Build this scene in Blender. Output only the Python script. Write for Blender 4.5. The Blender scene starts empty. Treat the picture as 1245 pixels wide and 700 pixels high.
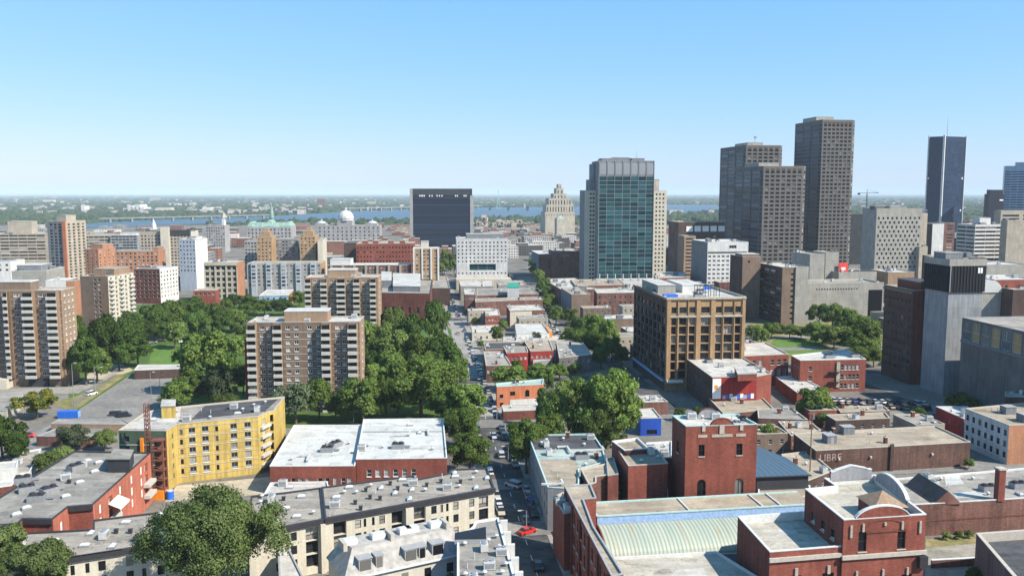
import bpy, bmesh, math, random
import numpy as np
from mathutils import Vector, Matrix
random.seed(11); rng = np.random.default_rng(11)
R = math.radians
scene = bpy.context.scene
# ---------------------------------------------------------------- camera
F = 1050.0; PW, PH = 1245.0, 700.0; HZ = 235.0; CH = 82.0
TH = math.atan((PH/2-HZ)/F); cT, sT = math.cos(TH), math.sin(TH)
cam = bpy.data.cameras.new('camera'); cam_ob = bpy.data.objects.new('camera', cam)
scene.collection.objects.link(cam_ob); scene.camera = cam_ob
cam.sensor_width = 36.0; cam.lens = 36.0*F/PW
cam.clip_start = 1.0; cam.clip_end = 200000.0
cam_ob.location = (0, 0, CH); cam_ob.rotation_euler = (R(90)-TH, 0, 0)
# ---------------------------------------------------------------- world, sun, exposure
SUN_EL, SUN_A = R(43), R(62)          # SUN_A: from behind the camera towards the right
sdir = Vector((math.cos(SUN_EL)*math.sin(SUN_A), -math.cos(SUN_EL)*math.cos(SUN_A), math.sin(SUN_EL)))
world = bpy.data.worlds.new('World'); scene.world = world; world.use_nodes = True
wn = world.node_tree; wn.nodes.clear()
sky = wn.nodes.new('ShaderNodeTexSky'); sky.sky_type = 'NISHITA'; sky.sun_disc = False
sky.sun_elevation = SUN_EL; sky.sun_rotation = math.atan2(sdir.x, sdir.y)
sky.altitude = 100; sky.air_density = 1.0; sky.dust_density = 0.35; sky.ozone_density = 3.0
bg = wn.nodes.new('ShaderNodeBackground'); bg.inputs[1].default_value = 0.10
wo = wn.nodes.new('ShaderNodeOutputWorld')
sc_ = wn.nodes.new('ShaderNodeSeparateColor'); cc_ = wn.nodes.new('ShaderNodeCombineColor'); wn.links.new(sky.outputs[0], sc_.inputs[0])
for k, (gain, power) in enumerate(((0.87, 0.87), (1.99, 0.50), (3.16, 0.40))):      # clear blue summer air, even from side to side
    pw = wn.nodes.new('ShaderNodeMath'); pw.operation = 'POWER'; pw.inputs[1].default_value = power; wn.links.new(sc_.outputs[k], pw.inputs[0])
    mu = wn.nodes.new('ShaderNodeMath'); mu.operation = 'MULTIPLY'; mu.inputs[1].default_value = gain; wn.links.new(pw.outputs[0], mu.inputs[0]); wn.links.new(mu.outputs[0], cc_.inputs[k])
wn.links.new(cc_.outputs[0], bg.inputs[0]); wn.links.new(bg.outputs[0], wo.inputs[0])
sun = bpy.data.lights.new('sun', 'SUN'); sun.energy = 4.9; sun.angle = R(0.5); sun.color = (1.0, 0.93, 0.82)
sun_ob = bpy.data.objects.new('sun', sun); scene.collection.objects.link(sun_ob)
sun_ob.rotation_euler = sdir.to_track_quat('Z', 'Y').to_euler()
vs = scene.view_settings; vs.view_transform = 'Standard'; vs.look = 'None'; vs.gamma = 1.0; vs.exposure = 0.72
vs.use_curve_mapping = False
cy = scene.cycles
cy.use_denoising = True; cy.max_bounces = 6; cy.diffuse_bounces = 2; cy.glossy_bounces = 2
cy.transmission_bounces = 3; cy.transparent_max_bounces = 4; cy.volume_bounces = 1
cy.caustics_reflective = False; cy.caustics_refractive = False

# ---------------------------------------------------------------- pixel -> place
def ray(px, py):
    cx = (px-PW/2)/F; c2 = (PH/2-py)/F
    return Vector((cx, cT+sT*c2, -sT+cT*c2))
def gp(px, py, z=0.0):
    d = ray(px, py); t = (z-CH)/d.z
    return Vector((d.x*t, d.y*t, z))
def atD(px, py, D):
    d = ray(px, py); t = D/d.y
    return Vector((d.x*t, D, CH+d.z*t))
def along(P, d, px):            # distance t so that P+t*d is seen in column px
    cx = (px-PW/2)/F
    dep = P.y*cT-(P.z-CH)*sT
    return (cx*dep-P.x)/(d.x-cx*d.y*cT)
ROT = R(6.6)
def axes(r):
    return Vector((math.cos(r), math.sin(r), 0)), Vector((-math.sin(r), math.cos(r), 0))
GV, GU = axes(ROT)
def GS(s, t, z=0.0):
    p = GV*s+GU*t; return Vector((p.x, p.y, z))
def toGS(p):
    return p.x*GV.x+p.y*GV.y, p.x*GU.x+p.y*GU.y
def quad(px, h):                # roof outline traced on the photograph, roof height h -> footprint (counter-clockwise)
    pts = [gp(x, y, h) for x, y in px]
    a = sum(p.x*q.y-q.x*p.y for p, q in zip(pts, pts[1:]+pts[:1]))
    return pts if a > 0 else pts[::-1]
def box3(xA, xB, xC, ytop, D, r=ROT, dep=None, mode='L'):
    """box from three seen vertical edges; mode L: corner is front-left, R: corner is front-right. edges: 0 front 1 right 2 back 3 left"""
    v, u = axes(r); P = atD(xB, ytop, D)
    if mode == 'L':
        w = along(P, v, xC); d = dep if dep else along(P, u, xA); P0 = P
    else:
        w = along(P, -v, xA); d = dep if dep else along(P, u, xC); P0 = P-v*w
    w = abs(w); d = abs(d)
    return [P0, P0+v*w, P0+v*w+u*d, P0+u*d], P.z

# ---------------------------------------------------------------- materials
MATS = {}
def newmat(name):
    m = bpy.data.materials.new(name); m.use_nodes = True; nt = m.node_tree
    b = nt.nodes['Principled BSDF']; MATS[name] = m
    return m, nt, b
def N(nt, t, **kw):
    n = nt.nodes.new(t)
    for k, v in kw.items(): setattr(n, k, v)
    return n
def L(nt, a, b): nt.links.new(a, b)
def mathn(nt, op, a, b=None, c=None):
    n = N(nt, 'ShaderNodeMath', operation=op)
    for i, v in enumerate((a, b, c)):
        if v is None: continue
        if isinstance(v, (int, float)): n.inputs[i].default_value = v
        else: L(nt, v, n.inputs[i])
    return n.outputs[0]
def mixc(nt, fac, a, b, bt='MIX'):
    n = N(nt, 'ShaderNodeMix', data_type='RGBA', blend_type=bt)
    for i, v in ((0, fac), (6, a), (7, b)):
        if isinstance(v, (int, float)): n.inputs[i].default_value = v
        elif isinstance(v, tuple): n.inputs[i].default_value = (*v, 1)
        else: L(nt, v, n.inputs[i])
    return n.outputs[2]
def noise(nt, vec, scale, detail=3, rough=0.55):
    n = N(nt, 'ShaderNodeTexNoise'); n.inputs['Scale'].default_value = scale
    n.inputs['Detail'].default_value = detail; n.inputs['Roughness'].default_value = rough
    L(nt, vec, n.inputs['Vector']); return n.outputs[0]
def mapv(nt, vec, sc):
    n = N(nt, 'ShaderNodeMapping'); n.inputs['Scale'].default_value = sc; L(nt, vec, n.inputs['Vector']); return n.outputs[0]
def rangen(nt, v, a, b, c, d):
    n = N(nt, 'ShaderNodeMapRange'); L(nt, v, n.inputs[0])
    for i, x in enumerate((a, b, c, d)): n.inputs[i+1].default_value = x
    return n.outputs[0]
def mul3(c, k): return tuple(min(1, x*k) for x in c)
def wallmat(name, col, var=0.22, streak=0.2, brick=0.0, panel=None, rough=0.9, objvar=0.0):
    m, nt, b = newmat(name)
    tc = N(nt, 'ShaderNodeTexCoord'); uv, ob = tc.outputs['UV'], tc.outputs['Object']
    f = rangen(nt, noise(nt, ob, 0.14, 4), 0.3, 0.7, 1-var, 1+var)
    f2 = rangen(nt, noise(nt, mapv(nt, uv, (0.9, 0.07, 1)), 1.0, 4), 0.35, 0.7, 1-streak, 1+streak*0.5)
    f3 = rangen(nt, noise(nt, ob, 2.2, 3), 0.3, 0.7, 0.9, 1.1)
    k = mathn(nt, 'MULTIPLY', mathn(nt, 'MULTIPLY', f, f2), f3)
    if brick:
        bt = N(nt, 'ShaderNodeTexBrick'); L(nt, uv, bt.inputs['Vector']); bt.inputs['Scale'].default_value = 1.0
        bt.inputs['Brick Width'].default_value = 0.6; bt.inputs['Row Height'].default_value = 0.22
        bt.inputs['Mortar Size'].default_value = 0.012
        bt.inputs['Color1'].default_value = (1-brick,)*3+(1,); bt.inputs['Color2'].default_value = (1+brick,)*3+(1,)
        bt.inputs['Mortar'].default_value = (1+brick*0.6,)*3+(1,)
        k = mathn(nt, 'MULTIPLY', k, bt.outputs[0])
    if panel:
        bt = N(nt, 'ShaderNodeTexBrick'); L(nt, uv, bt.inputs['Vector']); bt.inputs['Scale'].default_value = 1.0
        bt.inputs['Brick Width'].default_value = panel[0]; bt.inputs['Row Height'].default_value = panel[1]
        bt.inputs['Mortar Size'].default_value = panel[2]; bt.offset = 0.0
        bt.inputs['Color1'].default_value = (0.93,)*3+(1,); bt.inputs['Color2'].default_value = (1.06,)*3+(1,)
        bt.inputs['Mortar'].default_value = (0.6,)*3+(1,)
        k = mathn(nt, 'MULTIPLY', k, bt.outputs[0])
    if objvar:
        oi = N(nt, 'ShaderNodeObjectInfo')
        k = mathn(nt, 'MULTIPLY', k, rangen(nt, oi.outputs['Random'], 0, 1, 1-objvar, 1+objvar))
    c = mixc(nt, 1.0, col, k, 'MULTIPLY')
    L(nt, c, b.inputs['Base Color']); b.inputs['Roughness'].default_value = rough
    b.inputs['Specular IOR Level'].default_value = 0.25
    return m
def roofmat(name, col, var=0.3, patch=0.25, seams=0.12, rough=0.95):
    m, nt, b = newmat(name)
    tc = N(nt, 'ShaderNodeTexCoord'); ob = tc.outputs['Object']
    f = rangen(nt, noise(nt, ob, 0.09, 5, 0.65), 0.32, 0.68, 1-var, 1+var*0.7)
    f3 = rangen(nt, noise(nt, ob, 1.3, 4, 0.7), 0.3, 0.7, 0.82, 1.15)
    st = rangen(nt, noise(nt, mapv(nt, ob, (0.25, 0.9, 1)), 0.35, 5, 0.6), 0.56, 0.66, 1.0, 1-patch)
    bt = N(nt, 'ShaderNodeTexBrick'); L(nt, ob, bt.inputs['Vector']); bt.inputs['Scale'].default_value = 1.0
    bt.inputs['Brick Width'].default_value = 9.0; bt.inputs['Row Height'].default_value = 1.6; bt.inputs['Mortar Size'].default_value = 0.03
    bt.inputs['Color1'].default_value = (1-seams,)*3+(1,); bt.inputs['Color2'].default_value = (1+seams,)*3+(1,)
    bt.inputs['Mortar'].default_value = (0.8,)*3+(1,)
    k = mathn(nt, 'MULTIPLY', mathn(nt, 'MULTIPLY', f, f3), mathn(nt, 'MULTIPLY', st, bt.outputs[0]))
    pn = noise(nt, ob, 0.22, 2, 0.4)      # tide marks of dried puddles
    ring = mathn(nt, 'LESS_THAN', mathn(nt, 'ABSOLUTE', mathn(nt, 'SUBTRACT', pn, 0.60)), 0.008)
    pool = mathn(nt, 'GREATER_THAN', pn, 0.60)
    k = mathn(nt, 'MULTIPLY', k, mathn(nt, 'SUBTRACT', 1.0, mathn(nt, 'ADD', mathn(nt, 'MULTIPLY', ring, 0.25), mathn(nt, 'MULTIPLY', pool, 0.13))))
    bt2 = N(nt, 'ShaderNodeTexBrick'); L(nt, mapv(nt, ob, (1, 1, 1)), bt2.inputs['Vector']); bt2.inputs['Scale'].default_value = 1.0; bt2.offset = 0.37
    bt2.inputs['Brick Width'].default_value = 5.7; bt2.inputs['Row Height'].default_value = 7.3; bt2.inputs['Mortar Size'].default_value = 0.0; bt2.inputs['Bias'].default_value = -0.55
    bt2.inputs['Color1'].default_value = (1, 1, 1, 1); bt2.inputs['Color2'].default_value = (1-patch*1.3,)*3+(1,)
    k = mathn(nt, 'MULTIPLY', k, bt2.outputs[0])
    warm = mixc(nt, rangen(nt, noise(nt, ob, 0.5, 4, 0.7), 0.5, 0.75, 0, 0.45), col, mul3((col[0], col[1]*0.86, col[2]*0.70), 0.9))
    L(nt, mixc(nt, 1.0, warm, k, 'MULTIPLY'), b.inputs['Base Color']); b.inputs['Roughness'].default_value = rough
    b.inputs['Specular IOR Level'].default_value = 0.2
    return m
def plain(name, col, rough=0.6, metal=0.0, var=0.12, sc=1.5, spec=0.4):
    m, nt, b = newmat(name)
    tc = N(nt, 'ShaderNodeTexCoord')
    k = rangen(nt, noise(nt, tc.outputs['Object'], sc, 3), 0.3, 0.7, 1-var, 1+var)
    L(nt, mixc(nt, 1.0, col, k, 'MULTIPLY'), b.inputs['Base Color'])
    b.inputs['Roughness'].default_value = rough; b.inputs['Metallic'].default_value = metal
    b.inputs['Specular IOR Level'].default_value = spec
    return m
def glassmat(name, col=(0.018, 0.022, 0.028), blind=(0.42, 0.40, 0.36), share=0.3, rough=0.08, spec=0.6, cell=None):
    """dark window glass; a share of the panes has a pale blind behind it or a second tint"""
    m, nt, b = newmat(name)
    rnd = mathn(nt, 'FRACT', mathn(nt, 'ADD', N(nt, 'ShaderNodeObjectInfo').outputs['Random'], N(nt, 'ShaderNodeNewGeometry').outputs['Random Per Island']))
    wv = N(nt, 'ShaderNodeTexWhiteNoise', noise_dimensions='1D'); L(nt, rnd, wv.inputs['W'])
    sb = N(nt, 'ShaderNodeVectorMath', operation='SUBTRACT'); L(nt, wv.outputs['Color'], sb.inputs[0]); sb.inputs[1].default_value = (0.5, 0.5, 0.5)
    sm = N(nt, 'ShaderNodeVectorMath', operation='SCALE'); L(nt, sb.outputs[0], sm.inputs[0]); sm.inputs['Scale'].default_value = 0.16
    gn = N(nt, 'ShaderNodeNewGeometry'); ad = N(nt, 'ShaderNodeVectorMath', operation='ADD'); L(nt, gn.outputs['Normal'], ad.inputs[0]); L(nt, sm.outputs[0], ad.inputs[1])
    no = N(nt, 'ShaderNodeVectorMath', operation='NORMALIZE'); L(nt, ad.outputs[0], no.inputs[0]); L(nt, no.outputs[0], b.inputs['Normal'])
    f = mathn(nt, 'GREATER_THAN', rnd, 1-share)
    f = mathn(nt, 'MULTIPLY', f, rangen(nt, rnd, 1-share, 1, 0.25, 1.0))
    L(nt, mixc(nt, f, col, blind), b.inputs['Base Color'])
    b.inputs['Roughness'].default_value = rough; b.inputs['Specular IOR Level'].default_value = spec
    return m
def gridmat(name, wall, glass=(0.03, 0.035, 0.045), du=3.2, dv=3.4, wu=0.5, wv=0.5, var=0.2):
    """far facades: a regular pattern of openings in metres"""
    m, nt, b = newmat(name)
    tc = N(nt, 'ShaderNodeTexCoord'); sep = N(nt, 'ShaderNodeSeparateXYZ'); L(nt, tc.outputs['UV'], sep.inputs[0])
    def pulse(o, d, w):
        x = mathn(nt, 'FRACT', mathn(nt, 'DIVIDE', o, d)); return mathn(nt, 'LESS_THAN', mathn(nt, 'ABSOLUTE', mathn(nt, 'SUBTRACT', x, 0.5)), w/2)
    g = mathn(nt, 'MULTIPLY', pulse(sep.outputs[0], du, wu), pulse(sep.outputs[1], dv, wv))
    k = rangen(nt, noise(nt, tc.outputs['Object'], 0.1, 4), 0.3, 0.7, 1-var, 1+var)
    oi = N(nt, 'ShaderNodeObjectInfo')
    k = mathn(nt, 'MULTIPLY', k, rangen(nt, oi.outputs['Random'], 0, 1, 0.8, 1.2))
    c = mixc(nt, g, mixc(nt, 1.0, wall, k, 'MULTIPLY'), glass)
    L(nt, c, b.inputs['Base Color'])
    b.inputs['Roughness'].default_value = 0.8; b.inputs['Specular IOR Level'].default_value = 0.2
    return m

# ---------------------------------------------------------------- mesh builder
class MB:
    def __init__(s): s.v = []; s.f = []; s.m = []; s.uv = []
    def face(s, pts, m=0, uv=None):
        i = len(s.v); s.v += [tuple(p) for p in pts]; s.f.append(tuple(range(i, i+len(pts)))); s.m.append(m)
        s.uv += uv if uv else [(p[0], p[1]) for p in pts]
    def box(s, c, d, m=0, rz=0.0, bot=True):
        x, y, z = d[0]/2, d[1]/2, d[2]/2; ca, sa = math.cos(rz), math.sin(rz)
        P = []
        for k in (-z, z):
            for a, b_ in ((-x, -y), (x, -y), (x, y), (-x, y)):
                P.append((c[0]+a*ca-b_*sa, c[1]+a*sa+b_*ca, c[2]+k))
        for q in ((0, 1, 5, 4), (1, 2, 6, 5), (2, 3, 7, 6), (3, 0, 4, 7), (4, 5, 6, 7)) + (((3, 2, 1, 0),) if bot else ()):
            pts = [P[i] for i in q]
            L0 = (Vector(pts[1])-Vector(pts[0])).length; H0 = (Vector(pts[3])-Vector(pts[0])).length
            s.face(pts, m, [(0, 0), (L0, 0), (L0, H0), (0, H0)])
    def prism(s, poly, z0, z1, m=0, mtop=None, top=True, bot=False):
        n = len(poly); u = 0
        for i in range(n):
            a, b = poly[i], poly[(i+1) % n]; l = math.hypot(b[0]-a[0], b[1]-a[1])
            s.face([(a[0], a[1], z0), (b[0], b[1], z0), (b[0], b[1], z1), (a[0], a[1], z1)], m, [(u, z0), (u+l, z0), (u+l, z1), (u, z1)]); u += l
        if top: s.face([(p[0], p[1], z1) for p in poly], m if mtop is None else mtop)
        if bot: s.face([(p[0], p[1], z0) for p in poly[::-1]], m)
    def tube(s, pts, rad, n=6, m=0, cap=True):
        rings = []
        for i, p in enumerate(pts):
            p = Vector(p); a = Vector(pts[max(0, i-1)]); b = Vector(pts[min(len(pts)-1, i+1)])
            d = (b-a).normalized(); x = d.orthogonal().normalized(); y = d.cross(x); r = rad[i] if hasattr(rad, '__len__') else rad
            rings.append([p+(x*math.cos(2*math.pi*k/n)+y*math.sin(2*math.pi*k/n))*r for k in range(n)])
        for a, b in zip(rings, rings[1:]):
            for k in range(n): s.face([a[k], a[(k+1) % n], b[(k+1) % n], b[k]], m)
        if cap: s.face(rings[-1], m); s.face(rings[0][::-1], m)
    def cyl(s, c, r, h, n=10, m=0, r2=None):
        r2 = r if r2 is None else r2
        lo = [(c[0]+r*math.cos(2*math.pi*k/n), c[1]+r*math.sin(2*math.pi*k/n), c[2]) for k in range(n)]
        hi = [(c[0]+r2*math.cos(2*math.pi*k/n), c[1]+r2*math.sin(2*math.pi*k/n), c[2]+h) for k in range(n)]
        for k in range(n): s.face([lo[k], lo[(k+1) % n], hi[(k+1) % n], hi[k]], m)
        if r2 > 0.01: s.face(hi, m)
    def mesh(s, name, mats, smooth=False):
        me = bpy.data.meshes.new(name); me.from_pydata(s.v, [], s.f)
        for mt in mats: me.materials.append(MATS[mt] if isinstance(mt, str) else mt)
        if len(mats) > 1: me.polygons.foreach_set('material_index', s.m)
        if s.f:
            ul = me.uv_layers.new(name='UVMap'); ul.data.foreach_set('uv', np.array(s.uv, dtype=np.float32).ravel())
        if smooth: me.polygons.foreach_set('use_smooth', [True]*len(s.f))
        me.update(); return me
    def build(s, name, mats, parent=None, loc=(0, 0, 0), smooth=False, **kw):
        return link(name, s.mesh(name, mats if isinstance(mats, (list, tuple)) else [mats], smooth), parent, loc, **kw)
COL = scene.collection
def link(name, data, parent=None, loc=(0, 0, 0), rz=0.0, **props):
    o = bpy.data.objects.new(name, data); COL.objects.link(o); o.location = loc; o.rotation_euler = (0, 0, rz)
    if parent is not None: o.parent = parent
    for k, v in props.items(): o[k] = v
    return o
def root(name, label, cat, loc=(0, 0, 0), rz=0.0, group=None):
    o = link(name, None, None, loc, rz); o['label'] = label; o['category'] = cat
    if group: o['group'] = group
    return o
def tag(o, label, cat, group=None):
    o['label'] = label; o['category'] = cat
    if group: o['group'] = group
    return o
KIDS = {}
def kids(o):
    return [c for c in o.children]
def copy_tree(o, parent=None):
    c = o.copy(); COL.objects.link(c)
    if parent is not None: c.parent = parent
    for k in kids(o): copy_tree(k, c)
    return c
def inset(poly, w):
    n = len(poly); out = []
    for i in range(n):
        a, p, b = Vector(poly[i-1][:2]), Vector(poly[i][:2]), Vector(poly[(i+1) % n][:2])
        d1 = (p-a).normalized(); d2 = (b-p).normalized()
        n1 = Vector((-d1.y, d1.x)); n2 = Vector((-d2.y, d2.x)); k = max(0.35, 1+n1.dot(n2))
        q = p+(n1+n2)*(w/k); out.append((q.x, q.y))
    return out
# ---------------------------------------------------------------- palette
wallmat('brick_umber', (0.115, 0.064, 0.05), 0.3, 0.3, brick=0.2); wallmat('brick_red', (0.225, 0.068, 0.047), 0.2, 0.18, brick=0.16)
wallmat('brick_deep', (0.155, 0.055, 0.04), 0.25, 0.25, brick=0.2)
wallmat('brick_old', (0.17, 0.085, 0.066), 0.3, 0.3, brick=0.2)
wallmat('brick_brown', (0.19, 0.135, 0.10), 0.16, 0.14, brick=0.12)
wallmat('brick_tan', (0.30, 0.205, 0.135), 0.15, 0.15, brick=0.1)
wallmat('brick_orange', (0.38, 0.18, 0.10), 0.16, 0.15, brick=0.1)
wallmat('brick_ochre', (0.37, 0.235, 0.125), 0.15, 0.15, brick=0.1)
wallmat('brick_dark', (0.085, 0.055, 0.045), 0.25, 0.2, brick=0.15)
wallmat('render_orange', (0.52, 0.185, 0.09), 0.15, 0.2); wallmat('brick_salmon', (0.42, 0.135, 0.085), 0.16, 0.2, brick=0.12)
wallmat('render_red', (0.30, 0.035, 0.03), 0.15, 0.2)
wallmat('render_yellow', (0.50, 0.36, 0.10), 0.16, 0.3, panel=(3.0, 2.84, 0.05))
wallmat('render_cream', (0.53, 0.485, 0.39), 0.08, 0.12)
wallmat('render_white', (0.60, 0.59, 0.56), 0.08, 0.16)
wallmat('paint_white', (0.50, 0.50, 0.49), 0.12, 0.22, brick=0.06)
wallmat('render_blue', (0.02, 0.08, 0.42), 0.15, 0.15)
wallmat('render_green', (0.075, 0.11, 0.07), 0.2, 0.2)
wallmat('concrete', (0.315, 0.30, 0.265), 0.12, 0.13, panel=(3.2, 3.6, 0.03))
wallmat('concrete_warm', (0.38, 0.33, 0.26), 0.12, 0.14, panel=(3.2, 3.6, 0.03))
wallmat('concrete_grey', (0.27, 0.28, 0.285), 0.14, 0.2, panel=(2.4, 4.0, 0.03))
wallmat('concrete_dark', (0.14, 0.135, 0.13), 0.2, 0.2, panel=(1.6, 30, 0.06))
wallmat('limestone', (0.45, 0.40, 0.32), 0.12, 0.2, panel=(1.8, 0.9, 0.02))
wallmat('stone_grey', (0.33, 0.32, 0.31), 0.15, 0.2)
wallmat('granite_brown', (0.125, 0.117, 0.107), 0.10, 0.08)
wallmat('metal_dark', (0.04, 0.043, 0.05), 0.2, 0.1)
wallmat('slab_dark', (0.016, 0.018, 0.028), 0.2, 0.1, rough=0.35)
wallmat('louvre', (0.016, 0.017, 0.018), 0.2, 0.1, panel=(1.5, 60, 0.2))
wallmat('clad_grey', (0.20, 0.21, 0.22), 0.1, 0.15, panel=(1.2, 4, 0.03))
wallmat('teal_spandrel', (0.018, 0.075, 0.085), 0.15, 0.1, rough=0.3)
wallmat('verdigris', (0.24, 0.36, 0.30), 0.2, 0.25)
wallmat('blue_steel', (0.012, 0.03, 0.07), 0.12, 0.08, rough=0.85)
wallmat('blue_pale', (0.22, 0.31, 0.42), 0.1, 0.1, rough=0.3)
wallmat('pale_panel', (0.40, 0.44, 0.49), 0.1, 0.15)
wallmat('mural_blue', (0.25, 0.40, 0.55), 0.5, 0.5)
roofmat('roof_grey', (0.265, 0.248, 0.22)); roofmat('roof_taupe', (0.30, 0.27, 0.23), 0.2, 0.2); roofmat('roof_bright', (0.50, 0.50, 0.475), 0.1, 0.2, 0.04)
roofmat('roof_mid', (0.31, 0.285, 0.25))
roofmat('roof_putty', (0.43, 0.40, 0.335), 0.2, 0.3); roofmat('roof_tan', (0.345, 0.29, 0.22), 0.25, 0.2)
roofmat('roof_white', (0.47, 0.465, 0.435), 0.13, 0.28, 0.05)
roofmat('roof_pale', (0.47, 0.45, 0.41), 0.22, 0.25)
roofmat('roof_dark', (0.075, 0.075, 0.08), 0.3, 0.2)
roofmat('roof_teal', (0.34, 0.40, 0.37), 0.15, 0.2)
plain('coping_white', (0.58, 0.58, 0.56)); plain('coping_dark', (0.035, 0.032, 0.035), 0.5)
plain('coping_teal', (0.40, 0.55, 0.52), 0.5); plain('coping_stone', (0.42, 0.38, 0.32), 0.85); plain('coping_grey', (0.30, 0.30, 0.30), 0.6)
plain('flashing_blue', (0.26, 0.38, 0.58), 0.55, 0.0, 0.2)
plain('frame_white', (0.68, 0.67, 0.64), 0.5); plain('frame_dark', (0.03, 0.028, 0.027), 0.5); plain('frame_brown', (0.13, 0.085, 0.055), 0.6)
plain('frame_grey', (0.25, 0.26, 0.27), 0.5)
plain('metal_pale', (0.50, 0.50, 0.48), 0.5); plain('metal_grey', (0.28, 0.29, 0.30), 0.5, 0.3); plain('black', (0.012, 0.012, 0.012), 0.6)
plain('dome', (0.52, 0.53, 0.54), 0.3); plain('rust', (0.17, 0.06, 0.04), 0.8, 0, 0.3); plain('orange', (0.80, 0.25, 0.02), 0.5)
plain('awning', (0.78, 0.76, 0.70), 0.8); plain('balcony_white', (0.46, 0.44, 0.39), 0.8); plain('blue_plastic', (0.02, 0.13, 0.55), 0.5)
plain('sign_red', (0.72, 0.06, 0.04), 0.5); plain('sign_white', (0.78, 0.78, 0.76), 0.5); plain('letter_faded', (0.36, 0.26, 0.22), 0.95, 0, 0.4)
plain('green_paint', (0.02, 0.26, 0.16), 0.6); plain('wood', (0.22, 0.13, 0.07), 0.85)
glassmat('glass', share=0.22, spec=0.4); glassmat('glass_bl', share=0.42, spec=0.45); glassmat('glass_dk', (0.010, 0.011, 0.013), (0.20, 0.19, 0.17), share=0.14, rough=0.25, spec=0.25)
glassmat('glass_teal', (0.004, 0.032, 0.040), (0.02, 0.10, 0.105), 0.5, 0.12, 0.45, cell=(3.4, 3.6)); glassmat('glass_hall', (0.02, 0.10, 0.12), (0.24, 0.20, 0.085), 0.5, 0.15, 0.5)  # hall glass: teal and ochre reflections are painted as pane colours
glassmat('glass_blue', (0.008, 0.018, 0.042), (0.02, 0.045, 0.10), 0.3, 0.3, 0.25, cell=(3.0, 3.6))
glassmat('glass_sky', (0.02, 0.05, 0.09), (0.06, 0.11, 0.16), 0.5, 0.35, 0.3, cell=(1.6, 1.6))

def pin(p, poly):
    x, y = p; c = False; n = len(poly)
    for i in range(n):
        x1, y1 = poly[i][:2]; x2, y2 = poly[(i+1) % n][:2]
        if (y1 > y) != (y2 > y) and x < (x2-x1)*(y-y1)/(y2-y1)+x1: c = not c
    return c
WMESH = {}
def win_pieces(w, h, style, dep, frame, glass, sill):
    """local pieces of one window; x along the wall, outward is -y"""
    fr, pa, si = MB(), MB(), MB()
    fw = 0.09 if style != 'thick' else 0.16
    def bar(x0, x1, z0, z1): fr.box(((x0+x1)/2, dep-0.05, (z0+z1)/2), (x1-x0, 0.09, z1-z0))
    pa.face([(-w/2, dep, 0), (w/2, dep, 0), (w/2, dep, h), (-w/2, dep, h)], 0, [(0, 0), (w, 0), (w, h), (0, h)])
    if style != 'bare':
        bar(-w/2, w/2, 0, fw); bar(-w/2, w/2, h-fw, h); bar(-w/2, -w/2+fw, fw, h-fw); bar(w/2-fw, w/2, fw, h-fw)
    if style in ('sash', 'cross'): bar(-w/2+fw, w/2-fw, h*0.48, h*0.48+fw*0.8)
    if style in ('pair', 'cross', 'thick'): bar(-fw*0.4, fw*0.4, fw, h-fw) if style != 'cross' else bar(-fw*0.4, fw*0.4, h*0.48+fw*0.8, h-fw)
    if style == 'triple':
        for k in (-1/6, 1/6): bar(w*k-fw*0.4, w*k+fw*0.4, fw, h-fw)
    if style == 'lowpanel':
        fr.box((0, dep-0.06, h*0.17), (w-2*fw, 0.07, h*0.34-fw)); bar(-fw*0.4, fw*0.4, h*0.34, h-fw)
    if style == 'rail':     # tall opening with a balcony front
        for q in range(int(w/0.28)): bar(-w/2+fw+q*0.28, -w/2+fw+q*0.28+0.05, fw, h*0.33)
        bar(-w/2+fw, w/2-fw, h*0.33, h*0.33+0.08); bar(-fw*0.4, fw*0.4, h*0.33+0.08, h-fw)
    if sill:
        si.box((0, dep/2-0.09, -0.10), (w+0.24, dep+0.18-0.02, 0.19))
    return fr, pa, si
def arch_pieces(w, h, dep):
    fr, pa, si = win_pieces(w, h, 'pair', dep, None, None, True)
    sp = MB(); n = 8; r = w/2; zc = h-r
    arc = [(-r*math.cos(math.pi*k/n), zc+r*math.sin(math.pi*k/n)) for k in range(n+1)]
    for k in range(n):
        (x0, z0), (x1, z1) = arc[k], arc[k+1]
        sp.face([(x0, 0.0, z0), (x1, 0.0, z1), (x1, 0.0, h), (x0, 0.0, h)], 0, [(x0, z0), (x1, z1), (x1, h), (x0, h)])
        sp.face([(x0, 0.0, z0), (x0, dep, z0), (x1, dep, z1), (x1, 0.0, z1)], 0)
    return fr, pa, si, sp
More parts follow.
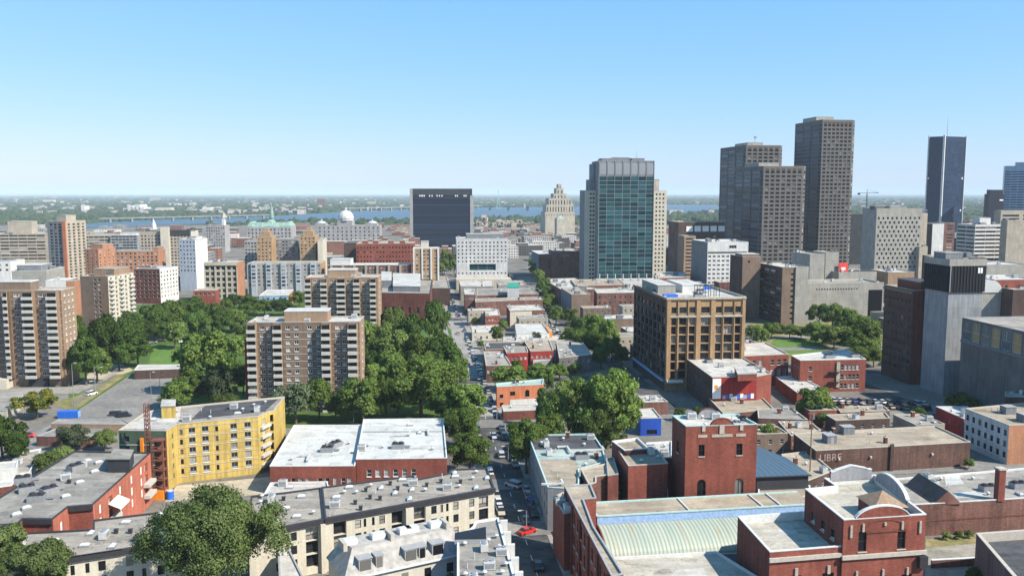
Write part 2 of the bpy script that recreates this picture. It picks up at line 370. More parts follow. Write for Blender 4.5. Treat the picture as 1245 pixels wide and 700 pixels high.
class Bld:
    def __init__(s, name, label, poly, h, wall='brick_red', roof='roof_grey', par=0.5, cop='coping_grey', copw=0.3, cat='building', group=None, z0=0.0, edgemat=None, ident=None):
        s.poly = [(p[0], p[1]) for p in poly]; s.h = h; s.wall = wall; s.z0 = z0
        c = Vector((sum(p[0] for p in s.poly)/len(s.poly), sum(p[1] for p in s.poly)/len(s.poly), 0)); s.c = c
        s.lp = [(p[0]-c.x, p[1]-c.y) for p in s.poly]
        s.root = root(name, label, cat, c, group=group)
        s.par, s.roofm, s.cop, s.copw = par, roof, cop, copw
        s.wins = []; s.edgemat = edgemat or {}; s.n = len(s.poly); s.roof = None
    def E(s, i):
        a, b = Vector(s.lp[i % s.n]), Vector(s.lp[(i+1) % s.n]); d = (b-a); l = d.length; d = d/l
        return a, d, l, math.atan2(d.y, d.x)
    def P(s, i, u, z, out=0.0):
        a, d, l, ang = s.E(i); p = a+d*u+Vector((d.y, -d.x))*out
        return (p.x, p.y, z)
    def win(s, i, us, w, zs, hh, style='plain', frame='frame_white', glass='glass', sill=None, dep=0.22, near=False, arch=False, frac=True):
        """us: fractions (or metres) of window centres along edge i; zs: sill heights"""
        l = s.E(i)[2]
        if isinstance(us, int): us = [(k+0.5)/us for k in range(us)]
        for u in us:
            ww = w
            if isinstance(u, tuple): u, ww = u
            uc = u*l if frac else u
            if uc-ww/2 < 0.05 or uc+ww/2 > l-0.05: continue
            for z in zs:
                if z+hh > s.h-0.15 or z < 0.02: continue
                s.wins.append((i, round(uc, 3), ww, z, hh, style, frame, glass, sill, dep, near, arch))
    def rows(s, top, dz, n=99):       # sill heights counted down from the roof edge
        out = []; z = s.h-top
        while z > 0.3 and len(out) < n: out.append(z); z -= dz
        return out
    def done(s, roofless=False):
        h, z0 = s.h, s.z0
        mats = [s.wall]; 
        for m in s.edgemat.values():
            if m not in mats: mats.append(m)
        mb = MB(); uoff = 0.0
        for i in range(s.n):
            a, d, l, ang = s.E(i); nrm = Vector((d.y, -d.x)); mi = mats.index(s.edgemat.get(i, s.wall))
            ws = [w for w in s.wins if w[0] == i]
            def pt(u, z, o=0.0):
                p = a+d*u-nrm*o; return (p.x, p.y, z)
            if not ws:
                mb.face([pt(0, z0), pt(l, z0), pt(l, h), pt(0, h)], mi, [(uoff, z0), (uoff+l, z0), (uoff+l, h), (uoff, h)])
            else:
                us = sorted({0.0, l, *[round(w[1]-w[2]/2, 3) for w in ws], *[round(w[1]+w[2]/2, 3) for w in ws]})
                zs = sorted({z0, h, *[round(w[3], 3) for w in ws], *[round(w[3]+w[4], 3) for w in ws]})
                us = [u for k, u in enumerate(us) if k == 0 or u-us[k-1] > 1e-4]; zs = [z for k, z in enumerate(zs) if k == 0 or z-zs[k-1] > 1e-4]
                U, Z = np.array(us), np.array(zs); um, zm = (U[1:]+U[:-1])/2, (Z[1:]+Z[:-1])/2
                hole = np.zeros((len(um), len(zm)), bool)
                for w in ws:
                    hole |= np.outer((um > w[1]-w[2]/2) & (um < w[1]+w[2]/2), (zm > w[3]) & (zm < w[3]+w[4]))
                for ci in range(len(um)):
                    k = 0
                    while k < len(zm):
                        if hole[ci, k]: k += 1; continue
                        k2 = k
                        while k2+1 < len(zm) and not hole[ci, k2+1]: k2 += 1
                        u0, u1, za, zb = us[ci], us[ci+1], zs[k], zs[k2+1]
                        mb.face([pt(u0, za), pt(u1, za), pt(u1, zb), pt(u0, zb)], mi, [(uoff+u0, za), (uoff+u1, za), (uoff+u1, zb), (uoff+u0, zb)])
                        k = k2+1
                for w in ws:
                    u0, u1, za, zb, dp = w[1]-w[2]/2, w[1]+w[2]/2, w[3], w[3]+w[4], w[9]
                    for (p, q) in (((u0, za), (u1, za)), ((u1, za), (u1, zb)), ((u1, zb), (u0, zb)), ((u0, zb), (u0, za))):
                        mb.face([pt(*p), pt(*p, dp), pt(*q, dp), pt(*q)], mi, [(0, 0), (dp, 0), (dp, 1), (0, 1)])
            uoff += l
        wall = mb.build('wall', mats, s.root)
        s.wallo = wall
        if not roofless:
            rz = h-s.par; ins = inset(s.lp, s.copw) if s.par > 0 else s.lp
            rb = MB(); rb.face([(p[0], p[1], rz) for p in ins])
            s.roof = rb.build('roof', s.roofm, s.root)
            if s.par > 0:
                cb = MB(); out = inset(s.lp, -0.06)
                for i in range(s.n):
                    j = (i+1) % s.n; o1, o2, i1, i2 = out[i], out[j], ins[i], ins[j]
                    zt, zb = h+0.12, h-0.08
                    cb.face([(*o1, zb), (*o2, zb), (*o2, zt), (*o1, zt)])
                    cb.face([(*o1, zt), (*o2, zt), (*i2, zt), (*i1, zt)])
                    cb.face([(*i1, zt), (*i2, zt), (*i2, rz), (*i1, rz)])
                cb.build('parapet', s.cop, s.root)
        s.windows(); return s
    def windows(s):
        if not s.wins: return
        def dist(w):
            p = s.P(w[0], w[1], w[3]); return (s.c.x+p[0])**2+(s.c.y+p[1])**2-(0 if w[2]*w[4] < 0.5 else w[2]*w[4]*400)
        ws = sorted(s.wins, key=dist); rest = {}
        for k, (i, u, w, z, hh, style, frame, glass, sill, dep, near, arch) in enumerate(ws):
            ang = s.E(i)[3]; p = s.P(i, u, z)
            if k < 100:
                key = (round(w, 2), round(hh, 2), style, frame, glass, sill, dep, near, arch, s.wall if arch else '')
                if key not in WMESH:
                    if arch: fr, pa, si, sp = arch_pieces(w, hh, dep)
                    else: fr, pa, si = win_pieces(w, hh, style, dep, frame, glass, sill); sp = None
                    if near:
                        WMESH[key] = ('n', fr.mesh('window', [frame]) if fr.f else None, pa.mesh('pane', [glass]), si.mesh('sill', [sill]) if (sill and si.f) else None, sp.mesh('arch', [s.wall]) if sp else None)
                    else:
                        fr.m = [0]*len(fr.f); n0 = len(fr.v)
                        for src, mi in ((pa, 1), (si, 2)):
                            n0 = len(fr.v); fr.v += src.v; fr.f += [tuple(q+n0 for q in f) for f in src.f]; fr.m += [mi]*len(src.f); fr.uv += src.uv
                        WMESH[key] = ('f', fr.mesh('window', [frame, glass, sill or frame]))
                me = WMESH[key]
                if me[0] == 'f': link('window', me[1], s.root, p, ang)
                else:
                    wo_ = link('window', me[1] or me[2], s.root, p, ang)
                    if me[1]: link('pane', me[2], wo_)
                    if me[3]: link('sill', me[3], wo_)
                    if me[4]: link('arch', me[4], wo_)
            else: rest.setdefault((frame, glass, sill), []).append((i, u, w, z, hh, style, dep))
        for (frame, glass, sill), lst in rest.items():
            mb = MB()
            for (i, u, w, z, hh, style, dep) in lst:
                fr, pa, si = win_pieces(w, hh, style, dep, frame, glass, sill); ang = s.E(i)[3]; p = s.P(i, u, z); ca, sa = math.cos(ang), math.sin(ang)
                for src, mi in ((fr, 0), (pa, 1), (si, 2)):
                    n0 = len(mb.v); mb.v += [(p[0]+x*ca-y*sa, p[1]+x*sa+y*ca, p[2]+zz) for x, y, zz in src.v]
                    mb.f += [tuple(q+n0 for q in f) for f in src.f]; mb.m += [mi]*len(src.f); mb.uv += src.uv
            o = mb.build('window', [frame, glass, sill or frame], s.root); o['kind'] = 'stuff'
    # a box laid against / on the building, local to an edge: u0..u1 along it, out0..out1 outward (negative = inside)
    def slab(s, name, i, u0, u1, z0, z1, o0, o1, mat, parent=None, mb=None, frac=False):
        a, d, l, ang = s.E(i)
        if frac: u0, u1 = u0*l, u1*l
        p = s.P(i, (u0+u1)/2, (z0+z1)/2, (o0+o1)/2)
        m = mb or MB(); m.box((0, 0, 0) if mb is None else p, (abs(u1-u0), abs(o1-o0), z1-z0), 0, 0 if mb is None else ang)
        if mb is None: return link(name, m.mesh(name, [mat]), parent or s.root, p, ang)
    def on_roof(s, name, mb_or_mesh, mats, p, rz=0.0, z=None):
        me = mb_or_mesh if not isinstance(mb_or_mesh, MB) else mb_or_mesh.mesh(name, mats)
        return link(name, me, s.roof or s.root, (p[0]-s.c.x, p[1]-s.c.y, (s.h-s.par) if z is None else z), rz)
    def clutter(s, n, kinds, seed=0, margin=1.2, poly=None):
        rr = random.Random(seed+17); pl = inset(poly and [(p[0], p[1]) for p in poly] or s.poly, margin)
        xs = [p[0] for p in pl]; ys = [p[1] for p in pl]; k = 0; tries = 0; placed = []
        while k < n and tries < 400:
            tries += 1; p = (rr.uniform(min(xs), max(xs)), rr.uniform(min(ys), max(ys)))
            if not pin(p, pl) or any((p[0]-q[0])**2+(p[1]-q[1])**2 < 6 for q in placed): continue
            kd = kinds[k % len(kinds)]; s.on_roof(ROOFKIT[kd][0], ROOFKIT[kd][1], None, p, ROT+rr.choice((0, R(90)))); placed.append(p); k += 1
        return s
ROOFKIT = {}
def _kit():
    m = MB(); m.cyl((0, 0, 0), 0.28, 0.7, 10, 0); m.cyl((0, 0, 0.7), 0.55, 0.25, 10, 1, 0.3); ROOFKIT['vent'] = ('roof_vent', m.mesh('roof_vent', ['metal_grey', 'metal_pale']))
    m = MB(); m.box((0, 0, 0.4), (0.7, 0.7, 0.8), 0); m.box((0, 0, 0.86), (0.9, 0.9, 0.12), 0); ROOFKIT['stack'] = ('roof_vent', m.mesh('roof_vent', ['coping_dark']))
    m = MB(); m.box((0, 0, 0.2), (2.0, 1.3, 0.4), 1); m.prism([(-0.9, -0.55), (0.9, -0.55), (0.9, 0.55), (-0.9, 0.55)], 0.4, 0.55, 0)
    m.face([(-0.9, -0.55, 0.55), (0.9, -0.55, 0.55), (0.5, 0, 0.85), (-0.5, 0, 0.85)], 0); m.face([(0.9, 0.55, 0.55), (-0.9, 0.55, 0.55), (-0.5, 0, 0.85), (0.5, 0, 0.85)], 0)
    m.face([(0.9, -0.55, 0.55), (0.9, 0.55, 0.55), (0.5, 0, 0.85)], 0); m.face([(-0.9, 0.55, 0.55), (-0.9, -0.55, 0.55), (-0.5, 0, 0.85)], 0)
    ROOFKIT['skylight'] = ('skylight', m.mesh('skylight', ['dome', 'metal_grey']))
    m = MB(); m.box((0, 0, 0.95), (2.2, 1.5, 1.5), 0); m.box((0, 0, 0.1), (1.9, 1.3, 0.2), 1); m.cyl((0.5, 0, 1.7), 0.5, 0.2, 12, 1); m.cyl((-0.5, 0, 1.7), 0.5, 0.2, 12, 1)
    m.box((0, -0.76, 0.9), (1.8, 0.04, 1.0), 1); ROOFKIT['hvac'] = ('air_handler', m.mesh('air_handler', ['metal_pale', 'metal_grey']))
    m = MB(); m.box((0, 0, 0.7), (3.6, 2.4, 1.4), 0); m.box((0, 0, 1.5), (3.2, 2.0, 0.2), 1); m.cyl((0.9, 0, 1.6), 0.6, 0.35, 12, 1); m.cyl((-0.9, 0, 1.6), 0.6, 0.35, 12, 1)
    m.box((2.6, 0.3, 0.5), (1.6, 0.7, 0.5), 0); ROOFKIT['plant'] = ('air_handler', m.mesh('air_handler', ['metal_grey', 'coping_dark']))
    m = MB(); m.tube([(0, 0, 0), (0, 0, 1.1)], 0.11, 6); ROOFKIT['pipe'] = ('vent_pipe', m.mesh('vent_pipe', ['metal_pale']))
    m = MB(); m.box((0, 0, 0.9), (1.1, 0.8, 1.8), 0); m.box((0, 0, 1.86), (1.3, 1.0, 0.14), 1); m.cyl((0.2, 0, 1.9), 0.15, 0.4, 8, 0); ROOFKIT['chimney'] = ('chimney', m.mesh('chimney', ['brick_deep', 'coping_stone']))
    m = MB(); m.box((0, 0, 1.2), (3.0, 3.6, 2.4), 0); m.box((0, 0, 2.45), (3.3, 3.9, 0.12), 1); m.box((0, -1.81, 1.05), (0.9, 0.06, 2.0), 1); ROOFKIT['hut'] = None
    d = MB(); d.box((0, 0, 0.75), (5.5, 0.5, 0.4), 0); d.box((2.6, 1.4, 0.75), (0.5, 2.8, 0.4), 0); d.box((-1.5, 0, 0.28), (0.2, 0.4, 0.56), 1); d.box((1.2, 0, 0.28), (0.2, 0.4, 0.56), 1); d.box((2.6, 2.4, 0.28), (0.3, 0.3, 0.56), 1); ROOFKIT['duct'] = ('duct', d.mesh('duct', ['metal_pale', 'metal_grey']))
    ROOFKIT['hut'] = ('roof_hut', m.mesh('roof_hut', ['clad_grey', 'coping_grey']))
_kit()
def simple(name, label, poly, h, wall, roof, par=0.5, cop='coping_grey', clutter=None, group=None, wins=(), edgemat=None, cat='building', **kw):
    b = Bld(name, label, poly, h, wall, roof, par, cop, cat=cat, group=group, edgemat=edgemat, **kw)
    for w in wins: b.win(*w[0], **w[1])
    b.done()
    if clutter: b.clutter(*clutter)
    return b
def penthouse(b, poly, hgt, wall, roof, cop='coping_grey', name='penthouse', over=0.0):
    """raised block on the roof, given by its footprint in the world"""
    pl = [(p[0]-b.c.x, p[1]-b.c.y) for p in poly]; z = b.h-b.par; m = MB()
    m.prism(pl, z, z+hgt, 0, 0, top=True)
    o = m.build(name, [wall], b.root)
    t = MB(); pq = inset(pl, -0.15-over); t.prism(pq, z+hgt-0.15, z+hgt+0.25, 0, 1)
    t.build('roof', [cop, roof], o); return o
def rect(cx, cy, wx, wy, r=ROT):
    v, u = axes(r); c = Vector((cx, cy, 0))
    return [c-v*(wx/2)-u*(wy/2), c+v*(wx/2)-u*(wy/2), c+v*(wx/2)+u*(wy/2), c-v*(wx/2)+u*(wy/2)]
def sub(poly, f0, f1, g0, g1):      # part of a four-cornered footprint in fractions along front and depth
    a, b, c, d = [Vector((p[0], p[1], 0)) for p in poly]
    def q(f, g): return (a+(b-a)*f)*(1-g)+(d+(c-d)*f)*g
    return [q(f0, g0), q(f1, g0), q(f1, g1), q(f0, g1)]
def zat(p, py):      # height of the point above p=(x,y) that is seen in row py
    k = (PH/2-py)/F; dy = p[1]
    # (z-CH) cT + dy sT over dy cT - (z-CH) sT = k
    return CH+dy*(k*cT-sT)/(cT+k*sT)
# ---------------------------------------------------------------- ground materials
def groundmat(name, cols, scale=0.02, rough=0.95, fine=0.6, thr=(0.4, 0.6)):
    m, nt, b = newmat(name); tc = N(nt, 'ShaderNodeTexCoord'); ob = tc.outputs['Object']
    f = rangen(nt, noise(nt, ob, scale, 6, 0.6), thr[0], thr[1], 0, 1)
    k = rangen(nt, noise(nt, ob, fine, 4, 0.65), 0.3, 0.7, 0.75, 1.2)
    L(nt, mixc(nt, 1.0, mixc(nt, f, cols[0], cols[1]), k, 'MULTIPLY'), b.inputs['Base Color'])
    b.inputs['Roughness'].default_value = rough; b.inputs['Specular IOR Level'].default_value = 0.15
    return m
groundmat('ground', ((0.13, 0.12, 0.105), (0.20, 0.185, 0.16)), 0.03)
groundmat('farland', ((0.035, 0.055, 0.035), (0.065, 0.080, 0.050)), 0.0016, fine=0.01)
groundmat('grass', ((0.055, 0.10, 0.022), (0.085, 0.135, 0.032)), 0.05, thr=(0.35, 0.65))
groundmat('field', ((0.085, 0.155, 0.028), (0.11, 0.185, 0.04)), 0.1)
groundmat('drygrass', ((0.12, 0.14, 0.04), (0.28, 0.22, 0.11)), 0.09)
groundmat('sand', ((0.46, 0.40, 0.30), (0.36, 0.31, 0.23)), 0.1)
groundmat('asphalt', ((0.060, 0.059, 0.060), (0.10, 0.097, 0.092)), 0.12, thr=(0.42, 0.58))
groundmat('asphalt_old', ((0.17, 0.162, 0.15), (0.235, 0.222, 0.20)), 0.06)
groundmat('pavement', ((0.24, 0.225, 0.20), (0.30, 0.28, 0.25)), 0.1)
groundmat('gravel_yard', ((0.30, 0.27, 0.22), (0.22, 0.20, 0.16)), 0.12)
plain('road_paint', (0.70, 0.70, 0.66), 0.8)
m, nt, b = newmat('water'); b.inputs['Base Color'].default_value = (0.055, 0.10, 0.14, 1); b.inputs['Roughness'].default_value = 0.45; b.inputs['Specular IOR Level'].default_value = 0.35
tc = N(nt, 'ShaderNodeTexCoord'); bp = N(nt, 'ShaderNodeBump'); bp.inputs['Strength'].default_value = 0.6; bp.inputs['Distance'].default_value = 2.0
L(nt, noise(nt, tc.outputs['Object'], 0.06, 4), bp.inputs['Height']); L(nt, bp.outputs[0], b.inputs['Normal'])

def sheet(name, pts, z, mat, kind='structure'):
    mb = MB(); mb.face([(p[0], p[1], z) for p in pts]); o = mb.build(name, mat); o['kind'] = kind; return o
G = 90000.0
mb = MB(); mb.face([(-G, -2000, 0), (G, -2000, 0), (G, G, 0), (-G, G, 0)]); g = mb.build('ground', 'ground'); g['kind'] = 'structure'
sheet('far_land', [(-G, 2250), (G, 2250), (G, G-10), (-G, G-10)], 0.4, 'farland')
WATER = [(60, 279), (180, 275), (250, 272.2), (300, 271), (350, 269.5), (415, 268.3), (500, 268), (560, 267), (665, 265.5), (760, 263.5), (840, 259.5), (890, 256), (870, 249.5), (820, 249), (740, 249.5), (665, 252), (560, 253.2), (500, 254.6), (440, 256.5), (415, 257.8), (350, 262), (300, 264.2), (250, 266), (190, 267.5), (130, 270.5), (100, 272.5)]
sheet('river', [gp(x, y, 0) for x, y in WATER], 0.9, 'water')
# ---------------------------------------------------------------- streets (s across, t along the street grid)
def strip(name, s0, s1, t0, t1, z, mat): return sheet(name, [GS(s0, t0), GS(s1, t0), GS(s1, t1), GS(s0, t1)], z, mat)
S0, S1 = 20.5, 31.5
strip('road', S0, S1, 90, 1500, 0.012, 'asphalt')
for s0, s1 in ((S0-3.0, S0), (S1, S1+3.0)):
    mb = MB(); p = [GS(s0, 90), GS(s1, 90), GS(s1, 1500), GS(s0, 1500)]; mb.prism(p, 0.0, 0.13); o = mb.build('sidewalk', 'pavement'); o['kind'] = 'structure'
strip('road', 92, 101, 150, 1300, 0.012, 'asphalt')
strip('road', 184, 196, 200, 1200, 0.012, 'asphalt')
strip('road', -250, -3, 236, 244, 0.012, 'asphalt')
for t, w in ((203, 9), (236, 9), (301, 11), (372, 9), (432, 9), (560, 11), (700, 11), (860, 12)):
    strip('road', -40 if t < 500 else -300, 330, t-w/2, t+w/2, 0.140, 'asphalt_old' if t in (203, 236, 301, 432) else 'asphalt')
# worn pale concrete of the sunlit carriageway
strip('road', S0+0.4, S1-0.4, 312, 760, 0.016, 'pavement')
mb = MB()
for t in list(range(150, 199, 9))+list(range(210, 231, 9))+list(range(244, 294, 9))+list(range(310, 430, 9)):
    c = GS(26, t, 0.021); mb.box((c.x, c.y, 0.021), (0.14, 3.2, 0.002), 0, ROT, bot=False)
for t0 in ():
    for k in range(9):
        c = GS(S0+0.9+k*1.2, t0, 0.021); mb.box((c.x, c.y, 0.021), (0.5, 2.4, 0.002), 0, ROT, bot=False)
o = mb.build('road_marking', 'road_paint'); o['kind'] = 'structure'
# ---------------------------------------------------------------- park and open ground
def psheet(name, px, z, mat, kind='structure'): return sheet(name, [gp(x, y, 0) for x, y in px], z, mat, kind)
psheet('park_lawn', [(80, 505), (60, 520), (330, 520), (575, 520), (548, 400), (530, 385), (470, 360), (300, 362), (150, 372), (95, 400)], 0.03, 'grass')
psheet('playing_field', [(180, 445), (240, 445), (236, 419), (186, 419)], 0.06, 'field')
psheet('asphalt_court', [(93, 500), (195, 500), (214, 459), (228, 455), (160, 455)], 0.07, 'asphalt_old')
psheet('dirt_path', [(100, 465), (115, 444), (150, 443), (163, 450), (130, 462)], 0.075, 'sand')
psheet('forecourt', [(0, 480), (95, 478), (130, 463), (100, 462), (88, 470), (0, 473)], 0.065, 'pavement')
psheet('dry_verge', [(60, 490), (90, 500), (155, 455), (140, 455), (98, 480)], 0.08, 'drygrass')
psheet('service_yard', [(0, 610), (70, 545), (150, 520), (200, 498), (95, 500), (50, 522), (0, 540)], 0.04, 'asphalt_old')
psheet('park_lawn', [(905, 440), (1080, 440), (1075, 385), (985, 380), (912, 392)], 0.03, 'drygrass')
psheet('park_lawn', [(925, 428), (1000, 432), (1000, 414), (945, 410)], 0.06, 'field')
psheet('park_path', [(905, 412), (1000, 406), (1000, 409), (905, 415.5)], 0.09, 'pavement')
psheet('parking_lot', [(985, 480), (1130, 490), (1135, 500), (1000, 498), (970, 490)], 0.145, 'asphalt')
psheet('construction_yard', [(200, 610), (330, 600), (345, 578), (215, 590)], 0.05, 'sand')
psheet('gravel_yard', [(1125, 700), (1125, 655), (1260, 652), (1260, 700)], 0.05, 'gravel_yard')
psheet('grass_verge', [(1125, 666), (1125, 655), (1190, 652), (1190, 660)], 0.08, 'drygrass')
# lane markings of the court
# ---------------------------------------------------------------- far bank: woods that read as one mass
def woods(name, n, spots, seed, mat, hmin=9, hmax=15):
    rr = np.random.default_rng(seed); V, Fc = [], []; k = 0
    base = [(math.cos(a), math.sin(a)) for a in np.linspace(0, 2*math.pi, 7)[:-1]]
    for (x, y, w, h) in spots:
        j = rr.uniform(0.75, 1.25, 13); i0 = len(V)
        V += [(x+c*w*j[q]*0.5, y+s*w*j[q]*0.5, 0) for q, (c, s) in enumerate(base)]
        V += [(x+c*w*j[q+6]*0.42, y+s*w*j[q+6]*0.42, h*0.62*j[q]) for q, (c, s) in enumerate(base)]
        V += [(x, y, h*j[12])]
        for q in range(6):
            r = (q+1) % 6; Fc += [(i0+q, i0+r, i0+6+r, i0+6+q), (i0+6+q, i0+6+r, i0+12)]
    me = bpy.data.meshes.new(name); me.from_pydata(V, [], Fc); me.materials.append(MATS[mat]); me.polygons.foreach_set('use_smooth', [True]*len(Fc))
    o = link(name, me); o['kind'] = 'stuff'; return o
groundmat('farwood', ((0.030, 0.052, 0.026), (0.052, 0.075, 0.038)), 0.01, fine=0.06)
sp = []
while len(sp) < 9000:
    px, py = rng.uniform(-60, 1300), 237.2+rng.power(0.8)*36
    if pin((px, py), WATER) or pin((px, py-0.8), WATER): continue
    p = gp(px, py); D = p.y
    if D > 45000: continue
    w = min(D*rng.uniform(0.004, 0.012), 260); sp.append((p.x, p.y, w, rng.uniform(9, 16)*(1 if D < 9000 else 1.3)))
for k in range(500):     # trees along the near shore
    px = rng.uniform(275, 960); py = np.interp(px, [275, 350, 415, 500, 665, 900], [272, 270.5, 269.5, 269.2, 266.8, 264])+rng.uniform(0.8, 3.2)
    p = gp(px, py); sp.append((p.x, p.y, rng.uniform(14, 30), rng.uniform(4, 8)))
woods('far_woods', 0, sp, 5, 'farwood')
# scattered far houses, beyond counting
wallmat('far_house', (0.33, 0.30, 0.28), 0.35, 0.1)
V = MB()
for k in range(420):
    px, py = rng.uniform(-40, 1290), 240+rng.power(0.9)*22
    if pin((px, py), WATER): continue
    p = gp(px, py); w = rng.uniform(15, 60); V.box((p.x, p.y, 8), (w, w*0.5, rng.uniform(12, 22)), 0, rng.uniform(0, 3), bot=False)
o = V.build('far_houses', 'far_house'); o['kind'] = 'stuff'
# low blue hills on the horizon
mb = MB()
for (px, wpx, hm, D) in ((30, 130, 70, 52000), (110, 90, 40, 56000), (560, 60, 45, 60000), (1080, 160, 110, 58000)):
    c = atD(px, 236, D); w = wpx/F*D
    pts = [(c.x+(q/12-0.5)*w, hm*max(0, math.sin(math.pi*q/12))**1.3*(1+0.2*math.sin(q*2.3))) for q in range(13)]
    for (x0, h0), (x1, h1) in zip(pts, pts[1:]):
        mb.face([(x0, D-1500, 0), (x1, D-1500, 0), (x1, D, h1+.1), (x0, D, h0+.1)]); mb.face([(x1, D+1500, 0), (x0, D+1500, 0), (x0, D, h0+.1), (x1, D, h1+.1)])
o = mb.build('hills', 'farland', smooth=True); o['kind'] = 'structure'
# ---------------------------------------------------------------- bridges over the river
def bridge(label, a, b, deck, n, width=14, pier=5, mat='concrete_grey', truss=0):
    r_ = root('bridge', label, 'bridge', (a.x, a.y, 0)); d = (b-a); d.z = 0; l = d.length; ang = math.atan2(d.y, d.x)
    m = MB(); m.box((l/2, 0, deck), (l, width, 1.6)); link('deck', m.mesh('deck', [mat]), r_, (0, 0, 0), ang)
    m = MB(); m.box((l/2, -width/2+0.5, deck+2.3), (l, 0.5, 0.7)); m.box((l/2, width/2-0.5, deck+2.3), (l, 0.5, 0.7)); link('railing', m.mesh('railing', [mat]), r_, (0, 0, 0), ang)
    if truss:
        m = MB(); k = 12; x0, x1 = l*0.35, l*0.65
        for s in (-width/2, width/2):
            for q in range(k):
                u0, u1 = x0+(x1-x0)*q/k, x0+(x1-x0)*(q+1)/k; h0 = truss*math.sin(math.pi*q/k); h1 = truss*math.sin(math.pi*(q+1)/k)
                m.tube([(u0, s, deck+h0), (u1, s, deck+h1)], 1.2, 4); m.tube([(u1, s, deck), (u1, s, deck+h1)], 0.8, 4)
        link('truss', m.mesh('truss', [mat]), r_, (0, 0, 0), ang)
    m = MB(); m.box((0, 0, (deck-1.5)/2), (pier, width*0.8, deck-1.5)); me = m.mesh('pier', [mat])
    for k in range(n):
        u = l*(k+0.5)/n; link('pier', me, r_, (math.cos(ang)*u, math.sin(ang)*u, 0), ang)
    return r_
bridge('long low pale blue bridge over the river behind the tan hotel slab', gp(120, 271), gp(330, 265.5), 11, 9, mat='concrete_grey', width=10)
bridge('grey river bridge on many close piers beyond the domed market hall', gp(418, 258), gp(585, 254), 16, 15, mat='stone_grey')
bridge('dark bridge on a few wide piers between the black slab and the stepped stone tower', gp(585, 255.5), gp(730, 258), 22, 6, mat='concrete_grey', pier=9, truss=0)
t = root('pylon', 'thin pale green lattice pylon rising beyond the river near the dark bridge', 'pylon', gp(606, 254))
m = MB(); H_ = 95
for s in (-1, 1):
    for q in (-1, 1): m.tube([(s*9, q*9, 0), (s*1.2, q*1.2, H_)], 1.0, 4)
for k in range(8):
    z = H_*k/8; w = 9-7.8*k/8; m.tube([(-w, -w, z), (w, -w, z+8)], 0.6, 4); m.tube([(w, -w, z), (-w, -w, z+8)], 0.6, 4)
m.build('lattice', 'coping_teal', t)
m = MB(); m.box((0, 0, H_+2), (6, 6, 4)); m.build('cap', 'coping_teal', t)
# ================================================================ far and middle buildings
# ---- long tan slab on the far side, with banded floors
def bands(b, i, n, top, dz, h, margin=0.03, glass='glass', frame='frame_dark', dep=0.35, style='bare', seg=6, w=None):
    l = b.E(i)[2]; ww = (l*(1-2*margin))/seg-0.5
    b.win(i, [margin+(1-2*margin)*(k+0.5)/seg for k in range(seg)], ww, b.rows(top, dz, n), h, style, frame, glass, dep=dep)
p, h = box3(-60, 58, 60, 284, 950, mode='R', dep=30)
b = Bld('office_slab', 'long low tan office slab with pale floor bands behind the slim striped apartment tower', p, h, 'concrete_warm', 'roof_pale', 0.8, 'coping_stone')
bands(b, 0, 8, 3.0, 3.6, 1.7, seg=10); b.done()
penthouse(b, sub(p, 0.55, 0.80, 0.3, 0.8), 14, 'concrete_warm', 'roof_pale'); b.clutter(6, ['plant', 'hut'], 1)
# ---- tall apartment tower with balconies
p, h = box3(57, 80, 104, 269, 800, mode='R', r=R(-12))
b = Bld('apartment_tower', 'tall slim apartment tower with pale balcony stripes, tallest on the river side of the park', p, h, 'concrete_warm', 'roof_pale', 0.8, 'coping_stone', edgemat={0: 'clad_grey'})
b.win(0, [0.2, 0.42, 0.64], 3.2, b.rows(4, 2.85), 1.7, 'bare', dep=0.8); b.win(1, [0.14, 0.38, 0.62, 0.86], 3.0, b.rows(4, 2.85), 1.7, 'bare', dep=1.0, glass='glass_dk'); b.done()
b.slab('pier', 0, 0.82, 1.0, 0, h, 0.05, 1.2, 'render_orange', frac=True)
penthouse(b, sub(p, 0.3, 0.8, 0.2, 0.7), 6, 'concrete_warm', 'roof_pale')
p, h = box3(100, 134, 138, 286, 1000, mode='R', dep=30)
b = Bld('office_block', 'pale banded block peeping out behind the slim striped apartment tower', p, h, 'concrete_warm', 'roof_pale', 0.8); bands(b, 0, 8, 3.0, 3.6, 1.7, seg=5); b.done()
p, h = box3(103, 119, 140, 303, 750, mode='R', r=R(-12))
b = Bld('brick_apartments', 'orange brick apartment house with a stepped top beside the slim striped tower', p, h, 'brick_orange', 'roof_tan', 0.8)
b.win(0, 3, 1.6, b.rows(3, 3.0), 1.6); b.win(1, 4, 1.5, b.rows(3, 3.0), 1.5, glass='glass_bl'); b.done(); penthouse(b, sub(p, 0.1, 0.95, 0.3, 0.95), 4.5, 'brick_orange', 'roof_tan')
p, h = box3(140, 192, 203, 305, 720, mode='R', dep=22)
b = Bld('brick_apartments', 'long low orange brick apartment block in front of the tan hotel', p, h, 'brick_orange', 'roof_tan', 0.8)
b.win(0, 10, 1.8, b.rows(3, 3.0, 5), 1.7, glass='glass_bl'); b.win(1, 3, 1.5, b.rows(3, 3.0, 5), 1.5); b.done(); penthouse(b, sub(p, 0.85, 0.98, 0.1, 0.9), 3.5, 'brick_orange', 'roof_tan')
p, h = box3(134, 167, 171, 286, 1000, mode='R', dep=28)
b = Bld('office_block', 'grey glass-banded office block between the orange flats and the tan hotel', p, h, 'concrete_grey', 'roof_pale', 0.8); bands(b, 0, 9, 2.5, 3.3, 1.8, seg=7); b.done(); penthouse(b, sub(p, 0.3, 0.9, 0.2, 0.8), 3, 'render_white', 'roof_white')
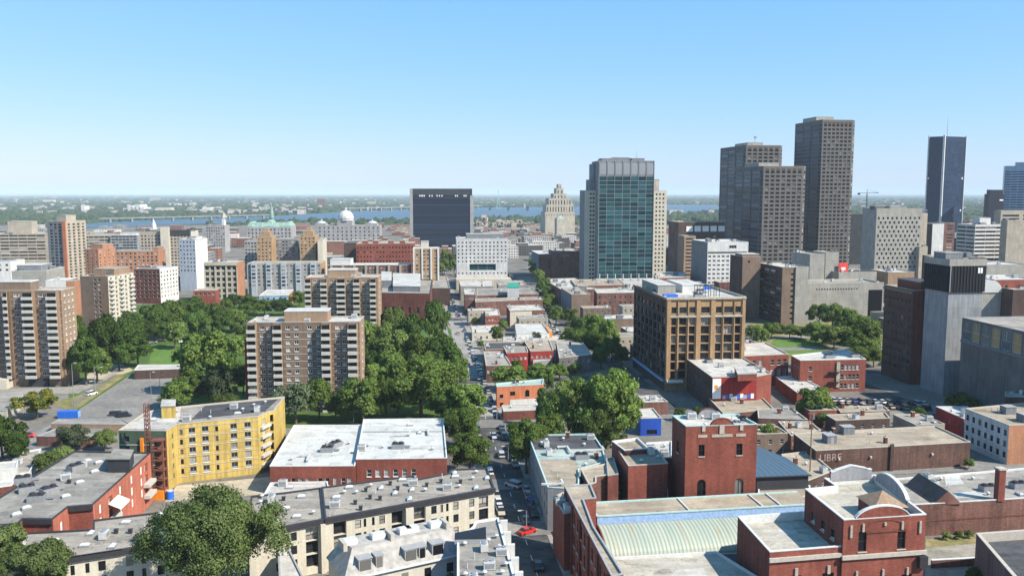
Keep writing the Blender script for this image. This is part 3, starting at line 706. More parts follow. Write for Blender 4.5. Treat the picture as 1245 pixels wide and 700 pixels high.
# tan hotel: three parts seen as one building
p, h = box3(169, 232, 236, 281, 850, mode='R', dep=30)
b = Bld('hotel', 'tan hotel slab with a blank pale stair tower and a dark roof band', p, h, 'concrete_warm', 'roof_mid', 0.8, 'coping_dark', edgemat={1: 'render_cream'})
b.win(0, [0.05+0.065*k for k in range(6)]+[0.62+0.065*k for k in range(6)], 2.0, b.rows(5.5, 3.2, 14), 1.8, glass='glass_dk'); b.done()
b.slab('stair_tower', 0, 0.43, 0.59, 0, h+4, 0.02, 4.0, 'render_cream', frac=True); b.slab('roof_band', 0, 0.6, 0.99, h-4.2, h+1.2, 0.02, 0.5, 'metal_dark', frac=True); b.clutter(5, ['plant', 'hut'], 3)
p, h = box3(217, 237, 252, 291, 720, mode='R', r=R(-8))
b = Bld('office_block', 'white cube office with one blank lit end wall and a pale blue windowed front', p, h, 'render_white', 'roof_white', 0.8, 'coping_white', edgemat={0: 'pale_panel'})
b.win(0, 5, 1.6, b.rows(3.2, 3.4, 8), 1.5, frame='frame_white', glass='glass_bl'); b.done(); b.clutter(4, ['plant', 'hvac'], 4); penthouse(b, sub(p, 0.7, 1.0, 0.1, 0.6), 3, 'render_white', 'roof_white')
p, h = box3(163, 194, 216, 327, 640, mode='R', r=R(-10))
b = Bld('office_block', 'dark red brick office with a white gridded end wall and big rooftop fans', p, h, 'brick_deep', 'roof_white', 0.8, 'coping_white', edgemat={1: 'render_white'})
b.win(0, 6, 1.9, b.rows(3.6, 3.0, 7), 1.7, glass='glass_dk'); b.win(1, 6, 1.7, b.rows(3.6, 3.0, 7), 1.5, glass='glass_bl'); b.done()
for q in range(4): b.on_roof(*ROOFKIT['plant'][:2], None, sub(p, 0.1+0.13*q, 0.1+0.13*q, 0.3+0.1*(q % 2), 0.3)[0], ROT)
p, h = box3(97, 131, 162, 336, 530, mode='R', r=R(-8))
b = Bld('apartment_house', 'brown apartment house whose sunny end carries rows of cream balconies, above the park trees', p, h, 'brick_brown', 'roof_tan', 0.6, 'coping_stone', edgemat={1: 'render_cream'})
b.win(0, [0.52, 0.68], 1.7, b.rows(3, 2.8, 10), 1.4, glass='glass_bl'); b.win(1, [0.12, 0.31, 0.5, 0.69, 0.88], 1.9, b.rows(3, 2.8, 10), 1.9, glass='glass_dk', dep=0.6); b.done()
for z in b.rows(3, 2.8, 10):
    for u in (0.02, 0.40, 0.80): b.slab('balcony', 1, u, u+0.18, z-0.3, z+0.8, 0.02, 1.3, 'balcony_white', frac=True)
penthouse(b, sub(p, 0.25, 1.0, 0.25, 0.85), 4.5, 'brick_tan', 'roof_tan'); b.clutter(3, ['plant'], 9)
# low white and grey blocks between the edge slab and the first brick apartments
p, h = box3(-30, 12, 20, 318, 640, mode='R', dep=25); simple('hospital_wing', 'small white flat-roofed wing at the photo edge below the tan slab', p, h, 'render_white', 'roof_white', 0.6, 'coping_white', (4, ['plant'], 2), wins=[((0, 5, 2.0, [h-3.4, h-7], 1.6), {})])
p, h = box3(14, 56, 62, 329, 560, mode='R', dep=30); b = simple('hospital_block', 'broad grey-white block full of rooftop plant behind the balcony apartment slab', p, h, 'concrete', 'roof_white', 0.8, 'coping_white', (7, ['plant', 'hvac', 'hut'], 3)); penthouse(b, sub(p, 0.1, 0.8, 0.1, 0.7), 4, 'clad_grey', 'roof_white')
p, h = box3(55, 80, 84, 341, 500, mode='R', dep=16); simple('row_building', 'small white-walled block wedged between the two brown apartment houses', p, h, 'render_white', 'roof_pale', 0.6, 'coping_white', (2, ['hvac'], 4), edgemat={1: 'brick_orange'})
p, h = box3(80, 90, 94, 342, 480, mode='R', dep=9); simple('row_building', 'narrow orange brick block against the brown apartment house', p, h, 'brick_orange', 'roof_tan', 0.6)
# ---- brown balcony apartment slab at the edge of the photo
def balcony_slab(name, label, p, h, wall, bays, ends, floors, dz, wins, group=None, proj=2.9, edgemat=None, mode='R', roof='roof_pale', z0=3.2):
    b = Bld(name, label, p, h, wall, roof, 0.6, 'coping_stone', edgemat=edgemat, group=group)
    zs = b.rows(2.7, dz, floors)
    b.win(0, wins, 1.5, zs, 1.25, 'pair', 'frame_white', 'glass_bl', 'frame_white', 0.15)
    if ends: b.win(1, ends, 1.3, zs, 1.2, 'pair', 'frame_white', 'glass_bl', 'frame_white', 0.15)
    b.done(); l = b.E(0)[2]
    # low spandrel courses between the floors
    for z in zs: b.slab('floor_band', 0, 0.1, l-0.1, z-1.05, z-0.87, 0.01, 0.06, 'balcony_white')
    for (u0, u1, kind) in bays:
        bl = (u1-u0)*l
        if kind == 'bay': b.slab('bay', 0, u0, u1, zs[-1]-0.9, h-0.15, 0.02, proj-0.35, wall, frac=True)
        for z in zs:
            o = b.slab('balcony', 0, u0*l, u1*l, z-0.95, z+0.25, proj-0.33 if kind == 'bay' else 0.08, proj+0.45, 'balcony_white')
            m = MB(); m.box((0, 0, 0), (bl*0.78, 0.05, 1.75)); a, d, ll, ang = b.E(0); q = b.P(0, (u0+u1)/2*l, z+1.05-0.0, (proj-0.31) if kind == 'bay' else 0.04)
            link('balcony_door', m.mesh('balcony_door', ['glass_dk']), b.root, q, ang)
        b.slab('fin', 0, u1*l-0.25, u1*l, zs[-1]-0.9, h-0.15, 0.05, proj, 'brick_tan' if wall == 'brick_brown' else wall)
    return b
p, h = box3(-75, 74, 91, 353, 363, mode='R', r=R(2))
b = balcony_slab('apartment_slab', 'brown brick apartment slab cut by the photo edge, with dark recesses and stacked pale balconies', p, h, 'brick_brown', [(0.55, 0.585, 'bay'), (0.70, 0.79, 'bay'), (0.90, 0.985, 'bay')], [0.22, 0.5, 0.78], 13, 2.8, [0.36, 0.44, 0.525, 0.625, 0.665, 0.825, 0.86], edgemat={1: 'brick_tan'})  # sunlit end wall gets its brightness from a lighter brick colour
penthouse(b, sub(p, 0.30, 0.72, 0.25, 0.8), 4, 'brick_brown', 'roof_white', 'coping_white'); b.clutter(4, ['vent', 'hvac'], 5)
b.slab('entrance', 0, 0.70, 0.86, 0.1, 3.4, 0.0, 1.0, 'metal_dark', frac=True); b.slab('porch', 0, 0.42, 0.56, 0, 4.0, 0.02, 5, 'render_cream', frac=True)
# ---- middle apartment slab
p, h = box3(301, 437, 442, 391, 322, mode='R', dep=15, r=R(3))
b = balcony_slab('apartment_slab', 'mid-rise brown brick apartment slab with four stacks of pale balconies, alone among the park trees', p, h, 'brick_brown', [(0.005, 0.085, 'bay'), (0.235, 0.315, 'bay'), (0.665, 0.745, 'bay'), (0.90, 0.985, 'bay')], [0.5], 12, 2.8, [0.125, 0.185, 0.355, 0.43, 0.55, 0.63, 0.80, 0.86], edgemat={1: 'brick_tan'}, roof='roof_white', proj=3.0)
penthouse(b, sub(p, 0.31, 0.70, 0.25, 0.8), 4.2, 'brick_tan', 'roof_white', 'coping_white'); b.clutter(5, ['hvac', 'vent'], 6)
b.slab('stair_tower', 3, 0.2, 0.8, 0, 26, 0.02, 2.2, 'render_red', frac=True)
# ---- second balcony slab behind it
p, h = box3(371, 459, 463, 337, 430, mode='R', dep=16, r=R(2))
b = balcony_slab('apartment_slab', 'cream and brown balcony apartment slab further back, dark recesses between crowded balconies', p, h, 'brick_tan', [(0.005, 0.09, 'bay'), (0.22, 0.31, 'bay'), (0.44, 0.56, 'bay'), (0.67, 0.76, 'bay'), (0.90, 0.985, 'bay')], [0.5], 14, 2.8, [0.125, 0.175, 0.36, 0.41, 0.59, 0.64, 0.80, 0.86], edgemat={1: 'brick_tan'}, roof='roof_pale')
penthouse(b, sub(p, 0.30, 0.68, 0.25, 0.8), 4, 'brick_tan', 'roof_white', 'coping_white'); b.clutter(4, ['hvac', 'vent'], 7)
# ---- old stone-fronted building with pilasters
p, h = box3(248, 288, 297, 319, 640, mode='R', r=R(3))
b = Bld('stone_building', 'pale stone building with paired tall windows and an orange brick end wall', p, h, 'limestone', 'roof_pale', 0.8, 'coping_stone', edgemat={1: 'brick_orange'})
b.win(0, [(k+0.5)/6 for k in range(6)], 2.6, b.rows(5.5, 4.2, 6), 2.7, 'cross', 'frame_grey', 'glass_dk', dep=0.5); b.done()
for k in (0, 2, 4, 6): b.slab('pilaster', 0, max(0.0, k/6-0.02), min(1, k/6+0.02), 0.1, h-3, 0.02, 0.7, 'limestone', frac=True)
b.slab('cornice', 0, 0.0, 1.0, h-2.2, h-0.9, 0.02, 1.0, 'limestone', frac=True); b.clutter(3, ['hut', 'hvac'], 8)
p, h = box3(235, 262, 268, 353, 560, mode='R', dep=12); simple('brick_building', 'low red brick building at the foot of the pale stone building', p, h, 'brick_red', 'roof_tan', 0.5, 'coping_stone', (2, ['vent'], 1), wins=[((0, 5, 1.5, [h-3], 1.5), {})])
# ---- stepped apartment complex with twin tan towers
p, h = box3(300, 390, 396, 320, 690, mode='R', dep=26, r=R(4))
b = Bld('apartment_complex', 'long grey front wing with bay windows at the foot of the twin tan towers', p, h, 'stone_grey', 'roof_tan', 0.6, 'coping_stone', edgemat={1: 'brick_ochre'})
b.win(0, 16, 1.9, b.rows(3, 3.0, 6), 1.7, 'pair', 'frame_white', 'glass_bl'); b.done()
for k in range(5):
    u0, u1 = 0.06+0.2*k, 0.13+0.2*k; l = b.E(0)[2]; bay = b.slab('bay', 0, u0, u1, 0.1, h+1.0, 0.02, 1.6, 'pale_panel', frac=True)
    for z in b.rows(3, 3.0, 6):
        m = MB(); m.box((0, -0.82, z+0.8-(h+1.1)/2), ((u1-u0)*l*0.7, 0.06, 1.6)); link('bay_window', m.mesh('bay_window', ['glass_bl']), bay)
for (xA, xB, xC, yt, nm, wl) in ((312, 330, 334, 288, 'sunny tan stepped apartment tower of a pair, below the green-roofed hall', 'brick_ochre'), (364, 383, 387, 287, 'sunny tan stepped apartment tower of a pair, below the domed hall', 'brick_ochre')):
    p, h = box3(xA, xB, xC, yt, 760, mode='R', dep=22, r=R(4))
    b = Bld('apartment_tower', nm, p, h, wl, 'roof_tan', 0.6, 'coping_stone'); b.win(0, 4, 1.7, b.rows(3, 3.0, 13), 1.5, 'plain', 'frame_white', 'glass_bl'); b.done()
    penthouse(b, sub(p, 0.2, 0.85, 0.1, 0.7), 4.5, wl, 'roof_tan'); penthouse(b, sub(p, 0.4, 0.7, 0.2, 0.6), 7.5, wl, 'roof_tan')
    b.slab('bay', 0, -0.25, 0.6, 0, h-24, 0.02, 4, wl, frac=True)
p, h = box3(334, 362, 365, 291, 780, mode='R', dep=20, r=R(4)); b = Bld('apartment_block', 'blue-grey block joining the twin tan apartment towers', p, h, 'clad_grey', 'roof_mid', 0.6); b.win(0, 7, 2.0, b.rows(3, 3.0, 13), 1.6, glass='glass_bl'); b.done()
p, h = box3(297, 312, 314, 293, 790, mode='R', dep=20, r=R(4)); b = Bld('apartment_block', 'shaded grey block flanking the twin tan towers on the hotel side', p, h, 'stone_grey', 'roof_mid', 0.6); b.win(0, 4, 2.0, b.rows(3, 3.0, 13), 1.6); b.done()
p, h = box3(386, 392, 397, 292, 740, mode='R', r=R(8)); b = Bld('apartment_block', 'narrow cream end tower closing the tan apartment complex', p, h, 'render_cream', 'roof_tan', 0.6); b.win(1, 2, 1.5, b.rows(3, 3.0, 16), 1.5); b.done()
# ---- building with a mural
p, h = box3(315, 350, 357, 359, 610, mode='R', r=R(8))
b = simple('mural_building', 'low building with a blue and white painted mural front and orange brick end', p, h, 'mural_blue', 'roof_pale', 0.4, 'coping_white', (3, ['vent'], 2), edgemat={1: 'brick_orange'}, wins=[((0, [0.12, 0.3, 0.5, 0.72, 0.9], 1.6, [h-3.2], 1.6), {'frame': 'frame_white'})])
# ---- red brick warehouse
p, h = box3(433, 503, 506, 296, 800, mode='R', dep=30, r=R(4))
b = Bld('warehouse', 'large bright red brick warehouse with small rooftop boxes, near the black slab', p, h, 'brick_red', 'roof_tan', 0.8, 'coping_stone'); b.win(0, 18, 1.3, b.rows(4.5, 4.2, 7), 1.6, 'bare', glass='glass_dk'); b.done()
for q in (0.1, 0.28, 0.55, 0.75): penthouse(b, sub(p, q, q+0.09, 0.1, 0.4), 3.2, 'brick_red', 'roof_tan')
p, h = box3(418, 436, 437, 295, 830, mode='R', dep=30, r=R(4)); simple('warehouse', 'dark block standing in for the shaded flank of the bright red warehouse', p, h, 'brick_dark', 'roof_dark', 0.6)  # separate block, coloured dark in place of the warehouse's shaded flank
p, h = box3(398, 498, 503, 322, 690, mode='R', dep=20, r=R(3))
b = Bld('apartment_block', 'long pink brick and white apartment block in front of the red warehouse', p, h, 'brick_old', 'roof_white', 0.7, 'coping_white')
b.win(0, 22, 1.8, b.rows(3, 2.9, 6), 1.5, 'pair', 'frame_white', 'glass_bl'); b.done()
for k in range(7): b.slab('bay', 0, 0.035+0.14*k, 0.06+0.14*k, 0, h+0.3, 0.02, 1.2, 'concrete_warm', frac=True)
penthouse(b, sub(p, 0.03, 0.28, 0.1, 0.9), 5, 'render_white', 'roof_white', 'coping_white')
p, h = box3(502, 534, 536, 302, 690, mode='R', dep=18, r=R(5))
b = Bld('apartment_tower', 'tan apartment tower with white vertical strips standing before the black slab', p, h, 'brick_ochre', 'roof_white', 0.7, 'coping_white')
b.win(0, [0.15, 0.42, 0.56, 0.85], 2.0, b.rows(3, 2.9, 14), 1.6, 'pair', 'frame_white', 'glass_bl'); b.done()
for u in (0.0, 0.32, 0.66, 0.93): b.slab('pilaster', 0, u, u+0.06, 0, h+0.3, 0.02, 0.8, 'render_white', frac=True)
penthouse(b, sub(p, 0.3, 0.6, 0.2, 0.6), 6, 'render_cream', 'roof_white')
# ---- white hotel with a dark opening
p, h = box3(555, 617, 619, 290, 760, mode='R', dep=30, r=R(5))
b = Bld('hotel', 'white hotel block with a grid of small windows and a wide dark terrace opening', p, h, 'paint_white', 'roof_pale', 0.8, 'coping_white')
zs = b.rows(4.2, 3.3, 6)
b.win(0, [(k+0.5)/13 for k in range(13)], 1.5, zs[:6], 1.5, glass='glass_dk'); b.win(0, [0.51], b.E(0)[2]*0.52, [zs[5]-7.2], 5.6, 'triple', 'frame_white', 'glass_teal', dep=1.5)
b.win(0, [(k+0.5)/13 for k in range(13)], 1.5, [zs[5]-10.5], 1.5, glass='glass_dk'); b.done()
penthouse(b, sub(p, 0.2, 0.93, 0.15, 0.7), 4.5, 'clad_grey', 'roof_teal'); b.clutter(8, ['plant', 'hvac'], 12)
b.slab('garden_wing', 0, -0.02, 1.04, 0, 8.5, 0.05, 22, 'limestone', frac=True)
# ---- the black slab
p, h = box3(499, 574, 575.5, 229.5, 1300, mode='R', dep=32, r=R(5))
b = Bld('office_slab', 'huge black glass office slab with pale edge fins, standing alone against the river', p, h, 'slab_dark', 'roof_dark', 0.8, 'coping_dark')
b.win(0, [0.5], b.E(0)[2]*0.92, b.rows(14, 3.7, 20), 1.9, 'bare', 'frame_dark', 'glass_blue', dep=0.25); b.done()
b.slab('fin', 0, -0.012, 0.035, 0, h, 0.05, 1.0, 'stone_grey', frac=True); b.slab('fin', 0, 0.965, 1.02, 0, h-10, 0.05, 1.0, 'stone_grey', frac=True)
b.slab('sign_band', 0, 0.036, 0.964, h-9.5, h-0.5, 0.02, 0.4, 'metal_dark', frac=True)
for u in (0.14, 0.165, 0.19, 0.215, 0.30, 0.34, 0.42, 0.46, 0.50, 0.72, 0.75, 0.86, 0.89): b.slab('sign_letter', 0, u, u+0.017, h-11.6, h-9.4, 0.42, 0.6, 'sign_white', frac=True)
# ---- stepped stone tower
p, h = box3(663, 699, 701, 262, 1700, mode='R', dep=55, r=R(8))
b = Bld('stone_tower', 'pale art deco stone tower rising in steps to a narrow crown', p, h, 'limestone', 'roof_pale', 0.6, 'coping_stone')
b.done(); zb = b.h-b.par
def tier(f0, f1, g0, g1, ypx, name='tier'):
    q = sub(p, f0, f1, g0, g1); hh = zat(q[0], ypx)-zb; o = penthouse(b, q, hh, 'limestone', 'roof_pale', 'coping_stone', name)
    n = max(2, int((f1-f0)*11)); m = MB(); a, c = q[0]-b.c, q[1]-b.c; d = (c-a); ll = d.length; ang = math.atan2(d.y, d.x)
    for k in range(n):
        pp = a+d*((k+0.5)/n); m.box((pp.x, pp.y, zb+hh/2-1.5), (ll/n*0.34, 0.3, hh-5), 0, ang)
    m.build('window_strip', 'glass_dk', o)
tier(0.0, 1.0, 0.05, 0.9, 258); tier(0.05, 0.97, 0.10, 0.85, 249); tier(0.14, 0.90, 0.12, 0.8, 241); tier(0.30, 0.74, 0.14, 0.7, 235.5); tier(0.40, 0.64, 0.16, 0.65, 229); tier(0.46, 0.58, 0.2, 0.5, 224)
l = b.E(0)[2]
b.win(0, 12, 2.0, b.rows(4, 3.8, 8), 2.0)
p2, h2 = box3(677, 687, 689, 266, 1500, mode='R', dep=20, r=R(8)); b = simple('stone_tower', 'little square stone tower with a green pyramid roof in front of the stepped tower', p2, h2, 'limestone', 'roof_teal', 0.0)
m = MB(); lp = b.lp; ap = (0, 0, h2+6)
for i in range(4): m.face([(*lp[i], h2), (*lp[(i+1) % 4], h2), ap])
m.build('roof', 'verdigris', b.root)
# ---- green glass tower with stone wings
p, h = box3(726, 728, 796, 195.5, 760, mode='L', r=R(5))
p[2] = p[1]+(p[3]-p[0]).normalized()*34; p[3] = p[0]+(p[3]-p[0]).normalized()*34
b = Bld('glass_tower', 'tall blue-green glass tower with a grey crown, between two pale stone wings', p, h, 'clad_grey', 'roof_grey', 0.8, 'coping_grey')
l = b.E(0)[2]; nb = 7; bw = l*0.985/nb
for k in range(24):
    z = h-17.0-3.75*k
    if z > 1: b.win(0, [0.0075+0.985*(q+0.5)/nb for q in range(nb)], bw-0.35, [z], 3.35, 'triple', 'teal_spandrel', 'glass_teal', dep=0.12)
b.done()
for q in range(nb+1): b.slab('pilaster', 0, 0.0075*l+bw*q-0.22, 0.0075*l+bw*q+0.22, h-15 if 0 < q < nb else 0, h+0.1, 0.02, 0.5, 'concrete_grey')
for q in range(nb): b.slab('louvre', 0, 0.0075*l+bw*q+0.6, 0.0075*l+bw*(q+1)-0.6, h-12, h-2, 0.02, 0.2, 'metal_grey')
for (f0, f1, hh) in ((0.08, 0.3, 3.0), (0.3, 0.58, 3.8), (0.62, 0.85, 3.2)): penthouse(b, sub(p, f0, f1, 0.2, 0.7), hh, 'clad_grey', 'roof_grey')
m = MB(); m.tube([(0, 0, 0), (0, 0, 11)], [0.25, 0.08], 5); q = sub(p, 0.74, 0.75, 0.4, 0.5)[0]; b.on_roof('antenna', m, ['metal_grey'], q)
GT = p
for (xA, xB, xC, yt, D, lab, r2) in ((705, 711, 728.5, 231.5, 772, 'pale stone wing with square windows, flanking the green glass tower towards the black slab', 'L'),):
    q, hh = box3(xA, xB, xC, yt, D, mode='L', r=R(5))
    b = Bld('office_wing', lab, q, hh, 'render_cream', 'roof_pale', 0.6, 'coping_stone', edgemat={3: 'clad_grey'})
    b.win(0, [0.42, 0.62, 0.82], 1.7, b.rows(4, 3.75, 24), 1.7, 'plain', 'frame_dark', 'glass_dk'); b.done()
    penthouse(b, sub(q, 0.40, 1.0, 0.05, 0.9), 10, 'clad_grey', 'roof_grey'); penthouse(b, sub(q, 0.62, 1.0, 0.1, 0.9), 24, 'clad_grey', 'roof_grey')
q, hh = box3(790, 811, 813.5, 232, 775, mode='R', dep=22, r=R(5))
b = Bld('office_wing', 'pale stone wing with square windows, flanking the green glass tower towards the brown skyscrapers', q, hh, 'render_cream', 'roof_pale', 0.6, 'coping_stone')
b.win(0, [0.40, 0.60, 0.80], 1.6, b.rows(4, 3.75, 24), 1.7, 'plain', 'frame_dark', 'glass_dk'); b.done(); penthouse(b, sub(q, 0.25, 0.55, 0.05, 0.9), 10.5, 'limestone', 'roof_pale')
# canopy at its foot
p, h = box3(724, 800, 803, 339.5, 748, mode='R', dep=9, r=R(5)); b = simple('entrance_hall', 'low white canopied hall along the foot of the green glass tower', p, h, 'render_white', 'roof_white', 0.4, 'coping_white'); 
for k in range(8): b.slab('column', 0, 0.06+0.125*k, 0.072+0.125*k, h, h+5, -0.9, 0.6, 'render_white', frac=True)
# ---- brick shop buildings before the glass tower
p, h = box3(673, 705, 708, 305, 820, mode='R', dep=30); b = simple('brick_building', 'plain red-brown brick block close beside the pale stone wing of the glass tower', p, h, 'brick_old', 'roof_pale', 0.7, 'coping_stone', (3, ['hvac', 'vent'], 1), wins=[((0, [0.3, 0.4, 0.5, 0.6], 1.5, [h-5], 1.4), {})])
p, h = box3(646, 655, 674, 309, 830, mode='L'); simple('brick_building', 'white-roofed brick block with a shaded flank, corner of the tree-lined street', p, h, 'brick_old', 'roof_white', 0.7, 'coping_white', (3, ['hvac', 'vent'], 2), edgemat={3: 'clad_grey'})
# ---- brown office between glass tower and skyscrapers
p, h = box3(813, 825, 882, 270, 900, mode='L', r=R(6))
b = Bld('office_block', 'broad brown office with a white upper gallery, between the green glass tower and the skyscrapers', p, h, 'brick_dark', 'roof_tan', 0.7, 'coping_stone', edgemat={3: 'brick_old'})
b.win(0, [0.07, 0.24, 0.41, 0.58, 0.75, 0.92], 7, [h-10], 6, 'thick', 'frame_white', 'sign_white', dep=0.3); b.win(0, [0.08+0.1*k for k in range(10)], 2.6, b.rows(16, 3.7, 10), 1.8, 'bare', glass='glass_bl'); b.done()
p, h = box3(829, 832, 846, 287, 840, mode='L', dep=20); b = simple('office_block', 'narrow tan-banded office in the shadow beside the white ribbon-window office', p, h, 'brick_tan', 'roof_tan', 0.7, wins=[((0, [0.5], 8.0, [h-3.5-3.5*k for k in range(11)], 1.5), {'style': 'bare', 'glass': 'glass_dk'})])
p, h = box3(824, 848, 876, 272, 1250, mode='L', r=R(6)); simple('industrial_hall', 'distant pale brown hall with a flat roof beyond the brown office', p, h, 'brick_tan', 'roof_tan', 0.7, wins=[((0, 14, 2.5, [h-6], 3), {'style': 'bare'})])
# ---- white ribbon-window office
p, h = box3(841, 860.5, 910, 294.5, 690, mode='L', r=R(6))
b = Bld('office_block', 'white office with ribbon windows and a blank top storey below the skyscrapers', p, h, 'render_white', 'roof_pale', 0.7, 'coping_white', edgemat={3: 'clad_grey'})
b.win(0, [0.49], b.E(0)[2]*0.96, [h-9.2], 1.5, 'bare', glass='glass_dk', dep=0.5); b.win(0, [(k+0.5)/9 for k in range(9)], 2.3, b.rows(12.2, 3.5, 8), 1.5, 'pair', 'frame_white', 'glass_dk'); b.win(0, [0.62], 6, [h-5], 2.4, 'triple', glass='glass_dk'); b.done(); b.clutter(6, ['plant', 'hut', 'hvac'], 3)
# ---- the three brown skyscrapers
def desj(label, xA, xB, xC, yt, D, nf, ncol, nl, dz, r, ystep=True, antenna=False, bevel=4.0, cap=(0.2, 0.6)):
    p, h = box3(xA, xB, xC, yt, D, mode='L', r=r)
    v, u = axes(r)
    # bevelled corners: front-left, front-right
    q = [p[0]+u*bevel, p[0]+v*bevel*0.3, p[1]-v*bevel, p[1]+u*bevel, p[2], p[3]]
    b = Bld('skyscraper', label, q, h, 'granite_brown', 'roof_mid', 0.8, 'coping_stone')
    zs = b.rows(7.0, dz, nf)
    b.win(1, [(k+0.5)/ncol*0.94+0.03 for k in range(ncol)], b.E(1)[2]/ncol*0.64, zs, dz*0.54, 'bare', 'frame_dark', 'glass_dk', dep=0.5)
    l5 = b.E(5)[2]
    b.win(5, [0.18, 0.5, 0.82], l5*0.30, zs, dz*0.64, 'bare', 'frame_dark', 'glass_blue', dep=0.3)
    b.win(2, [0.5], b.E(2)[2]*0.8, zs, dz*0.5, 'bare', 'frame_dark', 'glass_bl', dep=0.25)
    b.win(0, [0.5], b.E(0)[2]*0.9, zs, dz*0.6, 'bare', 'frame_dark', 'glass_blue', dep=0.25)
    b.done(); b.slab('dark_strip', 5, 0.64, 0.67, 0, h-2, 0.01, 0.15, 'slab_dark', frac=True)  # dark strip on the surface, imitates the shade of a recess
    for k in range(ncol): b.slab('louvre', 1, ((k+0.5)/ncol*0.94+0.03)*b.E(1)[2]-1.6, ((k+0.5)/ncol*0.94+0.03)*b.E(1)[2]+1.6, h-4.8, h-2.4, 0.01, 0.1, 'brick_dark')
    penthouse(b, sub(p, cap[0], cap[1], 0.2, 0.7), 4.5, 'concrete', 'roof_pale')
    if antenna:
        m = MB(); m.tube([(0, 0, 0), (0, 0, 13)], [0.5, 0.2], 5); m.box((0, 0, 11), (3.0, 0.4, 2.5)); b.on_roof('antenna', m, ['metal_grey'], sub(p, 0.46, 0.47, 0.3, 0.4)[0])
    return b
desj('brown skyscraper with a small mast on top, middle in height of the three brown towers', 876, 906, 953, 176.5, 1000, 33, 6, 3, 4.1, R(8), antenna=True)
desj('lowest of the three brown skyscrapers, standing in front of the masted one', 893, 927, 982, 202, 860, 26, 7, 3, 4.1, R(8), cap=(0.05, 0.5))
desj('tallest of the three brown skyscrapers, a grid of small windows under a flat top', 967, 999, 1042, 145.5, 900, 38, 7, 3, 4.0, R(8), cap=(0.0, 0.5))
p, h = box3(1030, 1050, 1054, 260, 1000, mode='R', dep=25); b = simple('office_block', 'shaded dark block in the gap behind the tallest brown skyscraper', p, h, 'metal_dark', 'roof_dark', 0.7)
# ---- concrete block with punched round-cornered windows
p, h = box3(1049, 1066, 1121.5, 253.5, 760, mode='L', r=R(7))
b = Bld('concrete_block', 'windowless-looking concrete block punched with small staggered holes', p, h, 'concrete', 'roof_mid', 1.0, 'coping_stone')
l = b.E(0)[2]
for k in range(12):
    z = h-9.5-3.9*k
    if z > 14: b.win(0, [0.055+0.0985*q+(0.049 if k % 2 else 0) for q in range(10)], 1.7, [z], 2.0, 'bare', glass='glass_dk', dep=0.6)
b.win(0, [0.42, 0.57, 0.72], 4.0, [h-57], 2.6, 'bare', glass='sign_white', dep=0.3); b.done()
for (f0, f1, hh) in ((0.0, 0.2, 3), (0.32, 0.68, 2.6)): penthouse(b, sub(p, f0, f1, 0.1, 0.5), hh, 'concrete' if f0 else 'concrete_dark', 'roof_mid')
p2, h2 = box3(1120, 1128, 1130.5, 259, 775, mode='R', dep=20, r=R(7)); b = simple('concrete_wing', 'narrow sunny stair wing against the punched concrete block', p2, h2, 'concrete_warm', 'roof_mid', 0.5)
# ---- blue tower with white corner columns
c = atD(1150, 166, 1400); h = c.z
pts = [atD(1129.5, 166, 1412), atD(1148.5, 166, 1398), atD(1175, 166, 1416)]
pl = [pts[0], pts[1], pts[2], pts[2]+Vector((-3, 42, 0)), pts[0]+Vector((24, 40, 0))]
b = Bld('blue_tower', 'dark blue glass tower with white corner columns and two dark machine floors', pl, h, 'blue_steel', 'roof_dark', 1.0, 'coping_dark', copw=1.0)
for i in (0, 1):
    for g, (za, zb) in enumerate(((0.03, 0.30), (0.34, 0.60), (0.64, 0.97))):
        b.win(i, [(k+0.5)/6 for k in range(6)], b.E(i)[2]/6*0.7, [h*za+0.3+k*4.0 for k in range(int(h*(zb-za)/4.0))], 2.2, 'bare', 'frame_dark', 'glass_blue', dep=0.2)
b.done()
for i in (0, 1, 2):
    a = b.lp[i]; m = MB(); m.box((a[0], a[1], (h+2)/2), (1.6 if i != 1 else 3.0, 1.6 if i != 1 else 3.0, h+2), 0, R(45)); m.build('corner_column', 'render_white', b.root)
for i in (0, 1):
    for u in (0.10, 0.90):
        for z in (h*0.615, h*0.315):
            if (i, u) in ((0, 0.10), (1, 0.90)): b.slab('lamp_box', i, u*b.E(i)[2]-1.0, u*b.E(i)[2]+1.0, z-1.5, z+1.5, 0.05, 0.6, 'sign_white')
m = MB(); m.tube([(0, 0, 0), (0, 0, 34)], [0.5, 0.12], 5); b.on_roof('antenna', m, ['metal_grey'], (c.x+8, c.y+12))
# ---- buildings at the photo's right edge
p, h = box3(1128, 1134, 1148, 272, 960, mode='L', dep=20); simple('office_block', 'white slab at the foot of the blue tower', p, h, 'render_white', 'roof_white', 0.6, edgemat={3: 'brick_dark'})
p, h = box3(1145, 1147, 1161, 271, 980, mode='L', dep=20); simple('office_block', 'brick and white banded block tucked under the blue tower', p, h, 'brick_old', 'roof_pale', 0.6, wins=[((0, [0.6], 7, [h-4-3.5*k for k in range(9)], 1.6), {'style': 'bare'})])
p, h = box3(1164, 1186, 1224, 273, 860, mode='L', r=R(8))
b = Bld('striped_office', 'office with bold white and dark horizontal stripes on two faces', p, h, 'render_white', 'roof_pale', 0.6, 'coping_white')
b.win(0, [0.17, 0.5, 0.83], b.E(0)[2]*0.325, b.rows(4.2, 3.9, 11), 1.9, 'bare', 'frame_dark', 'glass_dk', dep=0.4); b.win(3, [0.25, 0.75], b.E(3)[2]*0.48, b.rows(4.2, 3.9, 11), 1.9, 'bare', 'frame_dark', 'glass_dk', dep=0.4); b.done(); b.clutter(6, ['plant', 'hut'], 5)
penthouse(b, sub(p, 0.25, 0.6, 0.2, 0.6), 7, 'render_white', 'roof_white')
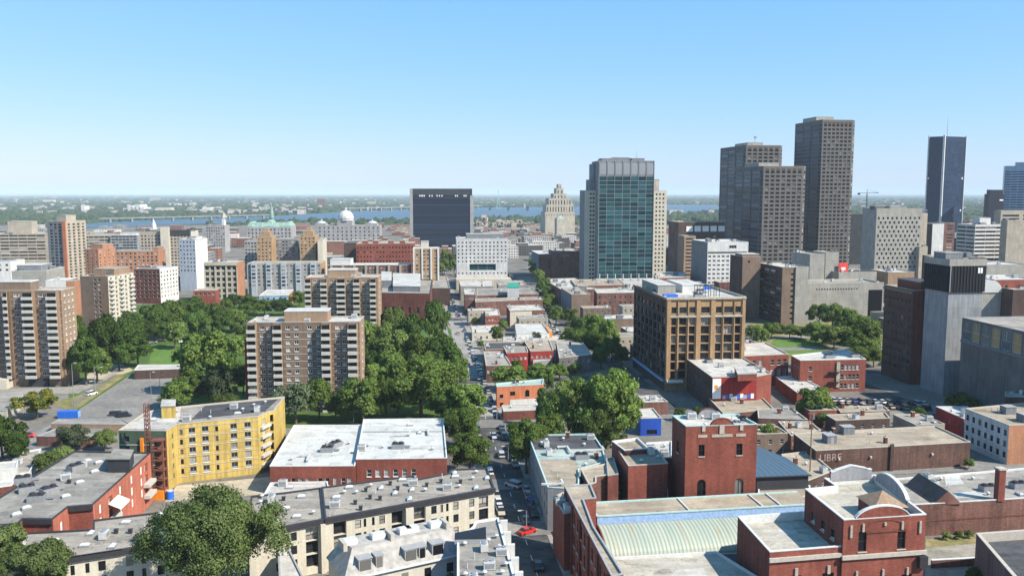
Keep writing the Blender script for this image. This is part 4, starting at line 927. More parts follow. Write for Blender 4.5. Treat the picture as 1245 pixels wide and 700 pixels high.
p, h = box3(1222, 1225, 1300, 268, 830, mode='L', dep=10, r=R(4)); b = simple('stone_office', 'plain tan stone office behind the striped office, at the photo edge', p, h, 'concrete_warm', 'roof_mid', 0.6, 'coping_stone', (4, ['plant', 'hut'], 6))
p, h = box3(1214, 1217, 1300, 256, 1000, mode='L', dep=12, r=R(4)); b = simple('stone_office', 'tan-topped office with dark window bands behind the striped office', p, h, 'concrete_warm', 'roof_mid', 0.6, 'coping_stone', wins=[((0, [0.15, 0.45, 0.75], 20, [h-7, h-11, h-15], 2.2), {'style': 'bare', 'glass': 'glass_dk'})])
p, h = box3(1197, 1203, 1221, 236, 1300, mode='L', r=R(8)); b = simple('office_tower', 'black office tower in front of the pale blue glass tower', p, h, 'slab_dark', 'roof_dark', 0.6, 'coping_dark'); b.slab('sign_panel', 0, 0.7, 0.95, h-10, h-8, 0.02, 0.4, 'sign_white', frac=True)
penthouse(b, sub(p, 0.1, 0.95, 0.1, 0.9), 7, 'slab_dark', 'roof_dark')
p, h = box3(1219, 1222, 1290, 202, 1350, mode='L', dep=30, r=R(-26))
b = Bld('glass_tower', 'pale blue glass tower cut by the photo edge', p, h, 'blue_pale', 'roof_grey', 0.6); b.win(0, [(k+0.5)/8 for k in range(8)], b.E(0)[2]/8*0.93, b.rows(10, 3.9, 30), 2.2, 'bare', 'frame_grey', 'glass_sky', dep=0.1); b.done(); penthouse(b, sub(p, 0.2, 1, 0.2, 0.8), 6, 'blue_pale', 'roof_grey')
# ---- brown tower pair before the theatre
p, h = box3(888, 903, 925, 312, 560, mode='L', r=R(8)); b = simple('brown_block', 'brown brick block with a raised stair head, first of the two joined brown blocks', p, h, 'brick_brown', 'roof_pale', 0.6, 'coping_stone', (2, ['hvac', 'vent'], 3), edgemat={3: 'brick_dark'}); penthouse(b, sub(p, 0.0, 0.95, 0.05, 0.6), 2, 'brick_brown', 'roof_pale')  # flank in darker brick, its shade put into the colour
b.slab('window', 0, 0.3, 0.42, h-4, h-2.5, 0.0, 0.04, 'glass_dk', frac=True)
p, h = box3(922, 951.5, 982.5, 325, 535, mode='L', r=R(8))
b = Bld('brown_block', 'tall brown block with shaded window rows on its flank and a blank grey concrete end', p, h, 'brick_brown', 'roof_pale', 0.6, 'coping_stone', edgemat={3: 'brick_dark'})  # darker brick on the flank paints in its shade
b.win(3, [0.14, 0.38, 0.62, 0.86], b.E(3)[2]*0.2, b.rows(4, 3.5, 9), 1.6, 'bare', 'frame_dark', 'glass', dep=0.3); b.win(0, [0.40], 2.0, b.rows(5, 3.5, 9), 1.3, 'bare', glass='glass_dk', dep=0.5); b.done()
b.slab('concrete_face', 0, 0.50, 1.005, 0, h+0.3, 0.02, 0.9, 'concrete', frac=True); b.clutter(5, ['plant', 'hvac', 'vent'], 4)
# ---- concrete theatre and its long wall
p, h = box3(962, 985, 1003, 309, 640, mode='L', r=R(8)); b = simple('theatre', 'tall windowless concrete stage tower of the theatre', p, h, 'concrete', 'roof_mid', 0.6, 'coping_stone', (2, ['hvac'], 1)); 
p, h = box3(1001, 1004, 1020, 307, 650, mode='L', dep=20, r=R(8)); simple('theatre_wing', 'pale concrete theatre wing beside the red sign', p, h, 'concrete', 'roof_mid', 0.6, 'coping_stone')
p, h = box3(1017, 1020, 1066, 331, 640, mode='L', dep=25, r=R(8)); b = simple('theatre_wing', 'low concrete annexe carrying white roof domes beyond the long parapet wall', p, h, 'concrete', 'roof_dark', 0.6, 'coping_stone', (5, ['skylight', 'hvac'], 2))
q = root('billboard', 'bright red billboard standing on the theatre roof', 'billboard', (*atD(1025, 332, 650).xy, 0)); zz = atD(1025, 332, 650).z
m = MB(); w = 11/F*650; m.box((0, 0, zz+4), (w, 0.5, 7.5), 0, ROT); m.build('panel', 'sign_red', q); m = MB(); m.box((0, -0.3, zz+3.4), (w*0.5, 0.1, 2.0), 0, ROT); m.build('lettering', 'sign_white', q)
m = MB(); m.box((-w*0.35, 0.5, zz/2), (0.5, 0.5, zz+2), 0); m.box((w*0.35, 0.5, zz/2), (0.5, 0.5, zz+2), 0); m.build('frame', 'metal_grey', q)
p, h = box3(960, 982, 1075, 345, 545, mode='L', r=R(8)); b = Bld('theatre_podium', 'long low concrete podium with a row of slots under its parapet, behind the park', p, h, 'concrete', 'roof_mid', 0.9, 'coping_stone'); b.win(0, [0.12+0.035*k for k in range(16)], 0.9, [h-4.2], 1.0, 'bare', glass='glass_dk'); b.done(); b.clutter(6, ['skylight', 'hvac'], 8)
b.slab('gateway', 0, 0.80, 0.98, 0.1, h-4.5, 0.0, 0.1, 'glass_dk', frac=True)
# ---- tower crane far off
c = atD(1053, 262, 1500); q = root('tower_crane', 'tower crane working behind the tallest brown skyscraper', 'crane', (c.x, c.y, 0)); zt = atD(1053, 234, 1500).z
m = MB(); m.tube([(0, 0, 0), (0, 0, zt)], 1.0, 4); m.build('mast', 'metal_grey', q); m = MB(); m.tube([(-15, 0, zt-1), (20, 0, zt-0.5)], 0.8, 4); m.tube([(0, 0, zt+5), (20, 0, zt)], 0.25, 4); m.tube([(0, 0, zt-1), (0, 0, zt+5)], 0.6, 4); m.build('jib', 'metal_grey', q); m = MB(); m.box((-14, 0, zt-2.5), (4, 2, 3)); m.build('counterweight', 'metal_dark', q)
# ---- landmarks of the old town
def dome(b, c, r, z, mat, drum=None, hgt=1.0):
    m = MB(); n = 14; k = 6
    if drum: m.cyl((c[0], c[1], z), r*0.95, drum, n); z += drum
    for a in range(k):
        z0, z1 = math.sin(math.pi/2*a/k), math.sin(math.pi/2*(a+1)/k); r0, r1 = math.cos(math.pi/2*a/k)*r, math.cos(math.pi/2*(a+1)/k)*r
        for q in range(n):
            t0, t1 = 2*math.pi*q/n, 2*math.pi*(q+1)/n
            m.face([(c[0]+r0*math.cos(t0), c[1]+r0*math.sin(t0), z+z0*r*hgt), (c[0]+r0*math.cos(t1), c[1]+r0*math.sin(t1), z+z0*r*hgt), (c[0]+r1*math.cos(t1), c[1]+r1*math.sin(t1), z+z1*r*hgt), (c[0]+r1*math.cos(t0), c[1]+r1*math.sin(t0), z+z1*r*hgt)])
    m.cyl((c[0], c[1], z+r*hgt), r*0.12, r*0.35, 8); m.build('dome', mat, b.root, smooth=False)
p, h = box3(386, 462, 466, 274, 1500, mode='R', dep=30, r=R(3)); b = Bld('market_hall', 'long grey stone market hall crowned by a pale silver dome', p, h, 'stone_grey', 'roof_teal', 0.6, 'coping_stone'); b.win(0, 14, 2.4, b.rows(6, 6.5, 4), 3.5, 'cross', 'frame_grey', 'glass_dk'); b.done()
cc = sub(p, 0.44, 0.45, 0.4, 0.5)[0]-b.c; m = MB(); m.box((cc.x, cc.y, h+4), (26, 22, 9)); m.build('drum_base', 'stone_grey', b.root); dome(b, cc, 14, h+8, 'metal_pale', 4)
for u in (0.05, 0.87):
    c2 = sub(p, u, u+.01, 0.3, 0.5)[0]-b.c; m = MB(); m.box((c2.x, c2.y, h+1), (18, 16, 6)); m.build('pavilion', 'stone_grey', b.root); dome(b, c2, 8, h+4, 'metal_pale', None, 0.45)
p, h = box3(300, 354, 358, 276, 1450, mode='R', dep=40, r=R(3)); b = Bld('city_hall', 'stone hall with a broad pale green copper mansard roof and a slim green spire', p, h, 'stone_grey', 'verdigris', 0.0); b.win(0, 12, 2.4, b.rows(6, 6.0, 5), 3.4, 'cross', 'frame_grey', 'glass_dk'); b.done()
def mansard(b, poly, z0, hgt, ins, mat):
    lo = [(p_[0]-b.c.x, p_[1]-b.c.y) for p_ in poly]; hi = inset(lo, ins); m = MB()
    for i in range(len(lo)):
        j = (i+1) % len(lo); m.face([(*lo[i], z0), (*lo[j], z0), (*hi[j], z0+hgt), (*hi[i], z0+hgt)])
    m.face([(*q, z0+hgt) for q in hi]); return m.build('mansard_roof', mat, b.root)
mansard(b, p, h, 7, 5, 'verdigris'); mansard(b, sub(p, 0.40, 0.60, 0, 1), h+1, 11, 6, 'verdigris'); mansard(b, sub(p, 0.0, 0.16, 0, 1), h+1, 8, 5, 'verdigris'); mansard(b, sub(p, 0.84, 1, 0, 1), h+1, 8, 5, 'verdigris')
cc = sub(p, 0.52, 0.53, 0.4, 0.5)[0]-b.c; m = MB(); m.cyl((cc.x, cc.y, h+15), 3.4, 9, 8); m.cyl((cc.x, cc.y, h+24), 3.0, 16, 8, 0, 0.2); m.build('spire', 'verdigris', b.root)
p, h = box3(250, 273, 279, 274, 1200, mode='R', r=R(0)); b = simple('stone_office', 'grey stone office with a sharp white pointed tower near the green-roofed hall', p, h, 'stone_grey', 'roof_mid', 0.6, wins=[((0, 8, 2.0, [h-5-4*k for k in range(7)], 2.2), {})])
cc = sub(p, 0.86, 0.98, 0.0, 0.4); penthouse(b, cc, 11, 'render_white', 'roof_white'); m = MB(); c0 = (cc[0]+cc[2])/2-b.c; m.cyl((c0.x, c0.y, h+10.5), 5.5, 8, 4, 0, 0.2); m.build('pointed_roof', 'roof_pale', b.root)
p, h = box3(182, 190, 192, 278, 1250, mode='R', dep=10); b = simple('church_cupola', 'little white cupola rising behind the tan hotel', p, h, 'render_white', 'roof_white', 0.0); m = MB(); m.cyl((0, 0, h), 3.5, 5, 8); m.cyl((0, 0, h+5), 3.2, 8, 8, 0, 0.2); m.build('cupola', 'render_white', b.root)
# cubic housing on the far bank
rr = random.Random(4)
for gx0, gx1, gy0, gy1, n, lab in ((577, 600, 262, 276, 26, 'heap of pale concrete housing cubes closest beside the black slab'), (600, 626, 259, 276, 30, 'tallest heap of pale concrete housing cubes by the river'), (624, 642, 268, 277, 14, 'low pale tail of the heap of concrete housing cubes')):
    c = gp((gx0+gx1)/2, 277); q = root('cube_housing', lab, 'housing', c)
    for k in range(n):
        px = rr.uniform(gx0, gx1); f = 1-abs((px-(gx0+gx1)/2)/((gx1-gx0)/2)); py = rr.uniform(gy1-(gy1-gy0)*f, gy1); P = atD(px, py, c.y+rr.uniform(-20, 20)); P.z = max(P.z, 8)
        m = MB(); m.box((0, 0, 0), (13, 12, 10), 0, rr.uniform(-0.3, 0.3)); m.box((rr.uniform(-3, 3), -6.1, 0), (4, 0.3, 5), 1); m.build('housing_cube', ['concrete_warm', 'glass_dk'], q, P-c); 
    m = MB(); m.box((0, 8, 6), ((gx1-gx0)/F*c.y*0.8, 10, 14)); m.build('core', 'concrete', q)
# white faceted hall on the island and its neighbours
c = gp(167, 258); q = root('exhibition_hall', 'white faceted exhibition hall on the wooded far bank', 'hall', c); s = c.y/F
m = MB()
for (x0, x1, hh) in ((-12, -6, 5), (-7, -1, 8), (-2, 3, 6.5), (2, 8, 9.5), (7, 13, 6)): m.prism([(x0*s, -40), (x1*s, -40), (x1*s*0.95, 40), (x0*s, 40)], 0, hh*s, 0)
m.build('hall_body', 'render_white', q)
for i, (px, py, w, hgt, lab, wl) in enumerate(((201, 258, 17, 5.5, 'long cream hall beside the white faceted hall on the far bank', 'render_cream'), (253, 258, 10, 6, 'plain white shed in the woods of the far bank, alone past the cream hall', 'render_white'), (285, 258, 26, 2.5, 'very long low white shed in the far bank woods', 'render_white'), (188, 244, 9, 4, 'pale block high up on the far shore horizon', 'concrete_warm'), (391, 252, 9, 10, 'brown tower block far across the river', 'brick_old'), (104, 258, 4, 8, 'white fairground mast structure on the wooded island', 'render_white'), (60, 246, 12, 3, 'pale far roof among the distant woods on the photo edge side', 'render_cream'), (452, 249, 10, 4, 'pale block on the far shore above the pier bridge', 'concrete_warm'))):
    c = gp(px, py); s = c.y/F; b = simple('far_hall', lab, rect(c.x, c.y, w*s, 60), hgt*s, wl, 'roof_white', 0.3)
# ================================================================ middle distance: blocks between the streets
def qb(name, label, px, h, wall, roof, par=0.45, cop='coping_grey', clutter=None, wins=(), edgemat=None, cat='building', group=None):
    return simple(name, label, quad(px, h), h, wall, roof, par, cop, clutter, group, wins, edgemat, cat)
# ---- tan commercial building with tall piers
p, h = box3(771, 810, 907, 362, 354, mode='L')
b = Bld('loft_building', 'tan brick loft building with tall piers, dark glazed bays and a cluttered pale roof', p, h, 'brick_ochre', 'roof_pale', 0.9, 'coping_stone', edgemat={3: 'brick_dark'})  # side turned from the sun is darkened through its brick colour
bays = [(.067, .133), (.165, .26), (.289, .367), (.438, .549), (.622, .70), (.727, .84), (.867, .944)]
l = b.E(0)[2]
zs = [h-6.6]+[h-11.6-3.75*k for k in range(7)]
for u0, u1 in bays:
    w = (u1-u0)*l-0.15
    b.win(0, [((u0+u1)/2, w)], w, zs[:1], 2.6, 'cross', 'frame_dark', 'glass', 'limestone', 0.5)
    b.win(0, [((u0+u1)/2, w)], w, zs[1:], 3.35, 'triple', 'frame_dark', 'glass', None, 1.0)
l3 = b.E(3)[2]
for k in range(8):
    b.win(3, [(k+0.5)/8], l3/8*0.72, zs[:1], 2.6, 'cross', 'frame_dark', 'glass', None, 0.4); b.win(3, [(k+0.5)/8], l3/8*0.72, zs[1:], 3.0, 'triple', 'frame_dark', 'glass', None, 0.8)
b.done()
b.slab('cornice', 0, 0.0, 1.0, h-0.8, h+0.05, 0.02, 0.7, 'limestone', frac=True); b.slab('cornice', 3, 0.0, 1.0, h-0.8, h+0.05, 0.02, 0.7, 'brick_brown', frac=True)
b.slab('string_course', 0, 0.02, 0.98, h-8.3, h-7.5, 0.02, 0.45, 'limestone', frac=True)
for u0, u1 in zip([0.0]+[q[1] for q in bays], [q[0] for q in bays]+[1.0]): b.slab('pier', 0, u0+0.012, u1-0.012, 0.1, h-1.2, 0.02, 0.5, 'brick_ochre', frac=True)
penthouse(b, sub(p, 0.05, 0.28, 0.35, 0.85), 4, 'concrete', 'roof_white'); penthouse(b, sub(p, 0.42, 0.70, 0.45, 0.9), 3.5, 'render_white', 'roof_white', 'coping_white')
b.clutter(10, ['plant', 'hvac', 'vent', 'hut'], 21)
m = MB(); m.box((0, 0, 0.6), (6, 3.4, 1.0)); b.on_roof('tarpaulin', m, ['blue_plastic'], sub(p, 0.14, 0.15, 0.2, 0.3)[0], ROT)
m = MB(); m.box((0, 0, 0.6), (4, 2.4, 1.2)); b.on_roof('tarpaulin', m, ['blue_plastic'], sub(p, 0.86, 0.87, 0.7, 0.8)[0], ROT)
m = MB()
for x in range(5): m.tube([(x*2.4, 0, 0), (x*2.4, 0, 5)], 0.14, 4); m.tube([(x*2.4, 4, 0), (x*2.4, 4, 5)], 0.14, 4); m.tube([(x*2.4, 0, 5), (x*2.4, 4, 5)], 0.14, 4)
m.tube([(0, 0, 5), (9.6, 0, 5)], 0.14, 4); m.tube([(0, 4, 5), (9.6, 4, 5)], 0.14, 4); b.on_roof('sign_frame', m, ['black'], sub(p, 0.45, 0.46, 0.12, 0.2)[0], ROT)
b.slab('shop_awning', 0, 0.02, 0.22, 3.6, 4.6, 0.02, 1.4, 'awning', frac=True); b.slab('shop_awning', 3, 0.02, 0.98, 3.8, 4.5, 0.02, 0.9, 'flashing_blue', frac=True)
# ---- L-shaped brick warehouse with a painted end
h = 13.3; p = quad([(866, 458.6), (920, 457.5), (938, 454), (901, 433), (959, 430.5), (931, 416), (893, 419), (818, 424)], h)
b = Bld('warehouse', 'L-shaped brick warehouse with a worn pale roof and a red front above a graffiti band', p, h, 'brick_red', 'roof_pale', 0.4, 'coping_stone', edgemat={7: 'brick_dark', 0: 'render_red'})  # long side wall has its shade put into a darker brick
b.win(7, [(k+0.5)/12 for k in range(12)], 1.7, [h-4.2, h-8.2], 2.0, 'cross', 'frame_grey', 'glass_dk'); b.win(3, [0.15, 0.28, 0.41, 0.66, 0.8, 0.92], 1.6, [h-4.4, h-8.6], 2.4, 'sash', 'frame_white', 'glass_bl', 'limestone'); b.done(); b.clutter(9, ['hvac', 'vent', 'plant', 'pipe'], 31, 1.5)
b.slab('sign_panel', 0, 0.01, 0.20, h-8.2, h-0.5, 0.02, 0.12, 'awning', frac=True); b.slab('sign_panel', 0, 0.06, 0.13, h-4.6, h-3.0, 0.13, 0.2, 'orange', frac=True)
for k in range(9): b.slab('graffiti', 0, 0.24+0.08*k, 0.24+0.08*k+0.07, h-8.4+0.3*(k % 2), h-7.0+0.25*(k % 3), 0.02, 0.05, ['flashing_blue', 'blue_plastic', 'sign_white'][k % 3], frac=True)
penthouse(b, quad([(897, 462), (920, 461), (916, 452), (893, 453)], h)[0:4], 2.6, 'brick_red', 'roof_pale')
# ---- brick block by the parking lot
h = 13.5; p = quad([(973, 438), (1053, 436.5), (1030, 424.5), (962, 432)], h)
b = Bld('brick_building', 'three-storey red brick block with a black fire escape, beside the shaded parking lot', p, h, 'brick_red', 'roof_white', 0.4, 'coping_white')
b.win(0, [0.16], 1.6, [h-4.6, h-8.6], 1.9, 'sash', 'frame_white', 'glass_dk', 'limestone'); b.win(0, [0.64, 0.70, 0.76, 0.82, 0.88], 1.3, [h-4.4, h-8.4, h-12.2], 2.2, 'sash', 'frame_white', 'glass_bl', 'limestone'); b.win(3, 4, 1.3, [h-4.6, h-8.6], 2.0, 'sash', 'frame_white', 'glass_dk'); b.done()
for z in (h-9.3, h-5.1): b.slab('fire_escape', 0, 0.44, 0.60, z, z+0.15, 0.05, 1.5, 'black', frac=True); b.slab('fire_escape', 0, 0.44, 0.60, z+0.9, z+1.0, 1.4, 1.5, 'black', frac=True)
b.slab('drain_panel', 0, 0.55, 0.60, 2, h-1, 0.02, 0.5, 'limestone', frac=True); b.clutter(4, ['plant', 'vent', 'pipe'], 33)
qb('brick_building', 'low red brick shed with a pale roof wedged between the warehouse and the fire-escape block', [(943, 458), (969, 477), (1008, 475.5), (969, 456)], 5, 'brick_red', 'roof_pale', 0.3, 'coping_white', (3, ['vent'], 34))
# ---- white-crowned grey tower, dark brick neighbour, glazed hall
p, h = box3(1127, 1155.5, 1197, 316, 345, mode='L')
b = Bld('telephone_tower', 'grey concrete tower with a black louvred crown, tallest building close to the parking lot', p, h, 'concrete_grey', 'roof_grey', 0.9, 'coping_stone'); b.done()
lp = b.lp
m = MB(); m.prism(inset(lp, -0.55), h-13.0, h-2.4, 0, bot=True); m.build('louvred_crown', 'louvre', b.root); m = MB(); q_ = inset(lp, -0.62)
for i in range(4):
    a_, c_ = Vector(q_[i]), Vector(q_[(i+1) % 4]); n_ = int((c_-a_).length/1.25)
    for k in range(1, n_): pp = a_+(c_-a_)*(k/n_); m.box((pp.x, pp.y, h-7.7), (0.28, 0.28, 10.4), 0, ROT)
m.build('louvre_fin', 'metal_dark', b.root)
m = MB(); m.prism(inset(lp, -0.7), h-2.4, h+0.3, 0, top=False); m.build('crown_band', 'concrete', b.root)
b.slab('sign_panel', 0, 0.80, 0.93, h-5.4, h-3.2, 0.57, 0.75, 'sign_white', frac=True); b.slab('corner_strip', 0, -0.015, 0.015, h-13, h-2.4, 0.58, 0.75, 'concrete_grey', frac=True)  # grey corner strip stands proud of the crown
penthouse(b, sub(p, 0.0, 0.5, 0.2, 0.7), 3.4, 'clad_grey', 'roof_grey'); b.clutter(7, ['plant', 'hut', 'hvac'], 35)
p, h = box3(1076, 1111, 1140, 353, 366, mode='L')
b = Bld('brick_factory', 'big dark brick factory block in shade, standing against the grey louvred tower', p, h, 'brick_deep', 'roof_tan', 0.8, 'coping_stone', edgemat={3: 'brick_dark'})  # shade of the side is painted as a darker brick than the front
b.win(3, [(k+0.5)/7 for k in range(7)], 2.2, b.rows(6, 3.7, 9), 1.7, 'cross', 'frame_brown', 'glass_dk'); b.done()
b.slab('cornice', 3, 0, 1, h-1.6, h-0.6, 0.02, 0.8, 'brick_brown', frac=True); penthouse(b, sub(p, 0.3, 1.0, 0.0, 0.8), 4.2, 'brick_deep', 'roof_dark')
P1 = atD(1170, 386, 333); h = P1.z; P0 = P1-GU*62
p = [P0, P0+GV*60, P1+GV*60, P1]
b = Bld('glazed_hall', 'large dark ribbed hall with a strip of tall reflecting windows under its flat roof', p, h, 'concrete_dark', 'roof_mid', 0.5, 'coping_grey')
b.win(3, [(k+0.5)/11 for k in range(11)], 4.7, [h-8.4], 7.2, 'cross', 'frame_white', 'glass_hall', None, 0.3); b.done(); b.clutter(9, ['pipe', 'chimney', 'vent', 'hvac'], 36)
b.slab('pale_sill', 3, 0, 1, h-9.4, h-8.7, 0.02, 0.4, 'clad_grey', frac=True)
p, h = box3(1203, 1209, 1260, 340, 480, mode='L', dep=25); b = simple('brick_building', 'red brick block with a white barrel-arched end behind the glazed hall', p, h, 'brick_red', 'roof_white', 0.5, 'coping_white', (5, ['hvac', 'vent'], 3), wins=[((0, [0.1, 0.3], 1.6, [h-5, h-9], 2), {})])
m = MB(); n = 10; r = 7
for k in range(n):
    t0, t1 = math.pi*k/n, math.pi*(k+1)/n; m.face([(r*math.cos(t0), 0, r*math.sin(t0)), (r*math.cos(t1), 0, r*math.sin(t1)), (r*math.cos(t1), 16, r*math.sin(t1)), (r*math.cos(t0), 16, r*math.sin(t0))]); m.face([(0, 0, 0), (r*math.cos(t0), 0, r*math.sin(t0)), (r*math.cos(t1), 0, r*math.sin(t1))])
q = atD(1205, 346, 478); link('barrel_roof', m.mesh('barrel_roof', ['metal_pale']), b.root, (q.x-b.c.x, q.y-b.c.y, h-7), ROT)
m = MB(); m.box((0, 0, 0), (14, 16, h-7)); link('arched_wing', m.mesh('arched_wing', ['concrete']), b.root, (q.x-b.c.x-8*math.sin(ROT), q.y-b.c.y+8.5, (h-7)/2), ROT)
for (xA, xB, xC, yt, D, wl, lab, dp) in ((1110, 1118, 1128, 300, 760, 'concrete_warm', 'pale low block just below the punched concrete block', 20), (1196, 1200, 1250, 322, 620, 'concrete', 'long low concrete roof behind the grey louvred tower', 30), (1075, 1080, 1112, 331, 640, 'brick_tan', 'low tan building with a hedge on its roof behind the dark brick factory', 25), (1228, 1232, 1280, 352, 470, 'brick_dark', 'dark brick shed at the photo edge above the glazed hall', 20)):
    p, h = box3(xA, xB, xC, yt, D, mode='L', dep=dp); simple('low_block', lab, p, h, wl, 'roof_pale', 0.5, 'coping_stone', (4, ['hvac', 'plant'], D))
p, h = box3(1140, 1146, 1197, 313, 500, mode='L', dep=20); simple('low_block', 'brown block whose rooftop plant peeps over the grey louvred tower', p, h, 'brick_old', 'roof_mid', 0.5, 'coping_stone', (5, ['plant', 'hut', 'hvac'], 5))
# ---- brick church-like hall right of the main street's left pavement (long red flank with grey roof pieces)
h = 17; p = quad([(463, 356), (523, 357), (526, 340), (466, 338)], h)
b = Bld('brick_hall', 'long red brick hall with pale metal roof boxes, beyond the big trees by the street', p, h, 'brick_deep', 'roof_mid', 0.5, 'coping_dark'); b.win(0, 6, 1.8, [4], 4, 'cross', 'frame_brown', 'glass_dk'); b.done()
penthouse(b, quad([(478, 353.5), (511, 354), (511, 338), (478, 337)], h), 3.6, 'clad_grey', 'roof_white'); penthouse(b, quad([(464, 349), (476, 349), (476, 338), (464, 337)], h), 5, 'clad_grey', 'roof_white')
qb('brick_building', 'dark narrow brick block by the street end below the tan striped apartment tower', [(522, 350), (547, 350), (543, 336), (522, 336)], 13, 'brick_dark', 'roof_mid', 0.5, 'coping_stone', (3, ['hvac'], 41))
qb('brick_building', 'small white-roofed shop on the street edge behind the dark round tree', [(512, 357), (536, 357), (534, 348), (512, 348)], 8, 'brick_old', 'roof_white', 0.4, 'coping_white', (2, ['vent'], 42))
# ---- the low roofs between the two parallel streets, front to back (x 553..720)
LOW = [
 ('brick_building', 'low brick house end with a slate lean-to, on the street corner behind the orange house', [(591, 444.5), (622, 444), (611, 427), (588, 427)], 7.5, 'brick_old', 'roof_mid', {}, 2),
 ('brick_building', 'bright red painted house between two grey roofs, one house in from the street corner', [(616, 429), (642, 428), (640, 421), (612, 421)], 9, 'render_red', 'roof_grey', {}, 1),
 ('brick_building', 'wide pale-roofed row house with a red painted back wall and a grey lean-to', [(645, 427), (673, 426), (668, 413.5), (637, 414)], 8.5, 'render_red', 'roof_tan', {}, 2),
 ('brick_building', 'end house of the row with a patched grey roof and blank pale flank', [(680, 435), (719.5, 431), (706, 412.5), (676, 413)], 8, 'concrete_dark', 'roof_mid', {}, 3),
 ('row_building', 'dark long roof directly behind the corner brick house', [(590, 425), (640, 423), (637, 415), (588, 416)], 7, 'brick_old', 'roof_dark', {}, 2),
 ('white_shed', 'bright white-roofed shed with a red-orange front beside its parking lot', [(628, 406), (668, 405), (660, 393), (626, 393.5)], 6, 'render_white', 'roof_white', {}, 0),
 ('row_building', 'pale low roof with orange patches close to the street bend', [(574, 405), (610, 404), (606, 395), (573, 396)], 4.5, 'render_cream', 'roof_pale', {}, 3),
 ('row_building', 'long low pale roof running beside the parking lot in front of the white shed', [(612, 416), (684, 413.5), (680, 408), (612, 409)], 4, 'concrete', 'roof_pale', {}, 3),
 ('brick_building', 'pale-fronted flat block with a pale roof facing the street, behind the orange-patched roof', [(569.5, 378), (601, 377), (598, 374.5), (568, 375.5)], 9.5, 'concrete_warm', 'roof_pale', {}, 2),
 ('brick_building', 'wide pale-roofed block with one cream and one brick half, beside the tree-lined street', [(620, 378), (662.5, 376.5), (655, 370.5), (616, 371.5)], 10, 'brick_old', 'roof_pale', {}, 3),
 ('row_building', 'small brick stair house between the two pale-roofed blocks', [(590, 384), (608, 383), (606, 376), (590, 377)], 9, 'brick_red', 'roof_white', {}, 1),
 ('brick_building', 'long brown brick back wall with a grey roof strip behind the two pale-roofed blocks', [(578, 367), (660, 364), (654, 361), (578, 363)], 10, 'brick_old', 'roof_mid', {}, 3),
 ('brick_building', 'raised brick corner block on the street behind the long brown back wall', [(565, 358), (578, 358), (577, 351), (564, 351)], 13, 'brick_old', 'roof_pale', {}, 1),
 ('row_building', 'grey roof with a small bright green hut on it, mid block', [(580, 359), (655, 357), (646, 350), (580, 351)], 10, 'brick_old', 'roof_grey', {}, 4),
 ('row_building', 'cluttered pale roofs just below the roof garden of the white hotel', [(560, 348), (600, 348), (600, 341), (558, 341)], 11, 'concrete', 'roof_pale', {}, 5),
 ('row_building', 'pale roof beside the tree-lined street below the roof garden of the white hotel', [(606, 347), (640, 347), (636, 341), (604, 341)], 11, 'concrete', 'roof_mid', {}, 4),
]
for (nm, lab, px, h, wl, rf, em, n) in LOW:
    b = Bld(nm, lab, quad(px, h), h, wl, rf, 0.35, 'coping_stone', edgemat=em)
    b.win(0, 5, 1.2, [h-3.4], 1.5, 'sash', 'frame_white', 'glass_bl'); b.done()
    if n: b.clutter(n+2, ['vent', 'hvac', 'skylight', 'chimney'], int(px[0][0]), 0.8)
    if 'green hut' in lab: penthouse(b, quad([(617, 361), (631, 361), (630, 355), (617, 355)], h), 7, 'paint_white', 'green_paint', 'green_paint')
    if 'white-roofed shed' in lab: b.slab('shop_front', 1, 0.0, 0.6, 0, h+0.4, 0.02, 1.5, 'orange', frac=True)
    if 'cream' in lab: b.slab('cream_face', 0, 0.0, 0.62, 0, h-0.6, 0.02, 0.25, 'render_cream', frac=True)
# lean-to and pent roofs
b = qb('lean_to', 'grey ribbed lean-to roof in the shadow between the red painted houses', [(648, 440), (672, 437), (670, 430), (649, 431)], 4.5, 'metal_grey', 'roof_teal', 0.0)
# ---- the cluster right of the tree-lined street (x 655..800, y 335..420)
CL = [
 ('brick_building', 'three-storey brick loft with faded paint and a pale roof, next to the tan loft building', [(726, 356.5), (776, 355.5), (776, 350), (722, 351)], 15, 'brick_old', 'roof_pale', 3, 2),
 ('brick_building', 'brown flat-fronted brick block with a bare sunlit wall, near the tree-lined street', [(695, 358), (718, 357.5), (706, 350), (682, 350)], 15, 'brick_brown', 'roof_tan', 0, 2),
 ('row_building', 'long pale flat roof crowded with vents along the tree-lined street', [(684, 353), (725, 351), (712, 343), (668, 343.5)], 12, 'brick_old', 'roof_pale', 0, 6),
 ('row_building', 'pale roof with a brick parapet in front of the stone wing of the glass tower', [(700, 347.5), (760, 346), (752, 339), (694, 340)], 13, 'brick_old', 'roof_tan', 0, 6),
 ('row_building', 'low pale roof with round white vents at the foot of the glass tower', [(748, 353), (800, 351), (792, 345), (742, 346)], 11, 'brick_old', 'roof_white', 0, 5),
 ('row_building', 'white-roofed low annexe below the faded brick loft', [(722, 388), (772, 387), (770, 382.5), (724, 383.5)], 8, 'brick_brown', 'roof_white', 0, 2),
 ('brick_building', 'small brick head house by the corner of the tan loft building roof', [(800, 338), (835, 337), (833, 331), (799, 332)], 15, 'brick_red', 'roof_white', 0, 2),
 ('row_building', 'pale low roof row behind the brown bare-walled block', [(672, 344), (706, 342.5), (700, 338), (664, 339)], 11, 'brick_old', 'roof_pale', 0, 4),
]
